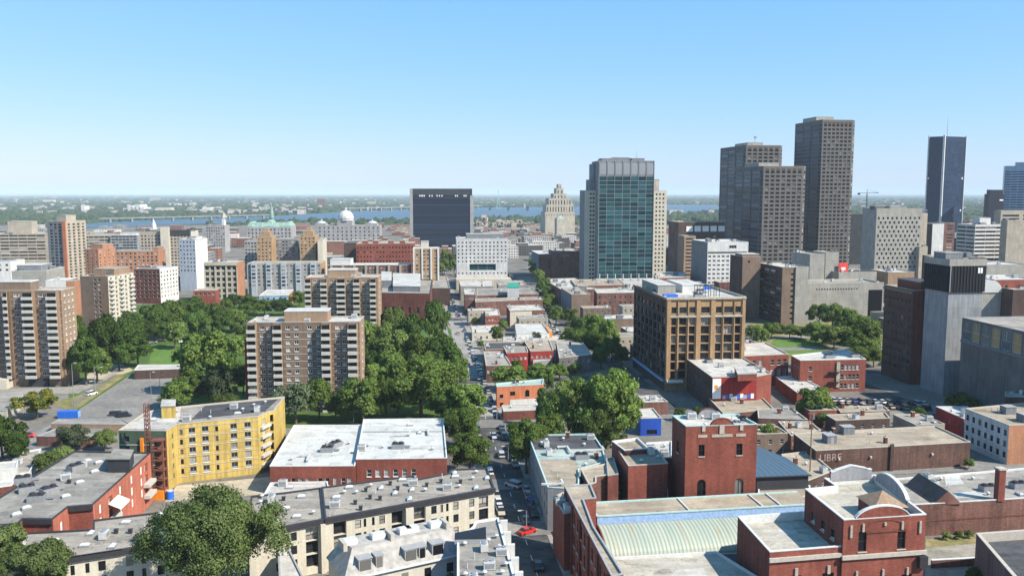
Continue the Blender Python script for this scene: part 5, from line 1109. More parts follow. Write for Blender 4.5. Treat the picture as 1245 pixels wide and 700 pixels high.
for (nm, lab, px, h, wl, rf, rows_, n) in CL:
    b = Bld(nm, lab, quad(px, h), h, wl, rf, 0.4, 'coping_stone', edgemat={3: 'clad_grey'} if 'brown flat' in lab else {})
    if rows_: b.win(0, 8, 1.3, [h-3.8-3.8*k for k in range(rows_)], 1.7, 'sash', 'frame_grey', 'glass_dk')
    b.done(); b.clutter(n+2, ['vent', 'hvac', 'plant', 'hut'], int(px[0][0])+3, 0.8)
# ---- orange house and its neighbours by the cross street
h = 8.5; p = quad([(604, 470), (660, 467), (661, 460.5), (603, 466)], h); 
b = Bld('orange_house', 'bright orange painted house with a green-grey roof edge and small arched window by the street', p, h, 'render_orange', 'roof_teal', 0.4, 'coping_teal')
b.win(0, [0.10], 1.4, [h-4.6, h-7.8], 1.5, 'sash', 'frame_dark', 'glass_dk', 'coping_stone'); b.win(0, [0.34], 2.0, [h-3.8], 1.6, 'pair', 'frame_dark', 'glass_dk'); b.win(0, [0.66], 1.7, [h-4.6], 2.8, 'cross', 'frame_dark', 'glass_dk', arch=True, near=True, sill='coping_stone'); b.win(0, [0.85], 1.4, [1.0], 2.4, 'cross', 'frame_dark', 'glass_dk'); b.done(); b.clutter(3, ['vent', 'chimney'], 51, .8)
b.slab('white_patch', 0, 0.28, 0.95, 0.05, 3.1, 0.02, 0.12, 'render_white', frac=True)
qb('lean_to', 'low pale flat roof in front of the orange house', [(612, 500), (660, 498), (658, 491), (610, 492.5)], 3.5, 'brick_deep', 'roof_pale', 0.3, 'coping_stone', (2, ['vent'], 52))
# ---- blue shop and pale sheds near the loft corner
p = quad([(779, 508.5), (804, 508), (794, 496), (776, 497)], 6.1); b = Bld('blue_shop', 'single-storey shop with a bright blue painted wall at the alley end', p, 6.1, 'render_blue', 'roof_pale', 0.3, 'coping_stone'); b.win(0, [0.55], 3.6, [0.5], 1.6, 'triple', 'frame_dark', 'glass_dk'); b.done()
qb('row_building', 'pale low roof in the alley under the tan loft building', [(782, 489), (812, 488), (800, 480), (776, 481)], 5, 'brick_old', 'roof_pale', 0.3, 'coping_stone', (3, ['vent', 'hvac'], 53))
# ---- sheds between the warehouse and the brewery tower
SH = [
 ('row_building', 'wide tan low roof in front of the red painted warehouse end', [(880, 503), (941, 497), (925, 481), (862, 484)], 4.5, 'brick_old', 'roof_tan', 3),
 ('row_building', 'grey flat roof next to the big tree behind the brewery tower', [(922, 508), (982, 510), (963, 496), (921, 497)], 5, 'brick_old', 'roof_grey', 2),
 ('row_building', 'tan worn roof with brick debris between the grey flat roof and the lettered warehouse', [(962, 529.5), (998, 523), (985, 512), (946, 512)], 5.5, 'brick_old', 'roof_tan', 4),
 ('row_building', 'long low tan roof running down beside the lettered warehouse to the gabled brewery hall', [(972, 588), (1013, 572), (984, 548), (950, 552)], 5, 'brick_dark', 'roof_tan', 3),
 ('row_building', 'dark brick row with two chimneys behind the lettered warehouse', [(1016, 511), (1082, 508), (1076, 501), (1004, 504)], 6.5, 'brick_dark', 'roof_tan', 2),
 ('row_building', 'pale gravel roof beyond the dark brick row, edge of the parking lot', [(1022, 501), (1082, 499), (1074, 493), (1016, 494)], 4.5, 'brick_old', 'roof_tan', 3),
]
for (nm, lab, px, h, wl, rf, n) in SH:
    b = Bld(nm, lab, quad(px, h), h, wl, rf, 0.35, 'coping_stone'); b.win(0, 5, 1.2, [h-3.2], 1.4, 'sash', 'frame_white', 'glass_dk'); b.done(); b.clutter(n+2, ['vent', 'chimney', 'hvac', 'pipe'], int(px[0][0])+7, 0.8)
# ---- lettered brown brick warehouse
h = 7.5; p = quad([(992, 547.5), (1084, 542.5), (1180, 537), (1138, 517.5), (1052, 522), (965, 527)], h)
b = Bld('warehouse', 'long low brown brick warehouse with ghost lettering on its wall and a wide tan roof', p, h, 'brick_umber', 'roof_tan', 0.35, 'coping_stone'); b.done(); b.clutter(6, ['hut', 'chimney', 'chimney', 'vent', 'pipe'], 62)
def lettering(b, i, u, z, txt, size, mat, out=0.03, frac=True):
    cu = bpy.data.curves.new('lettering', 'FONT'); cu.body = txt; cu.size = size; cu.extrude = 0.01; cu.align_x = 'LEFT'
    tmp = bpy.data.objects.new('lettering', cu); COL.objects.link(tmp); dg = bpy.context.evaluated_depsgraph_get(); dg.update()
    me = bpy.data.meshes.new_from_object(tmp.evaluated_get(dg)); bpy.data.objects.remove(tmp); me.materials.clear(); me.materials.append(MATS[mat])
    a, d, l, ang = b.E(i); pz = b.P(i, u*l if frac else u, z, out); me.transform(Matrix.Rotation(R(90), 4, 'X')); return link('lettering', me, b.root, pz, ang)
lettering(b, 0, 0.045, h-3.3, 'LIBRE', 3.0, 'letter_faded')
for u in (0.30, 0.72): b.slab('wall_lamp', 0, u-0.01, u+0.01, h-3.0, h-2.5, 0.02, 0.6, 'metal_pale', frac=True)
b.slab('wall_lamp', 1, 0.50, 0.52, h-3.2, h-2.7, 0.02, 0.6, 'metal_pale', frac=True); b.slab('fire_wall', 1, -0.02, 0.02, 0, h+0.8, 0.02, 0.5, 'brick_dark', frac=True)
# ---- white painted building and red neighbour at the photo edge
h = 12.3; p = quad([(1227, 517), (1300, 514), (1262, 488), (1173.6, 496.4)], h)
b = Bld('painted_building', 'white painted brick building with rows of small dark windows and an orange front', p, h, 'brick_orange', 'roof_tan', 0.35, 'coping_stone', edgemat={3: 'paint_white'})
b.win(3, [(k+0.5)/7 for k in range(7)], 1.35, [h-3.6, h-7.0, h-10.4], 1.9, 'sash', 'frame_dark', 'glass_dk', 'frame_white', 0.25, True); b.done(); b.clutter(6, ['vent', 'hut', 'pipe'], 63)
h = 7.2; p = quad([(1172, 509), (1196, 506), (1176, 494), (1138, 494)], h); b = Bld('brick_building', 'low red painted building with a white roof behind the white painted one', p, h, 'render_red', 'roof_white', 0.4, 'coping_white'); b.win(3, 5, 1.1, [h-3.6], 1.4, 'sash', 'frame_grey', 'glass_dk'); b.done(); b.clutter(4, ['hvac', 'vent'], 64)
qb('brick_building', 'brown low building with a bright roof at the photo edge beyond the white painted building', [(1222, 482), (1290, 484), (1270, 474), (1222, 476)], 12, 'brick_old', 'roof_pale', 0.4, 'coping_stone', (4, ['vent', 'hvac'], 65))
# ---- park pavilion, court shed, sheds at the photo edge
qb('park_pavilion', 'long low pavilion with a pale flat roof and dark wall beside the asphalt court', [(163, 450), (222, 448), (220, 443), (168, 443.5)], 4.2, 'brick_dark', 'roof_pale', 0.2, 'coping_white')
qb('park_shelter', 'small grey-roofed park shelter among the trees by the mid-rise slab', [(229, 469), (256, 467), (250, 459.5), (230, 461)], 4, 'brick_dark', 'roof_grey', 0.0)
qb('park_shelter', 'tan-roofed little park building among trees near the mural building', [(268, 383), (290, 381), (288, 374.5), (266, 376)], 4.5, 'render_cream', 'roof_tan', 0.0)
qb('long_house', 'long grey-roofed house with a rough pale end at the photo edge behind the yellow-green tree', [(-40, 498), (8, 499), (28, 478), (-40, 480)], 5, 'render_cream', 'roof_grey', 0.2)
qb('low_shed', 'grey flat shed in front of the olive building', [(44, 530), (110, 531), (134, 522), (70, 520)], 3.4, 'brick_old', 'roof_grey', 0.2)
qb('low_shed', 'low tan-roofed row along the court, behind the olive building', [(62, 515), (160, 516), (150, 510), (72, 509)], 3, 'brick_tan', 'roof_mid', 0.2)
qb('low_shed', 'flat pale roof left over at the photo edge below the dark trees', [(-30, 585), (36, 574), (50, 545), (-20, 558)], 3.5, 'render_white', 'roof_mid', 0.3, 'coping_white', (3, ['vent', 'hvac'], 71))
qb('white_shed', 'tiny white hut with a blue-white roof at the photo edge', [(-4, 572), (20, 569), (22, 560), (-2, 562)], 6, 'render_white', 'roof_pale', 0.2, 'coping_white')
qb('low_shed', 'brick shed with a green side at the photo edge next to the grey-roofed terrace', [(-30, 596), (14, 590), (20, 583), (-30, 588)], 7, 'brick_deep', 'roof_pale', 0.2, 'coping_white')
# ---- filler blocks of the old town
gridmat('old_tan', (0.34, 0.27, 0.20)); gridmat('old_brick', (0.23, 0.11, 0.08), wu=0.4, wv=0.45); gridmat('old_grey', (0.30, 0.30, 0.29), wv=0.6); gridmat('old_white', (0.55, 0.53, 0.49), wu=0.55, wv=0.42); gridmat('old_dark', (0.10, 0.095, 0.09), wu=0.5)
OCC = [[(q[0]+o.location.x, q[1]+o.location.y) for q in o['fp']] if 'fp' in o else None for o in []]
KIND = [('old_tan', 'tan', 'roof_tan'), ('old_brick', 'brick', 'roof_mid'), ('old_grey', 'grey', 'roof_grey'), ('old_white', 'white', 'roof_white'), ('old_dark', 'dark', 'roof_pale'), ('old_brick', 'brick', 'roof_pale')]
BB = []
for o in list(scene.objects):
    if o.parent is None and o.get('category') and o.type == 'EMPTY':
        for c in o.children:
            if c.name.startswith('wall') and c.type == 'MESH':
                xs = [v.co.x+o.location.x for v in c.data.vertices]; ys = [v.co.y+o.location.y for v in c.data.vertices]; BB.append((min(xs), max(xs), min(ys), max(ys)))
rr = random.Random(77)
ZONES = [  # px range, row range of the base, share, height range
 (0, 500, 276, 330, 110, 9, 22, 'distant low blocks between the park and the river'), (500, 720, 277, 318, 80, 8, 20, 'distant low blocks around the black slab'),
 (800, 1260, 268, 330, 90, 10, 28, 'distant blocks behind the skyscrapers')]
for (xa, xb, ya, yb, n, h0, h1, grp) in ZONES:
    k = t = 0
    while k < n and t < 4000:
        t += 1; px = rr.uniform(xa, xb); py = ya+(yb-ya)*rr.random()**1.3; c = gp(px, py); w, d = rr.uniform(16, 46), rr.uniform(16, 34)
        s_, t_ = toGS(c)
        if c.y > 2150 or any(s0-w*0.6 < s_ < s1+w*0.6 for s0, s1 in ((S0, S1), (92, 101))): continue
        x0, x1, y0, y1 = c.x-w/2-6, c.x+w/2+6, c.y-d/2-6, c.y+d/2+6
        if any(x0 < q[1] and x1 > q[0] and y0 < q[3] and y1 > q[2] for q in BB): continue
        BB.append((x0+5, x1-5, y0+5, y1-5)); wl, nm, rf = KIND[rr.randrange(6)]
        hh = rr.uniform(h0, h1)*(1 if c.y < 1300 else 0.75 if c.y < 1600 else 0.5); b = Bld('town_block', f'small {nm} block, one of the many {grp}', rect(c.x, c.y, w, d), hh, wl, rf, 0.4, 'coping_stone', group=f'{nm} {grp}'); b.done()
        if rr.random() < 0.6: penthouse(b, sub([Vector((*q, 0)) for q in b.poly], 0.2, 0.55, 0.3, 0.8), rr.uniform(2.5, 4), wl, rf)
        k += 1

# ---- low fabric of the middle distance: rows of small roofs in the blocks along the streets
rr = random.Random(31)
BLK = [(35, 88, 440, 690, 40, 'behind the street bend'), (106, 178, 378, 700, 60, 'between the loft building and the glass tower'), (-26, 14, 470, 720, 22, 'on the hall side of the main street'), (-150, -40, 560, 760, 26, 'below the bay-windowed grey wing'), (110, 178, 306, 366, 14, 'around the red painted warehouse'), (200, 330, 440, 760, 40, 'behind the dark brick factory'), (100, 180, 240, 296, 10, 'behind the brewery tower'), (-230, -90, 640, 800, 30, 'beyond the brown flats')]
def hit(poly):
    xs = [q[0] for q in poly]; ys = [q[1] for q in poly]; a, b_, c, d = min(xs)-1.5, max(xs)+1.5, min(ys)-1.5, max(ys)+1.5
    return any(a < q[1] and b_ > q[0] and c < q[3] and d > q[2] for q in BB)
WLS = [('brick_old', 'brick', 'roof_pale'), ('brick_brown', 'brown', 'roof_tan'), ('brick_red', 'red brick', 'roof_mid'), ('stone_grey', 'grey', 'roof_grey'), ('render_cream', 'cream', 'roof_pale'), ('brick_deep', 'dark brick', 'roof_pale'), ('brick_old', 'white-roofed', 'roof_white')]
WLS[0] = ('brick_old', 'brick', 'roof_mid'); WLS[4] = ('concrete_warm', 'stone', 'roof_mid')
BB = [q for q in BB]
for o in list(scene.objects):
    if o.parent is None and o.get('category') and o.type == 'EMPTY':
        for c in o.children:
            if c.name.startswith('wall') and c.type == 'MESH':
                xs = [v.co.x+o.location.x for v in c.data.vertices]; ys = [v.co.y+o.location.y for v in c.data.vertices]; BB.append((min(xs), max(xs), min(ys), max(ys)))
def inpark(p): 
    k = (p.y*cT+CH*sT); px = PW/2+F*p.x/k; py = PH/2-F*((-CH)*cT+p.y*sT)/k; 
    return pin((px, py), [(85, 520), (340, 520), (560, 520), (545, 396), (470, 362), (230, 352), (95, 392)]) or pin((px, py), [(900, 440), (1085, 440), (1078, 380), (905, 386)]) or pin((px, py), [(662, 432), (770, 440), (770, 392), (665, 392)]) or pin((px, py), [(968, 482), (1140, 488), (1140, 505), (1000, 502)])
for s0, s1, t0, t1, n, where in BLK:
    k = t = 0
    while k < n and t < 2500:
        t += 1; w, d = rr.uniform(9, 24), rr.uniform(9, 18); q = GS(rr.uniform(s0+w/2, s1-w/2), rr.uniform(t0+d/2, t1-d/2)); _, tt = toGS(q)
        if any(abs(tt-x) < 5.5+d/2 for x in (236, 301, 372, 432, 560, 700, 860)): continue
        pl = rect(q.x, q.y, w, d)
        if hit(pl) or inpark(q): continue
        BB.append((min(p_[0] for p_ in pl), max(p_[0] for p_ in pl), min(p_[1] for p_ in pl), max(p_[1] for p_ in pl)))
        wl, nm, rf = WLS[rr.randrange(7)]; hh = rr.uniform(4.5, 8.5) if tt < 480 else rr.uniform(6, 13)
        b = Bld('row_building', f'low {nm} row building, one of several {where}', pl, hh, wl, rf, 0.35, 'coping_stone', group=f'{nm} row buildings {where}')
        b.win(0, max(2, int(w/3.2)), 1.2, [hh-3.3, hh-6.5], 1.5, 'sash', 'frame_white', 'glass_dk'); b.done(); b.clutter(rr.randrange(2, 5), ['vent', 'hvac', 'skylight', 'chimney', 'stack', 'duct'], k*7+int(t0), 0.8); k += 1
# ================================================================ foreground
def roof_patch(b, px, z, mat, name='roof_patch'):
    q = quad(px, z); m = MB(); m.face([(p[0]-b.c.x, p[1]-b.c.y, z+0.03) for p in q]); return m.build(name, mat, b.roof or b.root)
def gable(b, i, f0, f1, rise, prof='arc', thick=0.5, mat=None, cop='coping_white', base=None, out=0.03, name='gable', cw=0.12):
    """raised parapet along edge i between fractions f0..f1; profile arc, peak, shoulder"""
    a, d, l, ang = b.E(i); u0, u1 = f0*l, f1*l; w = u1-u0; n = 14; zb = b.h if base is None else base
    pts = []
    for k in range(n+1):
        t = k/n
        if prof == 'arc': z = rise*math.sqrt(max(0, 1-(2*t-1)**2*0.92))-rise*0.28
        elif prof == 'peak': z = rise*(0.55+0.45*(1-abs(2*t-1))) if 0.08 < t < 0.92 else rise*0.55
        else: z = rise*(0.45 if t < 0.18 or t > 0.82 else 0.45+0.55*math.sin(math.pi*(t-0.18)/0.64)**0.6)
        pts.append((u0+w*t, max(z, 0.05)))
    m, c = MB(), MB()
    nx, ny = d.y, -d.x
    def P(u, z, o): p = a+d*u; return (p.x+nx*o, p.y+ny*o, zb+z)
    for (ua, za), (ub, zb_) in zip(pts, pts[1:]):
        m.face([P(ua, -0.6, out), P(ub, -0.6, out), P(ub, zb_, out), P(ua, za, out)], 0, [(ua, 0), (ub, 0), (ub, zb_), (ua, za)])
        m.face([P(ub, -0.6, out-thick), P(ua, -0.6, out-thick), P(ua, za, out-thick), P(ub, zb_, out-thick)], 1, [(ub, 0), (ua, 0), (ua, za), (ub, zb_)])
        c.face([P(ua, za, out+.08), P(ub, zb_, out+.08), P(ub, zb_+cw*2, out+.08), P(ua, za+cw*2, out+.08)])
        c.face([P(ua, za+cw*2, out+.08), P(ub, zb_+cw*2, out+.08), P(ub, zb_+cw*2, out-thick-.08), P(ua, za+cw*2, out-thick-.08)])
        c.face([P(ub, zb_, out-thick-.08), P(ua, za, out-thick-.08), P(ua, za+cw*2, out-thick-.08), P(ub, zb_+cw*2, out-thick-.08)])
    for (u, z) in (pts[0], pts[-1]): m.face([P(u, -0.6, out), P(u, z, out), P(u, z, out-thick), P(u, -0.6, out-thick)], 0)
    g = m.build(name, [mat or b.wall, 'gable_back'], b.root); c.build('gable_coping', cop, g); return g
wallmat('gable_back', (0.30, 0.30, 0.31), 0.12, 0.2)
# ---- brewery tower
h = 26.0; p = quad([(834, 518), (921, 515.5), (897, 503), (817.5, 505)], h)
B1 = b = Bld('brewery_tower', 'square red brick brewery tower with a curved gable, stone keystones and tall arched windows', p, h, 'brick_red', 'roof_pale', 0.5, 'coping_teal', edgemat={3: 'brick_deep'})  # shaded flank gets a darkened copy of the red brick
b.win(0, [0.225, 0.755], 1.5, [h-7.6], 2.9, 'cross', 'frame_dark', 'glass_dk', 'coping_stone', 0.3, True)
b.win(0, [0.235, 0.765], 2.2, [h-18.6], 5.2, 'cross', 'frame_dark', 'glass_dk', None, 0.35, True, arch=True)
b.win(3, [0.45], 1.4, [h-8.2], 2.9, 'cross', 'frame_dark', 'glass_dk', 'coping_stone', 0.3, True); b.done()
gable(b, 0, 0.34, 0.67, 2.3, 'arc', cop='brick_deep', cw=0.07); gable(b, 2, 0.3, 0.62, 2.3, 'arc', cop='brick_deep', cw=0.07)
for u, s in ((0.245, 1.0), (0.50, 1.5), (0.775, 1.0)): b.slab('keystone', 0, u-0.022*s, u+0.022*s, h-1.4*s, h+0.1*s, 0.05, 0.22, 'coping_stone', frac=True)
for u0, u1 in ((0.17, 0.30), (0.36, 0.65), (0.70, 0.84)): b.slab('stone_band', 0, u0, u1, h-2.9, h-2.2, 0.02, 0.12, 'limestone', frac=True)
b.clutter(5, ['vent', 'hvac', 'pipe'], 81)
m = MB(); rr = random.Random(3)
for k in range(8): m.box((rr.uniform(-1, 1), rr.uniform(-1, 1), 0.5+rr.random()), (1.6, 0.3, 0.3), 0, rr.uniform(0, 3))
b.on_roof('dish_mount', m, ['black'], sub(p, 0.9, 0.92, 0.45, 0.5)[0])
# ---- lower brewery block beside the tower
h = 15; p = quad([(764, 566), (812, 563), (799, 546), (752, 548)], h)
b = Bld('brewery_block', 'red brick block with a tan roof and bright white roof vents, beside the brewery tower', p, h, 'brick_red', 'roof_tan', 0.3, 'coping_stone'); b.done(); b.clutter(4, ['vent', 'stack', 'vent', 'hvac'], 82, 1.0)
h = 16; p = quad([(759, 547), (789, 545), (775, 532), (744, 536)], h)
b = Bld('brewery_block', 'higher tan-roofed block with a bold white parapet behind the block beside the brewery tower', p, h, 'brick_deep', 'roof_tan', 0.6, 'coping_white'); b.done()
h = 13; p = quad([(789, 556), (817, 556), (817, 536), (786, 538)], h); b = Bld('brewery_link', 'low link with white ducts wedged against the shaded flank of the brewery tower', p, h, 'brick_deep', 'roof_pale', 0.4, 'coping_white'); b.done(); b.clutter(3, ['hvac', 'vent'], 83, .6)
h = 12.5; p = quad([(739, 578), (752, 576), (746, 556), (737, 557)], h); b = Bld('brewery_link', 'narrow slate-topped wall house left of the brewery blocks', p, h, 'brick_deep', 'roof_tan', 0.3); b.done()
h = 4.5; p = quad([(722, 626), (812, 618), (812, 575), (728, 590)], h); b = Bld('courtyard_roof', 'deep shaded courtyard roof with a row of pale vents below the brewery blocks', p, h, 'brick_deep', 'roof_dark', 0.3); b.done()  # courtyard shadow is put into the dark roof colour
for k in range(6): b.on_roof(*ROOFKIT['vent'][:2], None, sub(p, 0.30+0.1*k, 0.31+0.1*k, 0.62, 0.7)[0])
b.on_roof(*ROOFKIT['hvac'][:2], None, sub(p, 0.52, 0.53, 0.35, 0.4)[0], ROT)
# ---- teal-edged building on the street
h = 11; p = quad([(666, 592), (686, 593.5), (704, 588), (704, 570), (737, 561), (733, 545), (721, 527), (642, 528.5)], h)
b = Bld('corner_building', 'weathered grey building with a pale teal roof edge and three differently coloured roof areas', p, h, 'stone_grey', 'roof_tan', 0.35, 'coping_teal', edgemat={7: 'concrete_grey'})
b.win(7, [(k+0.5)/11 for k in range(11)], 1.2, [h-4.0, h-7.6], 1.9, 'sash', 'frame_grey', 'glass_dk', None, 0.2, True); b.win(0, [0.5], 1.4, [h-4.4], 2, 'sash', 'frame_white', 'glass_dk'); b.done()
roof_patch(b, [(650, 546), (731, 545), (720, 528.5), (644, 530)], b.h-b.par, 'roof_dark'); roof_patch(b, [(655, 559), (696, 557.5), (691, 546), (650.5, 546.5)], b.h-b.par, 'roof_teal'); roof_patch(b, [(704, 568), (734, 559), (731, 545.5), (693, 546)], b.h-b.par+0.01, 'roof_teal')
b.clutter(15, ['vent', 'vent', 'pipe', 'hvac', 'duct'], 91, 1.2); b.on_roof(*ROOFKIT['chimney'][:2], None, gp(725, 556, h)); b.on_roof(*ROOFKIT['chimney'][:2], None, gp(690, 531, h)); b.on_roof(*ROOFKIT['plant'][:2], None, gp(707, 556, h), ROT)
h = 12.2; p = quad([(716, 589), (725, 586), (725, 579), (739, 577), (738, 563), (706, 570)], h)
b = Bld('brewery_annexe', 'small tan-roofed annexe between the teal-edged building and the brewery blocks', p, h, 'brick_old', 'roof_tan', 0.35, 'coping_stone'); b.done()
# ---- brewery street wing (brick wall on the street)
h = 16; p = quad([(744, 701), (758, 697), (722, 640), (709.5, 606.5), (725, 605), (718, 588.5), (686, 590)], h)
b = Bld('brewery_wing', 'long red brick brewery wing with a narrow tan roof and a shaded street wall', p, h, 'brick_red', 'roof_tan', 0.3, 'coping_grey')
b.win(6, [(k+0.5)/13 for k in range(13)], 1.5, [h-4.4, h-9.0, h-13.6], 2.7, 'cross', 'frame_brown', 'glass_dk', 'coping_stone', 0.3, True); b.done()
for k in range(6): b.slab('buttress', 6, 0.04+0.18*k, 0.06+0.18*k, 0, h-0.8, 0.02, 0.4, 'brick_deep', frac=True)
h = 13; p = quad([(672.5, 604), (686, 624), (700, 622), (685, 598)], h); b = Bld('brewery_link', 'lower tan-roofed strip stuck on the street side of the brewery wing', p, h, 'brick_red', 'roof_tan', 0.4, 'coping_stone', edgemat={3: 'brick_red'}); b.win(3, 3, 1.1, [h-4], 2.2, 'sash', 'frame_brown', 'glass_dk'); b.done(); b.clutter(3, ['hvac', 'vent'], 92, .5)
# ---- vaulted metal roof hall
A0, A1 = gp(726, 627, 9.0), gp(990, 612, 9.0)
d = (A1-A0); d.z = 0; ln = d.length; d.normalize(); nb_ = Vector((-d.y, d.x, 0)); ang = math.atan2(d.y, d.x)
vh = root('vault_hall', 'brewery hall with a long curved corrugated green-white metal roof streaked with rust', 'building', (A0.x, A0.y, 0), ang)
m = MB(); m.box((ln/2, 4.2, 4.4), (ln, 8.4, 8.8)); m.build('wall', 'brick_red', vh)
m = MB(); m.face([(0, 0.2, 8.83), (ln, 0.2, 8.83), (ln, 8.4, 8.83), (0, 8.4, 8.83)]); rf = m.build('roof', 'roof_tan', vh)
m = MB(); m.box((ln/2, 0.0, 8.95), (ln, 0.4, 0.3)); m.box((ln/2, 8.4, 9.0), (ln, 0.4, 0.4)); m.box((0, 4.2, 9.0), (0.4, 8.4, 0.4)); m.build('parapet', 'coping_teal', vh)
m = MB(); m.face([(0, -0.2, 7.0), (ln, -0.2, 7.0), (ln, -0.05, 8.8), (0, -0.05, 8.8)]); m.build('flashing', 'flashing_blue', vh)
for x in (22, 40, 44.5): m = MB(); m.box((x, 4.2, 8.98), (0.3, 8.0, 0.35)); m.build('roof_curb', 'coping_white', rf)
mt, nt, bs = newmat('corrugated'); tc = N(nt, 'ShaderNodeTexCoord'); ob = tc.outputs['Object']
rust = rangen(nt, noise(nt, mapv(nt, ob, (0.45, 0.05, 0.1)), 1.0, 5, 0.65), 0.56, 0.72, 0, 1); sepx = N(nt, 'ShaderNodeSeparateXYZ'); L(nt, ob, sepx.inputs[0])
rust = mathn(nt, 'MULTIPLY', rust, rangen(nt, sepx.outputs[2], 4.5, 7.0, 0.35, 1.0))
base = mixc(nt, rangen(nt, noise(nt, mapv(nt, ob, (1.2, 0.15, 0.3)), 0.5, 3), 0.35, 0.65, 0, 1), (0.285, 0.335, 0.275), (0.345, 0.375, 0.30))
L(nt, mixc(nt, rust, base, (0.34, 0.25, 0.14)), bs.inputs['Base Color']); bs.inputs['Roughness'].default_value = 0.55
m = MB(); nseg, step = 10, 0.225; prof = []
for k in range(nseg+1):
    t = math.pi/2*k/nseg; prof.append((-0.3-9.3*math.sin(t)**1.15, 7.0-4.6*(1-math.cos(t))))
nx_ = int(ln/step)
for i in range(nx_):
    x0, x1 = i*step, (i+1)*step; o0, o1 = (0.09 if i % 4 in (1, 2) else 0), (0.09 if (i+1) % 4 in (1, 2) else 0)
    for (y0, z0), (y1, z1) in zip(prof, prof[1:]): m.face([(x0, y1, z1+o0), (x1, y1, z1+o1), (x1, y0, z0+o1), (x0, y0, z0+o0)], 0)
m.build('vault_roof', 'corrugated', vh)
m = MB(); pr = [(0, y, z) for y, z in prof]
for (y0, z0), (y1, z1) in zip(prof, prof[1:]): m.face([(-0.25, y0, 0), (-0.25, y1, 0), (-0.25, y1, z1+0.35), (-0.25, y0, z0+0.35)], 0, [(y0, 0), (y1, 0), (y1, z1), (y0, z0)]); m.face([(-0.25, y1, z1+.35), (0.05, y1, z1+.35), (0.05, y0, z0+.35), (-0.25, y0, z0+.35)], 0)
m.build('end_wall', 'brick_deep', vh)
# ---- white roof at the bottom edge and the shaded gutter beside it
h = 7; p = quad([(758, 716), (930, 706), (871, 670), (738, 678)], h)
b = Bld('white_roof_hall', 'brick hall with a flat white stained roof at the bottom edge below the vaulted roof', p, h, 'brick_deep', 'roof_putty', 0.4, 'coping_white'); b.done()
roof_patch(b, [(806, 712), (862, 708), (856, 690), (822, 692)], b.h-b.par, 'roof_pale'); roof_patch(b, [(795, 697), (818, 695.5), (814, 691), (803, 691)], b.h-b.par+0.02, 'roof_mid')
h = 5.0; p = quad([(924, 712), (980, 712), (897, 672), (874, 673)], h); b = Bld('gutter_roof', 'narrow dark roof sunk in shade between the white roof and the gabled brewery hall', p, h, 'brick_deep', 'roof_dark', 0.2); b.done()  # dark roof colour stands in for the shadow of the hall
# ---- gabled brewery hall: low part, then tall part
h = 14.5; p = quad([(936, 670.5), (1026, 663.5), (977.5, 621.5), (897, 627.5)], h)
b = Bld('brewery_hall', 'low part of the gabled brewery hall, with a stained white roof half in shade', p, h, 'brick_red', 'roof_putty', 1.6, 'coping_white', 0.4, edgemat={3: 'brick_deep'})  # side away from the sun wears a darkened red brick
b.win(0, [0.36, 0.80], 2.4, [h-9.3], 4.2, 'cross', 'frame_dark', 'glass_dk', None, 0.4, True); b.done()
b.slab('cornice', 0, -0.01, 1.0, h-2.0, h-1.2, 0.02, 0.45, 'coping_stone', frac=True); roof_patch(b, [(943, 652), (970, 648), (962, 638), (948, 640)], b.h-b.par, 'roof_pale')
for u in (0.36, 0.80): b.slab('keystone', 0, u-0.02, u+0.02, h-5.2, h-3.6, 0.02, 0.3, 'limestone', frac=True)
h = 20; p = quad([(1026, 631.5), (1126, 625), (1064, 577), (1002, 581), (1016, 590.5), (979, 594)], h)
b = Bld('brewery_hall', 'tall part of the brewery hall with white-capped curved gables and a pyramid-roofed brick stair head', p, h, 'brick_red', 'roof_putty', 1.5, 'coping_white', 0.45, edgemat={5: 'brick_deep'})  # darkened brick paints the shade onto the side wall
b.win(0, [0.235, 0.71], 1.7, [h-6.6], 4.0, 'cross', 'frame_dark', 'glass_dk', 'coping_stone', 0.35, True); b.win(0, [0.18, 0.5, 0.80], 2.2, [h-16.0], 4.2, 'cross', 'frame_dark', 'glass_dk', None, 0.4, True)
b.win(5, [0.25, 0.5, 0.75], 1.6, [h-5.6], 2.0, 'cross', 'frame_dark', 'glass_bl', 'coping_stone', 0.3, True); b.done()
gable(b, 0, 0.14, 0.80, 3.0, 'arc', 0.6); gable(b, 1, 0.30, 0.93, 3.4, 'arc', 0.6); gable(b, 2, 0.1, 0.9, 2.6, 'peak', 0.6)
b.slab('cornice', 0, -0.01, 1.02, h-7.9, h-7.1, 0.02, 0.45, 'coping_stone', frac=True); b.slab('relief_panel', 0, 0.27, 0.75, h-3.0, h-2.7, 0.02, 0.15, 'brick_deep', frac=True)
m = MB(); a_, d_, l_, an_ = b.E(0)
for k in range(10):
    t0, t1 = math.pi*k/10, math.pi*(k+1)/10; c_ = a_+d_*(0.5*l_); rr_ = 0.23*l_
    def _q(t, r): pp = c_+d_*(-math.cos(t)*r); return (pp.x+d_.y*0.1, pp.y-d_.x*0.1, h-2.3+math.sin(t)*r*0.42)
    m.face([_q(t0, rr_), _q(t0, rr_+0.3), _q(t1, rr_+0.3), _q(t1, rr_)][::-1])
m.build('relief_arch', 'brick_deep', b.root)
for u in (0.09, 0.235, 0.5, 0.71, 0.93): b.slab('keystone', 0, u-0.013, u+0.013, h-(3.6 if u in (0.09, 0.93) else 2.6 if u != 0.5 else 1.6), h-(1.2 if u in (0.09, 0.93) else 1.0), 0.02, 0.28, 'limestone', frac=True)
for u in (0.18, 0.5, 0.80): b.slab('keystone', 0, u-0.012, u+0.012, h-11.9, h-10.4, 0.02, 0.3, 'limestone', frac=True)
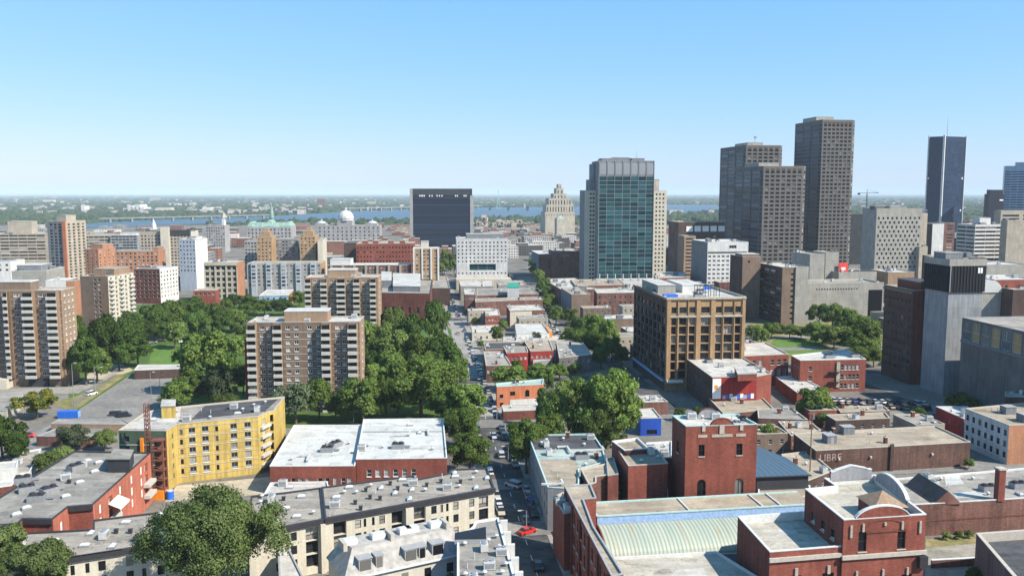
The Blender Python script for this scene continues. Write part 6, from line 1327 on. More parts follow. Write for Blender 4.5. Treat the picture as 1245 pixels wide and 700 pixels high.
b.slab('bracket_box', 0, 0.92, 1.02, h-10.5, h-8.2, 0.02, 0.9, 'coping_dark', frac=True)
q = gp(1072, 616, h); v_, u_ = axes(ROT); m = MB(); w_ = 3.2
m.box((0, 0, 1.3), (w_*2, w_*2, 2.6), 0); 
for i in range(4):
    c_ = [(-w_-.4, -w_-.4), (w_+.4, -w_-.4), (w_+.4, w_+.4), (-w_-.4, w_+.4)]; m.face([(*c_[i], 2.6), (*c_[(i+1) % 4], 2.6), (0, 0, 5.0)], 1)
b.on_roof('stair_head', m, ['brick_deep', 'brick_tan'], (q.x, q.y), ROT)
# ---- glass-roofed house behind the brewery tower
q0, q1, qa = gp(920, 579, 8), gp(983, 576.5, 8), None
v_, u_ = (q1-q0).normalized(), None; u_ = Vector((-v_.y, v_.x, 0)); w = (q1-q0).length; dp = 15.0
gh = root('glass_roof_hall', 'low black-walled hall under a sloping blue glass roof, just behind the brewery tower', 'building', (q0.x, q0.y, 0), math.atan2(v_.y, v_.x))
m = MB(); m.box((w/2, dp/2, 3.95), (w, dp, 7.9)); m.build('wall', 'metal_dark', gh)
m = MB(); ap0, ap1 = (-2.0, dp*0.8, 13.0), (w*0.25, dp*0.8, 13.0)
m.face([(-0.5, -0.5, 8), (w+0.5, -0.5, 8), ap1, ap0]); m.face([(w+0.5, -0.5, 8), (w+0.5, dp, 8), ap1]); m.face([(w+0.5, dp, 8), (-0.5, dp, 8), ap0, ap1]); m.face([(-0.5, dp, 8), (-0.5, -0.5, 8), ap0]); m.build('roof', 'glass_sky', gh)
m = MB(); m.box((w/2, -0.5, 7.9), (w+1.2, 0.25, 0.3)); m.box((w/2, -1.2, 0.2), (w, 1.2, 0.4)); m.build('gutter', 'coping_dark', gh)
m = MB()
for k in range(1, 9):
    f = k/9; a0 = Vector((-0.5+(w+1)*f, -0.5, 8.06)); a1 = Vector((-2+(w*0.25+2)*f, dp*0.8, 13.06)); m.tube([a0, a1], 0.05, 4)
m.build('glazing_bar', 'frame_grey', gh)
h = 4.5; p = quad([(922, 606), (985, 603), (985, 590), (922, 592)], h); b = Bld('low_roof', 'low tan roof strip in front of the black-walled glass-roofed hall', p, h, 'brick_old', 'roof_tan', 0.3, 'coping_white'); b.done()
# ---- low brewery sheds right of the gabled hall
h = 8; p = quad([(1106, 613.5), (1300, 602), (1280, 566), (1084, 582)], h)
b = Bld('brewery_shed', 'long low brick shed with a gabled dark roof monitor and a tall brick chimney', p, h, 'brick_red', 'roof_mid', 0.35, 'coping_white', edgemat={0: 'brick_old'}); b.done()
a0, a1 = gp(1152, 611, h), gp(1116, 588, h); dd = (a1-a0); dl = dd.length; an = math.atan2(dd.y, dd.x); m = MB(); hw, mh = 3.6, 3.3
m.face([(0, -hw, 0), (dl, -hw, 0), (dl, 0, mh), (0, 0, mh)], 1); m.face([(dl, hw, 0), (0, hw, 0), (0, 0, mh), (dl, 0, mh)], 1); m.face([(0, hw, 0), (0, -hw, 0), (0, 0, mh)], 0); m.face([(dl, -hw, 0), (dl, hw, 0), (dl, 0, mh)], 0)
b.on_roof('roof_monitor', m, ['brick_old', 'roof_dark'], a0, an)
for px in ([(1163, 606), (1205, 603), (1192, 596), (1158, 599)], [(1150, 590), (1172, 588), (1165, 576), (1148, 578)]): roof_patch(b, px, b.h-b.par, 'roof_white')
c_ = gp(1214.5, 606, h); m = MB(); m.box((0, 0, 3.9), (1.7, 1.7, 7.8), 0); m.box((0, 0, 7.95), (2.1, 2.1, 0.4), 1); b.on_roof('chimney', m, ['brick_red', 'coping_stone'], c_, ROT)
b.clutter(14, ['vent', 'hvac', 'skylight', 'plant', 'pipe', 'stack'], 95, 1.2); b.slab('string_course', 0, 0, 1, 3.6, 3.9, 0.02, 0.1, 'brick_deep', frac=True)
# ---- dark-roofed building at the bottom corner
h = 10; p = quad([(1236, 705), (1300, 730), (1300, 640), (1187, 648)], h)
b = Bld('dark_roof_building', 'building with a sunken shade-darkened roof behind a pale parapet, bottom corner of the photo', p, h, 'brick_deep', 'roof_dark', 1.8, 'coping_stone', 0.7, edgemat={3: 'concrete_dark'}); b.done()  # shadow on the sunken roof is put into its dark colour
w0 = gp(1132, 690); b = root('yard_wall', 'low pale-capped brick yard wall beside the gravel yard', 'wall', (w0.x, w0.y, 0), ROT); m = MB(); m.box((7, 0, 0.9), (14, 0.4, 1.8)); m.build('wall', 'brick_old', b); m = MB(); m.box((7, 0, 1.88), (14.2, 0.6, 0.15)); m.build('coping', 'coping_white', b)
# ================================================================ foreground, near side of the main street on the park side
# ---- yellow building under construction
h = 17.2; YP = p = quad([(144, 523), (202, 523.5), (215, 515.5), (314, 506), (327, 500), (333, 499), (346, 482), (220, 494), (178, 500)], h)
b = Bld('yellow_building', 'six-storey bright yellow building under construction with a mottled roof and an olive end wing', p, h, 'render_yellow', 'roof_mid', 0.4, 'coping_stone', edgemat={0: 'render_green'})
zs = [h-3.3-2.84*k for k in range(6)]
b.win(2, [.175, .335, .685, .86], 1.75, zs, 1.85, 'lowpanel', 'frame_grey', 'glass', 'frame_white', 0.25, True); b.win(2, [.045, .475], 0.85, zs, 1.6, 'plain', 'frame_grey', 'glass_dk', None, 0.25, True)
b.win(1, [0.55], 0.9, zs, 1.5, 'plain', 'frame_grey', 'glass_dk', None, 0.25, True); b.win(0, [0.16, 0.82], 1.5, zs, 1.7, 'plain', 'frame_grey', 'glass_bl', None, 0.25, True)
b.win(3, [0.5], 1.6, zs, 1.9, 'plain', 'frame_white', 'glass_bl', None, 0.3, True); b.win(4, [0.5], 1.1, zs, 2.2, 'bare', 'frame_dark', 'glass_dk', None, 0.8); b.done()
for z in zs: b.slab('balcony', 3, 0.12, 0.95, z-0.9, z-0.1, 0.02, 0.9, 'balcony_white', frac=True)
for z in zs: b.slab('floor_band', 2, 0, 1, z+2.05, z+2.25, 0.02, 0.10, 'coping_stone', frac=True)
for z in (zs[1], zs[3]): b.slab('floor_band', 0, 0, 1, z+2.0, z+2.25, 0.02, 0.10, 'balcony_white', frac=True)
b.slab('debris_chute', 0, 0.46, 0.52, h-9, h-2, 0.05, 0.6, 'orange', frac=True)
roof_patch(b, [(150, 521), (203, 521), (218, 512), (220, 496), (182, 502)], b.h-b.par, 'roof_pale'); roof_patch(b, [(232, 510), (322, 500), (338, 485), (250, 492.5)], b.h-b.par, 'roof_dark')
penthouse(b, quad([(196.5, 507), (213, 506.5), (214, 499), (198, 499)], h), 3.6, 'render_yellow', 'roof_pale'); b.clutter(15, ['vent', 'skylight', 'pipe', 'vent', 'hvac'], 96, 1.4)
c_ = gp(193, 605); hs = root('hoist_mast', 'rust-red lattice hoist mast with a brown scaffold cage against the yellow building', 'hoist', c_); zt = zat(c_, 490)
m = MB()
for sx, sy in ((-.5, -.5), (.5, -.5), (.5, .5), (-.5, .5)): m.tube([(sx-2.2, sy, 0), (sx-2.2, sy, zt)], 0.13, 4)
for k in range(int(zt/1.2)):
    z = k*1.2; m.tube([(-2.7, -.5, z), (-1.7, -.5, z+1.2)], 0.07, 4); m.tube([(-1.7, .5, z), (-2.7, .5, z+1.2)], 0.07, 4); m.box((-2.2, 0, z), (1.1, 1.1, 0.1))
m.build('mast', 'rust', hs)
m = MB()
for x in (-0.9, 2.0):
    for y in (-1.0, 1.4): m.box((x, y, 8.2), (0.35, 0.35, 16.4))
for k in range(6): m.box((0.55, 0.2, 2.7*k+2.6), (3.3, 2.9, 0.25)); m.box((0.55, -1.1, 2.7*k+3.6), (3.2, 0.1, 0.2))
m.box((0.55, 1.5, 8.2), (3.2, 0.1, 16.2), 1); m.build('scaffold_cage', ['rust', 'wood'], hs)
m = MB(); m.box((0.2, -0.3, 1.3), (3.6, 3.0, 2.6)); m.build('machine_base', 'orange', hs)
c_ = gp(207, 606); q = root('water_tank', 'bright blue plastic tank standing at the foot of the yellow building', 'tank', c_); m = MB(); m.cyl((0, 0, 0), 1.0, 2.2, 14); m.build('tank', 'blue_plastic', q); m = MB(); m.cyl((0, 0, 2.2), 0.85, 0.2, 14); m.build('lid', 'metal_pale', q)
# ---- white-roofed brick buildings
h = 8.0; p = quad([(328, 566.5), (431.5, 566), (441, 516.5), (357.5, 516.5)], h)
b = Bld('white_roof_building', 'brick building with a broad clean white roof and white windows, next to the yellow building', p, h, 'brick_red', 'roof_bright', 0.4, 'coping_white')
b.win(0, [.27, .36, .445, .585, .67, .86, .935], 1.25, [h-5.5], 2.1, 'sash', 'frame_white', 'glass_bl', 'frame_white', 0.2, True); b.win(0, [.765], 1.1, [h-6.0], 2.7, 'plain', 'frame_white', 'glass_bl', None, 0.2, True); b.done()
b.on_roof(*ROOFKIT['plant'][:2], None, gp(398, 547, h)); b.on_roof(*ROOFKIT['plant'][:2], None, gp(408, 541, h), 1.0); b.clutter(5, ['vent', 'pipe', 'skylight', 'duct'], 97, 3)
h = 9.0; p = quad([(433, 558), (543.5, 556.5), (539, 508.5), (442, 509.5)], h)
b = Bld('white_roof_building', 'brick building with a white roof crossed by a low parapet, touching the street trees', p, h, 'brick_red', 'roof_bright', 0.4, 'coping_white')
b.win(0, [.14, .235, .33, .43, .53, .63], 1.3, [h-5.0], 2.0, 'sash', 'frame_white', 'glass_bl', 'frame_white', 0.2, True); b.done()
roof_patch(b, [(440, 525), (541, 524.5), (541, 523.5), (440, 524)], b.h-b.par+0.1, 'coping_grey', 'roof_curb'); b.on_roof(*ROOFKIT['plant'][:2], None, gp(484, 543, h)); b.on_roof(*ROOFKIT['hvac'][:2], None, gp(440, 546, h)); b.clutter(9, ['vent', 'pipe', 'skylight', 'duct'], 98, 2)
h = 4.0; p = quad([(318, 606), (402, 603), (398, 585), (329, 586.5)], h); b = Bld('low_roof', 'low dirty white roof at the foot of the first white-roofed brick building', p, h, 'brick_red', 'roof_pale', 0.3, 'coping_white'); b.done(); b.on_roof(*ROOFKIT['hvac'][:2], None, gp(344, 589, h)); b.on_roof(*ROOFKIT['skylight'][:2], None, gp(352, 592, h))
# ---- cream terrace on the street
def terrace(name, label, px, h, feats, roof='roof_taupe', wall='render_cream', seed=1, n=14):
    p = quad(px, h); b = Bld(name, label, p, h, wall, roof, 0.25, 'coping_dark', 0.35)
    zs = [h-3.55, h-6.55, h-9.6]
    for (f, kind) in feats:
        l = b.E(0)[2]
        if kind == 'w2': b.win(0, [(f, 1.35)], 1.35, zs, 1.9, 'sash', 'frame_dark', 'glass_bl', None, 0.2, True)
        elif kind == 'w1': b.win(0, [(f, 0.62)], 0.62, zs, 1.9, 'plain', 'frame_dark', 'glass_dk', None, 0.2, True)
        elif kind == 'bay': b.win(0, [(f, 2.9)], 2.9, [z-0.75 for z in zs], 2.95, 'rail', 'frame_dark', 'glass_bl', None, 1.1, True)
        elif kind == 'bal': b.win(0, [(f, 2.5)], 2.5, [z-0.75 for z in zs], 2.75, 'rail', 'frame_dark', 'glass_bl', None, 0.5, True)
    b.done(); b.slab('eaves', 0, -0.003, 1.003, h-0.9, h+0.1, 0.02, 0.55, 'coping_dark', frac=True)
    b.clutter(n, ['skylight', 'vent', 'stack', 'skylight', 'stack', 'skylight', 'vent', 'stack', 'hvac', 'pipe'], seed, 0.9); return b
T1 = terrace('terrace', 'long grey-roofed cream terrace running to the street corner, dotted with white skylights and vents', [(395, 630), (601, 593), (592.5, 568.5), (548, 570.5), (545, 575), (508, 582), (502, 578), (391, 592)], 12,
 [(.08, 'bay'), (.18, 'w2'), (.218, 'w1'), (.265, 'w1'), (.315, 'w2'), (.405, 'bay'), (.535, 'bay'), (.62, 'w2'), (.668, 'w1'), (.702, 'w1'), (.755, 'w2'), (.855, 'w2'), (.93, 'bal')], seed=101, n=34)
b = T1; b.slab('pier', 0, .445, .49, 0, 11.2, 0.02, 1.0, 'render_cream', frac=True)
T2 = terrace('terrace', 'cream terrace with a grey roof half hidden behind the big foreground tree', [(302, 648), (394.5, 630.5), (390.5, 592.5), (345, 598.5), (305, 603)], 11.8, [(.36, 'w1'), (.50, 'w1'), (.58, 'w2'), (.83, 'bay')], seed=103, n=12)
T2.slab('pier', 0, .93, .995, 0, 11, 0.02, 1.0, 'render_cream', frac=True)
T3 = terrace('terrace', 'cream terrace with white roof vents at the foot of the red brick terrace', [(60, 681), (148, 667.5), (186, 661), (222, 655), (205, 621), (113, 632), (113, 643), (18, 648), (-20, 652), (-20, 694)], 11.6, [], seed=105, n=24)
b = T3
for i, feats in ((0, [(.28, .62), (.55, .5), (.68, .5), (.88, 1.3)]), (1, [(.4, 2.6)])):
    pass
for i in range(b.n):
    a_, d_, l_, an_ = b.E(i)
    if -0.6 < math.cos(an_)-1 <= 0 and d_.x > 0.8:
        m = MB()
        for z in (8.0, 5.0, 2.0):
            for k in range(int(l_/2.6)):
                pp = b.P(i, 1.3+2.6*k, z, 0.0); w_ = 1.3 if k % 3 == 0 else 0.7; m = MB(); m.box((0, 0.0, 0.95), (w_, 0.1, 1.9), 0); link('window', m.mesh('window', ['glass_dk']), b.root, b.P(i, 1.3+2.6*k, z, 0.01), an_)
        b.slab('eaves', i, 0, 1, b.h-0.9, b.h+0.1, 0.06, 0.5, 'coping_dark', frac=True)
# ---- red brick terrace with grey roof
h = 13.5; p = quad([(-30, 640), (22, 636), (28, 630), (64, 630.5), (83, 615.5), (113, 613), (183, 550), (90, 548), (-30, 622)], h)
b = Bld('red_terrace', 'red brick terrace with a big grey roof and sunny balconies towards the yellow building', p, h, 'brick_red', 'roof_grey', 0.25, 'coping_dark', 0.35, edgemat={5: 'brick_salmon', 3: 'brick_salmon'})
b.win(5, [0.1, 0.42, 0.62, 0.8], 1.0, [h-3.4, h-6.4, h-9.4], 2.0, 'plain', 'frame_white', 'awning', None, 0.15, True); b.win(5, [0.26, 0.9], 2.6, [h-4.2, h-7.2, h-10.2], 2.6, 'rail', 'frame_white', 'glass_dk', None, 0.9, True); b.win(3, [0.5], 0.9, [h-4.0, h-7.0], 2.0, 'plain', 'frame_white', 'awning', None, 0.15, True); b.done()
for i in (0, 2, 4): b.slab('eaves', i, 0, 1, h-1.1, h+0.1, 0.02, 0.45, 'coping_dark', frac=True)
for u in (0.26, 0.9):
    for z in (h-7.4, h-10.4): b.slab('balcony', 5, u-0.07, u+0.07, z, z+0.9, 0.05, 1.6, 'balcony_white', frac=True)
l5 = b.E(5)[2]
m = MB(); m.face([(-3.2, 0, 1.2), (3.2, 0, 1.2), (3.2, -2.6, 0), (-3.2, -2.6, 0)][::-1]); m.face([(-3.2, -2.6, 0), (3.2, -2.6, 0), (3.2, -2.6, -0.4), (-3.2, -2.6, -0.4)][::-1]); link('awning', m.mesh('awning', ['awning']), b.root, b.P(5, 0.30*l5, h-4.2, 0.05), b.E(5)[3])
penthouse(b, quad([(131, 573), (158, 573), (163, 561), (140, 560)], h), 3.2, 'metal_dark', 'roof_grey', 'coping_dark')
for (x, y, k, r_) in ((33, 596, 'plant', .6), (45, 607, 'plant', .2), (60, 598, 'plant', .9), (92, 570, 'plant', 1.1), (100, 567, 'hvac', .3), (28, 585, 'plant', .4), (120, 562, 'skylight', .8), (106, 560, 'skylight', .8), (115, 573, 'skylight', .8), (97, 586, 'skylight', .8), (80, 582, 'hvac', .5), (80, 603, 'skylight', .8), (20, 625, 'skylight', .8), (32, 617, 'skylight', .8), (84, 586, 'stack', 0)): b.on_roof(*ROOFKIT[k][:2], None, gp(x, y, h), r_)
# ---- grey mansard terrace and flat-roofed end block at the bottom
h = 8.0; e0, e1 = gp(420, 703, h), gp(560, 672, h); d = (e1-e0); ln = d.length; an = math.atan2(d.y, d.x)
mt = root('mansard_terrace', 'grey mansard-roofed terrace with white skylights and deep dark dormer recesses at the bottom edge', 'building', (e0.x, e0.y, 0), an); dp = 11.0
m = MB(); m.box((ln/2, dp/2, h/2), (ln, dp, h)); wl_ = m.build('wall', 'render_cream', mt)
plain('slate', (0.33, 0.31, 0.28), 0.9, 0, 0.25, 0.7); 
m = MB(); r0, r1, hz_ = 3.6, dp-1.5, 4.2
m.face([(-0.4, -0.4, h), (ln, -0.4, h), (ln, r0, h+hz_), (2.6, r0, h+hz_)]); m.face([(-0.4, dp+.4, h), (-0.4, -0.4, h), (2.6, r0, h+hz_), (2.6, r1, h+hz_)]); m.face([(2.6, r0, h+hz_), (ln, r0, h+hz_), (ln, r1, h+hz_), (2.6, r1, h+hz_)]); m.face([(ln, dp+.4, h), (-0.4, dp+.4, h), (2.6, r1, h+hz_), (ln, r1, h+hz_)]); m.face([(ln, -0.4, h), (ln, dp+.4, h), (ln, r1, h+hz_), (ln, r0, h+hz_)])
rf = m.build('roof', 'slate', mt); m = MB(); m.box((ln/2, -0.5, h-0.1), (ln+0.6, 0.4, 0.3)); m.build('gutter', 'coping_white', mt)
for u in (0.17, 0.29, 0.56, 0.66, 0.80):
    w_ = 2.6 if u in (0.17, 0.56, 0.80) else 1.5; o = link('dormer', None, None); bpy.data.objects.remove(o)
    m = MB(); m.box((0, 0.7, 1.3), (w_, 2.6, 2.6), 0); m.box((0, -0.62, 1.3), (w_-0.4, 0.1, 2.1), 1); m.box((0, 0.7, 2.68), (w_+0.4, 2.9, 0.16), 2); link('dormer', m.mesh('dormer', ['slate', 'glass_dk', 'coping_grey']), rf, (u*ln, 0.9, h+0.35))
for u in (0.12, 0.36, 0.60, 0.66, 0.88):
    m = MB(); m.box((0, 0, 0.5), (2.8, 2.0, 1.0), 0); m.box((0, 0, 1.05), (2.4, 1.6, 0.15), 1); link('skylight', m.mesh('skylight', ['coping_white', 'dome']), rf, (u*ln, r0+2.6, h+hz_))
for u in (0.05, 0.45, 0.95): m = MB(); m.box((0, 0, 0.8), (0.8, 3.4, 1.6)); link('party_wall', m.mesh('party_wall', ['coping_stone']), rf, (u*ln, r0+1.5, h+hz_-0.3))
for k in range(5):
    for z in (4.6, 1.6):
        m = MB(); m.box((0, 0, 0.95), (1.4, 0.1, 1.9), 0); link('window', m.mesh('window', ['glass_dk']), mt, ((k+0.5)/5*ln, -0.02, z))
h = 11.5; p = quad([(556, 712), (628, 708), (606, 629), (578, 633.5), (575, 640), (556, 655)], h)
b = Bld('flat_roof_house', 'flat grey-roofed end house with a glazed lantern and white edging beside the street', p, h, 'render_blue', 'roof_grey', 0.3, 'coping_white', 0.4, edgemat={1: 'render_white', 0: 'render_cream'}); b.done(); b.clutter(16, ['vent', 'vent', 'pipe', 'hvac'], 111, 1.0)
q = gp(572, 656, h); m = MB(); m.box((0, 0, 0.5), (6.5, 2.8, 1.0), 0); m.face([(-3.2, -1.4, 1.0), (3.2, -1.4, 1.0), (3.2, 1.2, 2.6), (-3.2, 1.2, 1.4)], 1); m.face([(3.2, 1.2, 2.6), (3.2, 1.2, 1.0), (-3.2, 1.2, 1.0), (-3.2, 1.2, 1.4)], 0); m.face([(3.2, -1.4, 1.0), (3.2, 1.2, 1.0), (3.2, 1.2, 2.6)], 0); b.on_roof('lantern', m, ['coping_grey', 'glass'], q, 0.05)
for k in range(5): b.slab('party_wall', 1, 0.08+0.2*k, 0.10+0.2*k, 0, h+0.8, 0.02, 1.6, 'render_white', frac=True)
h = 7; p = quad([(340, 712), (372, 708), (352, 668), (338, 672)], h); b = Bld('low_roof', 'small pale roof edge at the foot of the cream terrace by the big tree', p, h, 'render_cream', 'roof_pale', 0.2); b.done()
# ================================================================ trees
def leafmat(name, c0, c1, trans=0.32):
    m = bpy.data.materials.new(name); m.use_nodes = True; nt = m.node_tree; nt.nodes.clear(); MATS[name] = m
    tc = N(nt, 'ShaderNodeTexCoord'); oi = N(nt, 'ShaderNodeObjectInfo')
    geo = N(nt, 'ShaderNodeNewGeometry')
    f = rangen(nt, noise(nt, geo.outputs['Position'], 0.35, 4, 0.6), 0.35, 0.65, 0, 1)
    k = rangen(nt, oi.outputs['Random'], 0, 1, 0.68, 1.6)
    rl = rangen(nt, geo.outputs['Random Per Island'], 0, 1, 0.7, 1.3)
    c = mixc(nt, 1.0, mixc(nt, f, c0, c1), mathn(nt, 'MULTIPLY', k, rl), 'MULTIPLY')
    d = N(nt, 'ShaderNodeBsdfDiffuse'); t = N(nt, 'ShaderNodeBsdfTranslucent'); x = N(nt, 'ShaderNodeMixShader'); o = N(nt, 'ShaderNodeOutputMaterial')
    L(nt, c, d.inputs[0]); L(nt, mixc(nt, 1.0, c, (0.9, 1.1, 0.5), 'MULTIPLY'), t.inputs[0]); x.inputs[0].default_value = trans
    L(nt, d.outputs[0], x.inputs[1]); L(nt, t.outputs[0], x.inputs[2]); L(nt, x.outputs[0], o.inputs[0]); return m
leafmat('leaf', (0.082, 0.136, 0.030), (0.145, 0.195, 0.052)); leafmat('leaf_dark', (0.054, 0.100, 0.024), (0.092, 0.142, 0.037))
leafmat('leaf_light', (0.105, 0.16, 0.042), (0.16, 0.20, 0.062)); leafmat('leaf_yellow', (0.055, 0.09, 0.02), (0.20, 0.18, 0.025)); leafmat('leaf_grey', (0.075, 0.105, 0.055), (0.12, 0.145, 0.085))
plain('bark', (0.11, 0.085, 0.06), 0.95, 0, 0.3, 3)
TH0, TR0 = 12.0, 6.0
def crown_mesh(seed, n, leaf, mat, lobes=13, squash=0.85, loose=0.25, z0=0.9, H=TH0, Rr=TR0, rough=0.0):
    g = np.random.default_rng(seed); cz = (z0+H)/2; hz = (H-z0)/2
    # lobes over an egg-shaped crown
    C, S = [], []
    for k in range(lobes):
        a = 2.399963*k+g.uniform(-.4, .4); t = -0.75+1.65*(k+0.5)/lobes; r = math.sqrt(max(0.02, 1-min(1, abs(t))**2.2))
        rr_ = g.uniform(0.46, 0.66); rr_ *= 1+rough*g.uniform(-0.6, 0.7); C.append((math.cos(a)*r*Rr*rr_, math.sin(a)*r*Rr*rr_, cz+t*hz*0.66)); S.append(g.uniform(0.26, 0.52)*Rr*(1-rough*0.5))
    C.append((0, 0, cz)); S.append(Rr*(0.5-0.2*rough))
    C, S = np.array(C), np.array(S); w = S**2; w /= w.sum()
    idx = g.choice(len(S), n, p=w); d = g.normal(size=(n, 3)); d /= np.linalg.norm(d, axis=1)[:, None]; d[:, 2] = np.where(d[:, 2] < -0.5, -d[:, 2], d[:, 2])
    rad = S[idx]*(1-np.abs(g.normal(0, loose, n))+g.normal(0, 0.07, n)); rad = np.where(g.random(n) < 0.16, rad*(1+np.abs(g.normal(0, 0.22, n))), rad); pos = C[idx]+d*rad[:, None]*np.array([1, 1, squash])
    nr = d+g.normal(0, 0.45, (n, 3)); nr /= np.linalg.norm(nr, axis=1)[:, None]
    up = g.normal(size=(n, 3)); tx = np.cross(nr, up); tx /= np.linalg.norm(tx, axis=1)[:, None]; ty = np.cross(nr, tx)
    sz = leaf*g.uniform(0.6, 1.3, n)[:, None]; as_ = g.uniform(0.55, 1.0, n)[:, None]
    V = np.stack([pos-tx*sz-ty*sz*as_*0.4, pos+tx*sz*0.2-ty*sz*as_, pos+tx*sz+ty*sz*as_*0.3, pos-tx*sz*0.1+ty*sz*as_], 1).reshape(-1, 3)
    me = bpy.data.meshes.new('crown'); me.vertices.add(4*n); me.vertices.foreach_set('co', V.astype(np.float32).ravel())
    me.loops.add(4*n); me.loops.foreach_set('vertex_index', np.arange(4*n, dtype=np.int32)); me.polygons.add(n)
    me.polygons.foreach_set('loop_start', np.arange(0, 4*n, 4, dtype=np.int32)); me.polygons.foreach_set('loop_total', np.full(n, 4, dtype=np.int32))
    me.materials.append(MATS[mat]); me.update(calc_edges=True)
    cn = (pos-np.array([0, 0, cz-hz*0.3])); cn /= np.linalg.norm(cn, axis=1)[:, None]
    nn = d*0.6+cn*0.5+g.normal(0, 0.42, (n, 3)); nn /= np.linalg.norm(nn, axis=1)[:, None]
    me.polygons.foreach_set('use_smooth', [True]*n); me.normals_split_custom_set_from_vertices(np.repeat(nn, 4, 0).tolist()); return me
def trunk_mesh(seed, H=TH0, r=0.30, n=7, spread=3.2, z0=2.4):
    g = random.Random(seed); m = MB(); top = H*0.66; m.tube([(0, 0, 0), (g.uniform(-.2, .2), g.uniform(-.2, .2), H*0.3), (g.uniform(-.4, .4), g.uniform(-.4, .4), top)], [r*1.25, r*0.85, r*0.25], 7)
    for k in range(n):
        a = 2*math.pi*k/n+g.uniform(-.4, .4); zb = H*g.uniform(0.2, 0.5); q = spread*g.uniform(0.7, 1.1); m.tube([(0, 0, zb), (math.cos(a)*q*.5, math.sin(a)*q*.5, zb+H*0.13), (math.cos(a)*q, math.sin(a)*q, zb+H*g.uniform(0.2, 0.32))], [r*0.5, r*0.3, r*0.08], 5)
    return m.mesh('trunk', ['bark'])
PROTO = {}
for i, (nm, mat, lob, sq, lo) in enumerate((('m0', 'leaf', 13, .85, .22), ('m1', 'leaf', 11, .9, .25), ('d0', 'leaf_dark', 14, .85, .2), ('d1', 'leaf_dark', 12, .9, .22), ('l0', 'leaf_light', 12, .85, .28), ('l1', 'leaf_light', 15, .8, .3), ('y0', 'leaf_yellow', 10, .85, .22), ('g0', 'leaf_grey', 14, .9, .34), ('m2', 'leaf', 16, .8, .28), ('d2', 'leaf_dark', 10, .95, .24))):
    PROTO[nm] = (crown_mesh(100+i, 9000, 0.25, mat, lob+8, sq, lo, rough=0.75), trunk_mesh(200+i))
for i, (nm, mat) in enumerate((('M', 'leaf'), ('D', 'leaf_dark'), ('L', 'leaf_light'))): PROTO[nm] = (crown_mesh(300+i, 20000, 0.18, mat, 30, .85, .28, rough=0.8), trunk_mesh(330+i))
trr = random.Random(5)
def tree(cx, yt, w, yb, kind, label, group=None, name='tree'):
    c = gp(cx, yb); H = zat(c, yt); D = c.y; W = w/F*D/cT; t = root(name, label, 'tree', c, trr.uniform(0, 6.28), group)
    sx, sz = W/2/(TR0*0.97), H/(TH0*0.98); cm, tm = PROTO[kind]
    o = link('crown', cm, t); o.scale = (sx, sx, sz); o = link('trunk', tm, t); o.scale = (min(sx, sz),)*2+(sz,); return t
T = tree
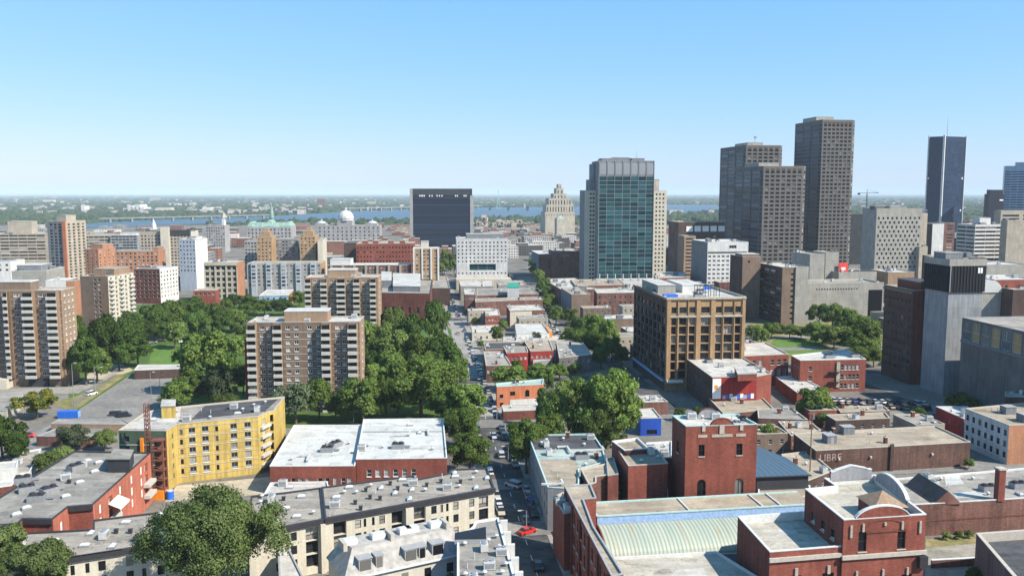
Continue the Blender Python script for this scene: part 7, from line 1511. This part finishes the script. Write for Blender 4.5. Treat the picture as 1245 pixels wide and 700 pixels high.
for a in (
 (45, 473, 52, 509, 'y0', 'small round tree turning yellow on one side, beside the forecourt of the edge apartment slab'),
 (4, 500, 66, 570, 'd0', 'dark dense tree cut by the photo edge below the long grey-roofed house'), (22, 520, 34, 566, 'D', 'lower dark green crown growing against the edge tree beside the low sheds'),
 (88, 515, 48, 548, 'g0', 'loose grey-green tree in front of the low sheds near the olive wing'), (127, 521, 36, 548, 'l0', 'low bright bush tree at the foot of the olive wing of the yellow building'), (62, 548, 46, 580, 'l1', 'thin pale tree at the far corner of the red terrace roof'), (78, 541, 30, 565, 'l0', 'small pale bush tree just behind the red terrace roof'),
 (215, 462, 54, 497, 'm0', 'round mid-green tree beside the asphalt court, nearest to the yellow building roof'), (232, 445, 44, 482, 'm2', 'mid-green tree between the park pavilion and the small grey shelter'), (268, 444, 44, 498, 'g0', 'grey-green silvery tree close beside the mid-rise slab'), (275, 477, 46, 506, 'l0', 'low light green tree directly behind the yellow building roof'),
 (254, 398, 78, 478, 'm1', 'very large broad tree left standing alone between the playing field and the mid-rise slab'),
 (213, 388, 34, 424, 'l1', 'light green round tree on the far edge of the playing field'),
 (360, 461, 58, 516, 'g0', 'loose grey-green tree in front of the mid-rise slab'), (388, 457, 46, 512, 'm0', 'dark glossy tree hiding the foot of the mid-rise slab balconies'), (340, 478, 32, 514, 'l0', 'small light tree by the sunny end of the yellow building'),
 (442, 456, 66, 518, 'm1', 'broad tree behind the white roofs next to the mid-rise slab'), (512, 431, 104, 508, 'M', 'huge rounded tree towering behind the second white roof'), (470, 448, 40, 508, 'm2', 'narrow tree squeezed in front of the huge rounded tree'),
 (529, 362, 40, 424, 'd1', 'dark round tree on the street edge in front of the brick hall'), (538, 402, 58, 470, 'd0', 'dark full tree leaning over the street just beyond the huge rounded tree'),
 (566, 462, 62, 520, 'm0', 'street tree overhanging the carriageway opposite the orange house'), (562, 492, 58, 546, 'M', 'street tree against the corner of the second white roof'), (571, 524, 60, 578, 'M', 'street tree nearest to the terrace, overhanging the dark carriageway'),
 (325, 328, 30, 356, 'd0', 'dark round tree between the bay-windowed grey wing and the mural building'), (361, 330, 28, 358, 'd1', 'dark round tree beside the cream balcony slab and the mural building'),
 (622, 443, 56, 476, 'm1', 'dark green tree mass behind the orange house, on the street side'), (655, 440, 50, 470, 'm2', 'green tree behind the orange house, away from the street'),
 (640, 507, 60, 575, 'M', 'leafy tree on the pavement just behind the teal-edged building'), (668, 498, 52, 560, 'm0', 'tree filling the gap between the orange house lean-to and the teal-edged building'), (692, 452, 70, 540, 'L', 'pale airy poplar-like tree beside the orange house'), (738, 443, 88, 545, 'M', 'largest tree of the grove below the tan loft building'), (712, 468, 64, 548, 'L', 'pale thin tree with bare twigs in the middle of the grove'), (762, 478, 44, 536, 'm2', 'tree leaning towards the bright blue shop'), (664, 470, 40, 520, 'm1', 'smaller tree tucked against the flank of the orange house'), (740, 508, 50, 545, 'L', 'low pale tree overhanging the tan brewery roofs'),
 (992, 469, 56, 512, 'm1', 'round bright tree standing among the tan sheds behind the brewery tower'), (934, 512, 30, 552, 'l0', 'light bush tree against the sunny flank of the brewery tower'), (848, 493, 18, 512, 'm0', 'small tree peeping up behind the brewery tower roof'), (826, 494, 18, 512, 'm2', 'small tree in the alley behind the back gable of the brewery tower'),
 (1116, 494, 28, 518, 'm0', 'small bright tree beside the low red building with the white roof'), (1168, 477, 44, 500, 'm1', 'tree in front of the dark ribbed hall behind the white painted building'), (1196, 486, 30, 500, 'm2', 'low bush tree behind the roof of the white painted building'), (1003, 500, 26, 520, 'l0', 'small tree by the corner of the dark brick row'), (895, 480, 14, 496, 'd0', 'thin dark conifer-like tree against the red painted warehouse end'), (1178, 556, 16, 570, 'l0', 'little bush at the end of the lettered warehouse wall'),
 (535, 677, 48, 712, 'L', 'small bright tree in front of the grey mansard terrace'), (604, 394, 20, 418, 'm2', 'small dark tree between the low shops on the street bend'), (652, 402, 18, 418, 'g0', 'little grey-green tree before the bright white shed'), (668, 452, 14, 480, 'd0', 'slim dark tree beside the orange house end wall'),
 (1236, 315, 40, 332, 'd0', 'dark tree clump on the roof edge behind the glazed hall at the photo edge'),
): T(*a)
def mass(lst, label, group, kinds):
    for k, (cx, yt, w, yb) in enumerate(lst): T(cx, yt, w, yb, kinds[k % len(kinds)], label, group)
mass([(105, 402, 44, 468), (128, 378, 52, 452), (152, 386, 52, 444), (168, 404, 40, 446), (118, 420, 40, 466), (145, 412, 46, 450), (98, 380, 30, 450), (160, 376, 40, 424)], 'one of the dense dark trees massed beside the edge apartment slab', 'dark tree mass beside the edge apartment slab', ['d0', 'd1', 'd2', 'd0', 'm0'])
mass([(190, 368, 46, 416), (212, 362, 48, 408), (236, 358, 48, 400), (180, 384, 40, 418), (238, 375, 46, 414), (258, 366, 40, 404), (200, 384, 36, 412), (272, 374, 40, 410)], 'one of the dark trees in the belt beyond the playing field', 'tree belt beyond the playing field', ['d1', 'm0', 'd0', 'd2'])
mass([(285, 374, 40, 404), (300, 366, 36, 390), (322, 362, 34, 384), (345, 362, 34, 384), (368, 370, 34, 396), (300, 356, 26, 376), (364, 352, 28, 374), (285, 356, 26, 376), (275, 362, 24, 384)], 'one of the small park trees between the mid-rise slab and the mural building', 'park trees behind the mid-rise slab', ['m0', 'd0', 'm2', 'd1'])
mass([(455, 374, 44, 426), (478, 370, 44, 428), (500, 378, 50, 444), (458, 404, 46, 456), (482, 398, 56, 458), (508, 402, 50, 468), (446, 386, 34, 440), (520, 424, 50, 478), (450, 424, 40, 470), (478, 424, 50, 474)], 'one of the big park trees massed between the apartment slabs and the street', 'park trees beside the street', ['m0', 'l0', 'd0', 'm2', 'l1', 'm1'])
mass([(676, 370, 26, 396), (692, 373, 24, 396), (704, 383, 34, 414), (722, 380, 36, 414), (740, 386, 30, 424), (700, 397, 40, 430), (722, 400, 46, 434), (744, 408, 34, 440), (690, 402, 30, 428), (756, 420, 26, 446), (730, 418, 30, 448), (712, 384, 30, 410)], 'one of the mid-green trees around the parking lot of the white shed', 'trees around the white shed parking lot', ['m0', 'm2', 'd1', 'm1'])
mass([(650, 318, 16, 336), (655, 326, 18, 346), (660, 335, 20, 358), (664, 345, 22, 366), (668, 356, 24, 376), (647, 312, 14, 328), (662, 360, 20, 378)], 'one of the street trees lining the second street below the black slab', 'trees lining the second street', ['m0', 'l0', 'm2', 'd0'])
mass([(542, 302, 18, 324), (548, 306, 20, 330), (540, 312, 22, 334), (552, 314, 16, 334), (534, 318, 18, 336)], 'one of the trees between the tan striped tower and the white hotel', 'trees beside the white hotel', ['m0', 'l0', 'm2'])
mass([(558+7*k, 331, 12, 340.5) for k in range(9)], 'one of the small trees in the roof garden row before the white hotel', 'row of small trees before the white hotel', ['l0', 'm0', 'l1'])
mass([(916, 393, 28, 414), (938, 391, 32, 412), (960, 393, 30, 412), (974, 396, 26, 412), (925, 398, 22, 420)], 'one of the olive trees lining the park path beside the tan loft building', 'olive trees along the park path', ['l1', 'm1', 'l0'])
mass([(996, 368, 32, 400), (1012, 366, 34, 402), (1030, 372, 36, 410), (1046, 380, 40, 420), (1056, 386, 36, 432), (992, 390, 40, 416), (1014, 394, 44, 424), (1036, 398, 44, 432), (1052, 408, 44, 442), (1062, 420, 30, 446), (1000, 400, 36, 420), (1044, 420, 40, 446)], 'one of the leafy trees filling the park in front of the long concrete podium', 'trees in the park before the concrete podium', ['m1', 'l0', 'm0', 'm2', 'l1'])
mass([(982+13*k, 366+(k % 3), 17, 380) for k in range(8)], 'one of the small trees along the foot of the long concrete podium', 'small trees along the concrete podium', ['m1', 'm0', 'l0'])
mass([(1078+7*k, 326+(k % 2), 10, 332) for k in range(6)], 'one of the clipped trees in front of the punched concrete block', 'clipped trees before the punched concrete block', ['d1', 'm0'])
for k, (x, y, w, b_) in enumerate(((232, 300, 14, 312), (224, 312, 16, 330), (238, 322, 18, 340), (222, 330, 16, 344), (440, 270, 14, 277), (455, 269.5, 12, 276.5), (410, 271, 12, 278), (428, 270.5, 10, 277))): T(x, y, w, b_, ['m0', 'd0', 'd1'][k % 3], 'one of the trees beside the white cube office' if k < 4 else 'one of the trees along the domed market hall', 'trees beside the white cube office' if k < 4 else 'trees along the domed market hall')
mass([(318, 386, 34, 420), (340, 384, 34, 412), (372, 388, 32, 420), (300, 392, 30, 430), (286, 404, 36, 446), (296, 440, 30, 480), (276, 424, 38, 470), (358, 384, 28, 408), (262, 420, 40, 460)], 'one of the park trees standing close behind the mid-rise slab', 'park trees close behind the mid-rise slab', ['m0', 'l1', 'd0', 'm2'])
mass([(455, 440, 44, 486), (446, 468, 44, 506), (484, 462, 50, 506), (540, 444, 46, 492), (538, 470, 46, 516), (424, 472, 34, 512), (556, 430, 34, 476), (408, 474, 30, 512), (450, 360, 30, 400), (470, 388, 40, 440)], 'one of the leafy trees filling the park behind the white roofs', 'park trees behind the white roofs', ['m1', 'l1', 'm0', 'l0', 'd0', 'm2'])
mass([(586, 413, 14, 424), (598, 430, 14, 444), (612, 388, 14, 402), (634, 386, 12, 398), (646, 382, 12, 394), (578, 384, 12, 396), (680, 440, 26, 462), (664, 416, 14, 430), (628, 436, 18, 452), (700, 440, 22, 456)], 'one of the small garden trees between the low houses of the street bend', 'garden trees between the low houses', ['m0', 'l0', 'm2', 'd1'])
# ---- the big foreground trees, built on their own with fine leaves
def big_tree(cx, yt, w, yb, seed, n, mat, label, lobes=30, leaf=0.20, base=None):
    c = base or gp(cx, yb); H = zat(c, yt); W = w/F*c.y/cT; t = root('tree', label, 'tree', c); z0 = H*0.22
    link('crown', crown_mesh(seed, n, leaf, mat, lobes, 0.9, 0.48, z0, H*1.02, W/2*1.16, 0.95), t); link('trunk', trunk_mesh(seed, H, 0.55, 12, W*0.34), t); return t
leafmat('leaf_near', (0.075, 0.112, 0.034), (0.135, 0.165, 0.062))
big_tree(264, 592, 148, 742, 41, 100000, 'leaf_near', 'very large tree in the foreground standing before the cream terraces', 64)
big_tree(4, 630, 74, 745, 42, 45000, 'leaf_near', 'dark leafy tree in the bottom corner, in front of the white-vented terrace', 40)
big_tree(50, 654, 84, 752, 43, 45000, 'leaf_near', 'lower tree beside the bottom corner tree, in front of the white-vented terrace', 30)
# bushes on the yard verge
for k, (x, y) in enumerate(((1150, 655), (1165, 654), (1178, 653))):
    T(x, y-9, 14, y+1, ['l0', 'm0', 'l1'][k], 'one of the wild bushes at the back of the gravel yard', 'bushes of the gravel yard', 'bush')
T(1188, 690, 40, 712, 'm0', 'green bush growing in the gravel yard beside the dark-roofed building', name='bush')
# ================================================================ vehicles
for nm, c in (('red', (0.55, 0.02, 0.015)), ('white', (0.72, 0.72, 0.70)), ('silver', (0.42, 0.43, 0.44)), ('black', (0.012, 0.012, 0.014)), ('blue', (0.03, 0.07, 0.22)), ('grey', (0.12, 0.125, 0.13)), ('beige', (0.40, 0.35, 0.27))):
    m = plain('car_'+nm, c, 0.3, 0.0, 0.03); m.node_tree.nodes['Principled BSDF'].inputs['Coat Weight'].default_value = 0.6
plain('tyre', (0.015, 0.015, 0.015), 0.9); plain('lamp_red', (0.45, 0.01, 0.01), 0.3); plain('lamp_clear', (0.7, 0.7, 0.68), 0.2)
glassmat('car_glass', (0.012, 0.014, 0.016), share=0.0, rough=0.05)
def loft(m, secs, mi=0):
    """secs: list of (x, half width, z low, z high, half width high)"""
    R_ = []
    for x, w0, zl, zh, w1 in secs: R_.append([(x, -w0, zl), (x, -w0*1.0, zl+(zh-zl)*0.55), (x, -w1, zh), (x, w1, zh), (x, w0, zl+(zh-zl)*0.55), (x, w0, zl)])
    for a, b in zip(R_, R_[1:]):
        for k in range(6): j = (k+1) % 6; m.face([a[k], b[k], b[j], a[j]], mi)
    m.face(R_[0], mi); m.face(R_[-1][::-1], mi)
CARS = {}
def car_parts(van=False):
    b, g, r = MB(), MB(), MB()
    loft(b, [(-2.2, .78, .42, .72, .70), (-2.1, .86, .30, .92, .78), (-1.2, .88, .25, .96, .80), (0.9, .88, .25, .95, .80), (1.3, .88, .25, .90, .78), (2.0, .84, .28, .74, .70), (2.2, .74, .40, .62, .62)])
    if van: loft(g, [(-2.08, .80, .93, 1.55, .70), (0.75, .80, .94, 1.6, .70), (1.25, .78, .90, .93, .76)]); loft(r, [(-2.05, .71, 1.55, 1.66, .66), (0.6, .71, 1.6, 1.70, .66)])
    else: loft(g, [(-1.75, .78, .94, .97, .76), (-1.1, .79, .95, 1.38, .62), (0.1, .79, .95, 1.40, .62), (1.05, .78, .93, .95, .76)]); loft(r, [(-1.05, .63, 1.385, 1.44, .58), (0.05, .63, 1.405, 1.46, .58)])
    w = MB(); 
    for s in (-.1, .1): pass
    n = 12
    lo = [(0.33*math.cos(2*math.pi*k/n), -.1, 0.33*math.sin(2*math.pi*k/n)) for k in range(n)]; hi = [(p[0], .1, p[2]) for p in lo]
    for k in range(n): w.face([lo[k], lo[(k+1) % n], hi[(k+1) % n], hi[k]])
    w.face(lo); w.face(hi[::-1])
    return b, g, r, w
for van in (False, True):
    b, g, r, w = car_parts(van); CARS[van] = (b, g.mesh('windows', ['car_glass']), r, w.mesh('wheel', ['tyre']))
lm = MB(); lm.box((0, 0, 0), (0.06, 0.34, 0.14)); LAMP = (lm.mesh('headlight', ['lamp_clear']), lm.mesh('tail_light', ['lamp_red']))
CB = {}
def car(pos, ang, colr, label, group=None, van=False, sc=1.0):
    b, g, r, w = CARS[van]; k = (colr, van)
    if k not in CB: CB[k] = (b.mesh('body', ['car_'+colr]), r.mesh('roof', ['car_'+colr]))
    t = root('car', label, 'car', pos, ang, group); t.scale = (sc,)*3
    link('body', CB[k][0], t); link('windows', g, t); link('roof', CB[k][1], t)
    for x in (-1.35, 1.4):
        for y in (-.80, .80): link('wheel', w, t, (x, y, .33))
    for y in (-.55, .55): link('headlight', LAMP[0], t, (2.14, y, .60)); link('tail_light', LAMP[1], t, (-2.18, y, .66))
    return t
cr = random.Random(9); AU = ROT+R(90)
CN = ['white', 'silver', 'black', 'grey', 'blue', 'beige', 'red']
def lane(s, ts, where, group, z=0.02, van=0.3, ang=AU, jit=0.25, miss=0.0):
    seen = {}
    for t_ in ts:
        if cr.random() < miss: continue
        c = cr.choice(CN[:6] if group != 'x' else CN); v = cr.random() < van
        car(GS(s+cr.uniform(-jit, jit), t_, z), ang+R(cr.uniform(-2, 2))+(R(180) if cr.random() < .5 else 0), c, f'{c} {"minivan" if v else "car"} {where}', f'{c} {"minivans" if v else "cars"} {where}', v, 1.12)
p_ = gp(641, 648); car((p_.x, p_.y, 0.03), AU-R(60), 'red', 'bright red car turning at the crossing on the sunlit edge of the street shadow', sc=1.12)
p_ = gp(639, 634); car((p_.x, p_.y, 0.03), AU, 'grey', 'dark grey car waiting in the shadow just behind the red car', sc=1.2)
p_ = gp(624, 592); car((p_.x, p_.y, 0.15), AU+R(40), 'silver', 'silver van on the sunlit cross street beside the terrace end', van=True, sc=1.2)
p_ = gp(607, 618); car((p_.x, p_.y, 0.03), AU, 'white', 'white car parked at the kerb below the terrace end wall', sc=1.15)
p_ = gp(654, 690); car((p_.x, p_.y, 0.03), AU, 'black', 'black car in the deep shade below the brewery street wall', sc=1.2)
lane(S1-1.2, range(212, 232, 6), 'parked under the flank of the teal-edged building', 'a'); lane(S0+1.2, range(214, 232, 6), 'parked at the kerb opposite the teal-edged building', 'a')
lane(S0+1.2, range(246, 296, 6), 'parked under the street trees by the white roofs', 'a', miss=.2); lane(S1-1.2, range(246, 296, 6), 'parked along the dark kerb behind the teal-edged building', 'a', miss=.2)
lane(26.8, (262, 283), 'driving in the tree-shaded part of the street', 'a')
lane(S1-1.2, range(312, 368, 6), 'parked by the orange house', 'a', miss=.4); lane(S0+1.2, range(312, 368, 6), 'parked opposite the orange house', 'a', miss=.6)
lane(S1-1.2, range(378, 428, 6), 'parked by the red painted houses', 'a', miss=.3); lane(S1-1.2, range(438, 540, 6), 'parked along the shops of the street bend', 'a', miss=.4); lane(S0+1.2, range(500, 640, 8), 'parked on the tree side of the upper street', 'a', miss=.5); lane(26, (405, 500), 'driving up the sunlit street', 'a'); lane(S1-1.2, range(566, 690, 7), 'parked far up the main street', 'a', miss=.3)
lane(43, range(444, 476, 5), 'parked nose in before the orange-patched roof', 'a', ang=ROT, miss=.5); lane(37, range(444, 476, 5), 'parked nose in at the street bend lot', 'a', ang=ROT, miss=.6)
lane(84, range(470, 540, 4), 'in the lot between the white shed and the trees', 'a', ang=ROT, miss=.15); lane(76, range(474, 500, 4), 'in the lot beside the white shed', 'a', ang=ROT, miss=.3)
for k in range(14): p_ = gp(1012+8.5*k, 487.5+0.35*k, 0.16); c = CN[(k*5+1) % 6]; car(p_, AU+R(cr.uniform(-4, 4)), c, f'{c} car in the shaded parking row by the fire-escape block', f'{c} cars in the shaded parking row', k % 4 == 0, 1.1)
for k in range(13): p_ = gp(1022+8.6*k, 494+0.3*k, 0.16); c = CN[(k*3+2) % 6]; car(p_, AU+R(cr.uniform(-4, 4)), c, f'{c} car in the sunny parking row behind the dark brick row', f'{c} cars in the sunny parking row', k % 3 == 0, 1.1)
for k in range(9): p_ = gp(1058+2*k, 396+6*k, 0.1); c = CN[(k*5) % 6]; car(p_, ROT, c, f'{c} car parked on the park edge beside the dark brick factory', f'{c} cars on the park edge', False, 1.1)
for k in range(8): p_ = gp(914+9*k, 407.5-0.6*k, 0.1); c = CN[(k*3) % 6]; car(p_, ROT, c, f'{c} car on the road beyond the little park lawn', f'{c} cars beyond the little park lawn', False, 1.1)
for k, (x, y) in enumerate(((172, 419), (186, 417), (197, 415), (168, 424), (222, 416), (232, 417))): p_ = gp(x, y, 0.1); c = CN[k % 4]; car(p_, ROT+R(30), c, f'{c} car on the road behind the playing field', f'{c} cars behind the playing field')
for k, (x, y, c, lab) in enumerate(((34, 531, 'red', 'dark red car by the low sheds behind the edge trees'), (152, 506, 'black', 'black van parked near the olive wing of the yellow building'), (150, 505, 'white', ''), (111, 480, 'white', 'white van parked along the court fence'))):
    if lab: car(gp(x, y, 0.09), ROT+R(20*k), c, lab, None, k > 0, 1.15)
# white lorries beyond the park
def lorry(px, py, label, ang):
    t = root('lorry', label, 'lorry', gp(px, py, .1), ang); m = MB(); m.box((-0.8, 0, 2.2), (9.4, 2.5, 2.8)); m.build('cargo_box', 'car_white', t)
    m = MB(); loft(m, [(4.1, 1.1, .6, 2.6, 1.05), (5.6, 1.1, .6, 2.5, 1.0), (6.1, 1.1, .6, 1.5, 1.0)]); m.build('cab', 'car_white', t); m = MB(); m.box((5.75, 0, 2.0), (0.5, 2.0, 0.8)); m.build('windscreen', 'car_glass', t); m = MB(); m.box((0.4, 0, 0.7), (10.6, 0.9, 0.3)); m.build('chassis', 'black', t)
    for x in (-4, -2.6, 4.6):
        for y in (-1.0, 1.0): link('wheel', CARS[False][3], t, (x, y, 0.45)).scale = (1.4, 1.6, 1.4)
    m = MB(); m.box((-0.8, -1.27, 2.2), (2.6, 0.04, 1.2)); m.build('side_panel', 'blue_plastic', t)
lorry(1034, 384, 'white box lorry parked behind the park trees, the one closer to the tan loft building', ROT); lorry(1056, 386, 'white box lorry parked behind the park trees, the one closer to the dark brick factory', ROT+R(8)); lorry(1072, 383, 'white box lorry at the gateway of the long concrete podium', ROT)
# ================================================================ street furniture
q = root('container', 'bright blue steel container beside the asphalt court', 'container', gp(84, 507.5), ROT); m = MB(); m.box((0, 0, 1.35), (7.2, 2.5, 2.5)); m.build('body', 'blue_plastic', q); m = MB(); 
for k in range(24): m.box((-3.45+0.3*k, -1.27, 1.35), (0.14, 0.06, 2.3))
m.build('ribs', 'blue_plastic', q); m = MB(); m.box((3.63, -0.6, 1.35), (0.06, 1.15, 2.2)); m.box((3.63, 0.6, 1.35), (0.06, 1.15, 2.2)); m.build('door', 'flashing_blue', q)
q = root('skip', 'dark metal skip on the asphalt near the olive wing of the yellow building', 'skip', gp(140, 505), ROT); m = MB(); loft(m, [(-1.8, 1.0, .1, 1.5, 1.1), (1.8, 1.0, .1, 1.5, 1.1)]); m.build('body', 'metal_dark', q); m = MB(); m.box((0, 0, 1.55), (3.8, 2.3, .1)); m.build('rim', 'black', q)
def lamp(px, pyb, pyt, label, arm=2.0, group=None):
    c = gp(px, pyb); H = zat(c, pyt); t = root('street_lamp', label, 'street lamp', c, ROT, group); m = MB(); m.tube([(0, 0, 0), (0, 0, H*.97), (arm*.5, 0, H), (arm, 0, H)], [.14, .09, .07, .06], 6); m.build('pole', 'metal_grey', t); m = MB(); m.box((arm+.3, 0, H-.05), (0.9, 0.35, 0.18)); m.build('lamp_head', 'metal_pale', t)
lamp(90, 494, 441, 'tall floodlight pole at the corner of the asphalt court near the yellow-green tree', 1.0); lamp(116, 478, 446, 'tall floodlight pole on the court fence by the dark tree mass', 2.5); lamp(184, 484, 452, 'floodlight pole at the pavilion end of the asphalt court', 1.0); lamp(194.5, 473, 456, 'short lamp pole next to the park pavilion trees', 0.8); lamp(430, 513, 500, 'short lamp pole on the first white roof seam', 0.4)
for k, (x, y) in enumerate(((587, 476), (604, 512), (618, 560), (640, 640), (549, 410), (565, 445))): c = toGS(gp(x, y)); lamp(x, y, y-9-0.028*(y-235), 'one of the kerb lamps along the main street', -2.0, 'kerb lamps along the main street')
c = gp(984, 592); H = zat(c, 500); q = root('utility_pole', 'tall dark utility pole with a transformer can, beside the glass-roofed hall', 'utility pole', c, ROT); m = MB(); m.tube([(0, 0, 0), (0, 0, H)], [.2, .13], 7); m.build('pole', 'wood', q); m = MB(); m.cyl((0.35, 0, H-2.2), .3, 1.4, 10); m.build('transformer', 'metal_grey', q); m = MB(); m.box((0, 0, H-.5), (2.4, .15, .15)); m.build('crossarm', 'wood', q)
a_, b_ = gp(88, 497), gp(142, 457); d = b_-a_; l = d.length; q = root('fence', 'wire mesh fence with steel posts along the asphalt court', 'fence', a_, math.atan2(d.y, d.x)); m = MB(); n = int(l/3)
for z in (0.3, 1.3, 2.4, 3.4): m.box((l/2, 0, z), (l, .05, .05))
for k in range(int(l/0.5)): m.box((k*0.5, 0, 1.75), (.03, .03, 3.3))
m.build('mesh_panel', 'metal_grey', q); m = MB(); m.tube([(0, 0, 0), (0, 0, 3.6)], .06, 5); pm = m.mesh('post', ['metal_grey'])
for k in range(n+1): link('post', pm, q, (l*k/n, 0, 0))
HAZE = 4.8e-5
# ---------------------------------------------------------------- haze
m = bpy.data.materials.new('haze'); m.use_nodes = True; nt = m.node_tree; nt.nodes.clear()
pv = nt.nodes.new('ShaderNodeVolumePrincipled'); pv.inputs['Color'].default_value = (0.78, 0.90, 1.0, 1); pv.inputs['Density'].default_value = HAZE
pv.inputs['Anisotropy'].default_value = -0.1
ot = nt.nodes.new('ShaderNodeOutputMaterial'); nt.links.new(pv.outputs[0], ot.inputs['Volume'])
mb = MB(); mb.box((0, G/2-2000, 111), (2*G+200, G+4400, 224)); hz = mb.build('haze', [m]); hz['kind'] = 'stuff'
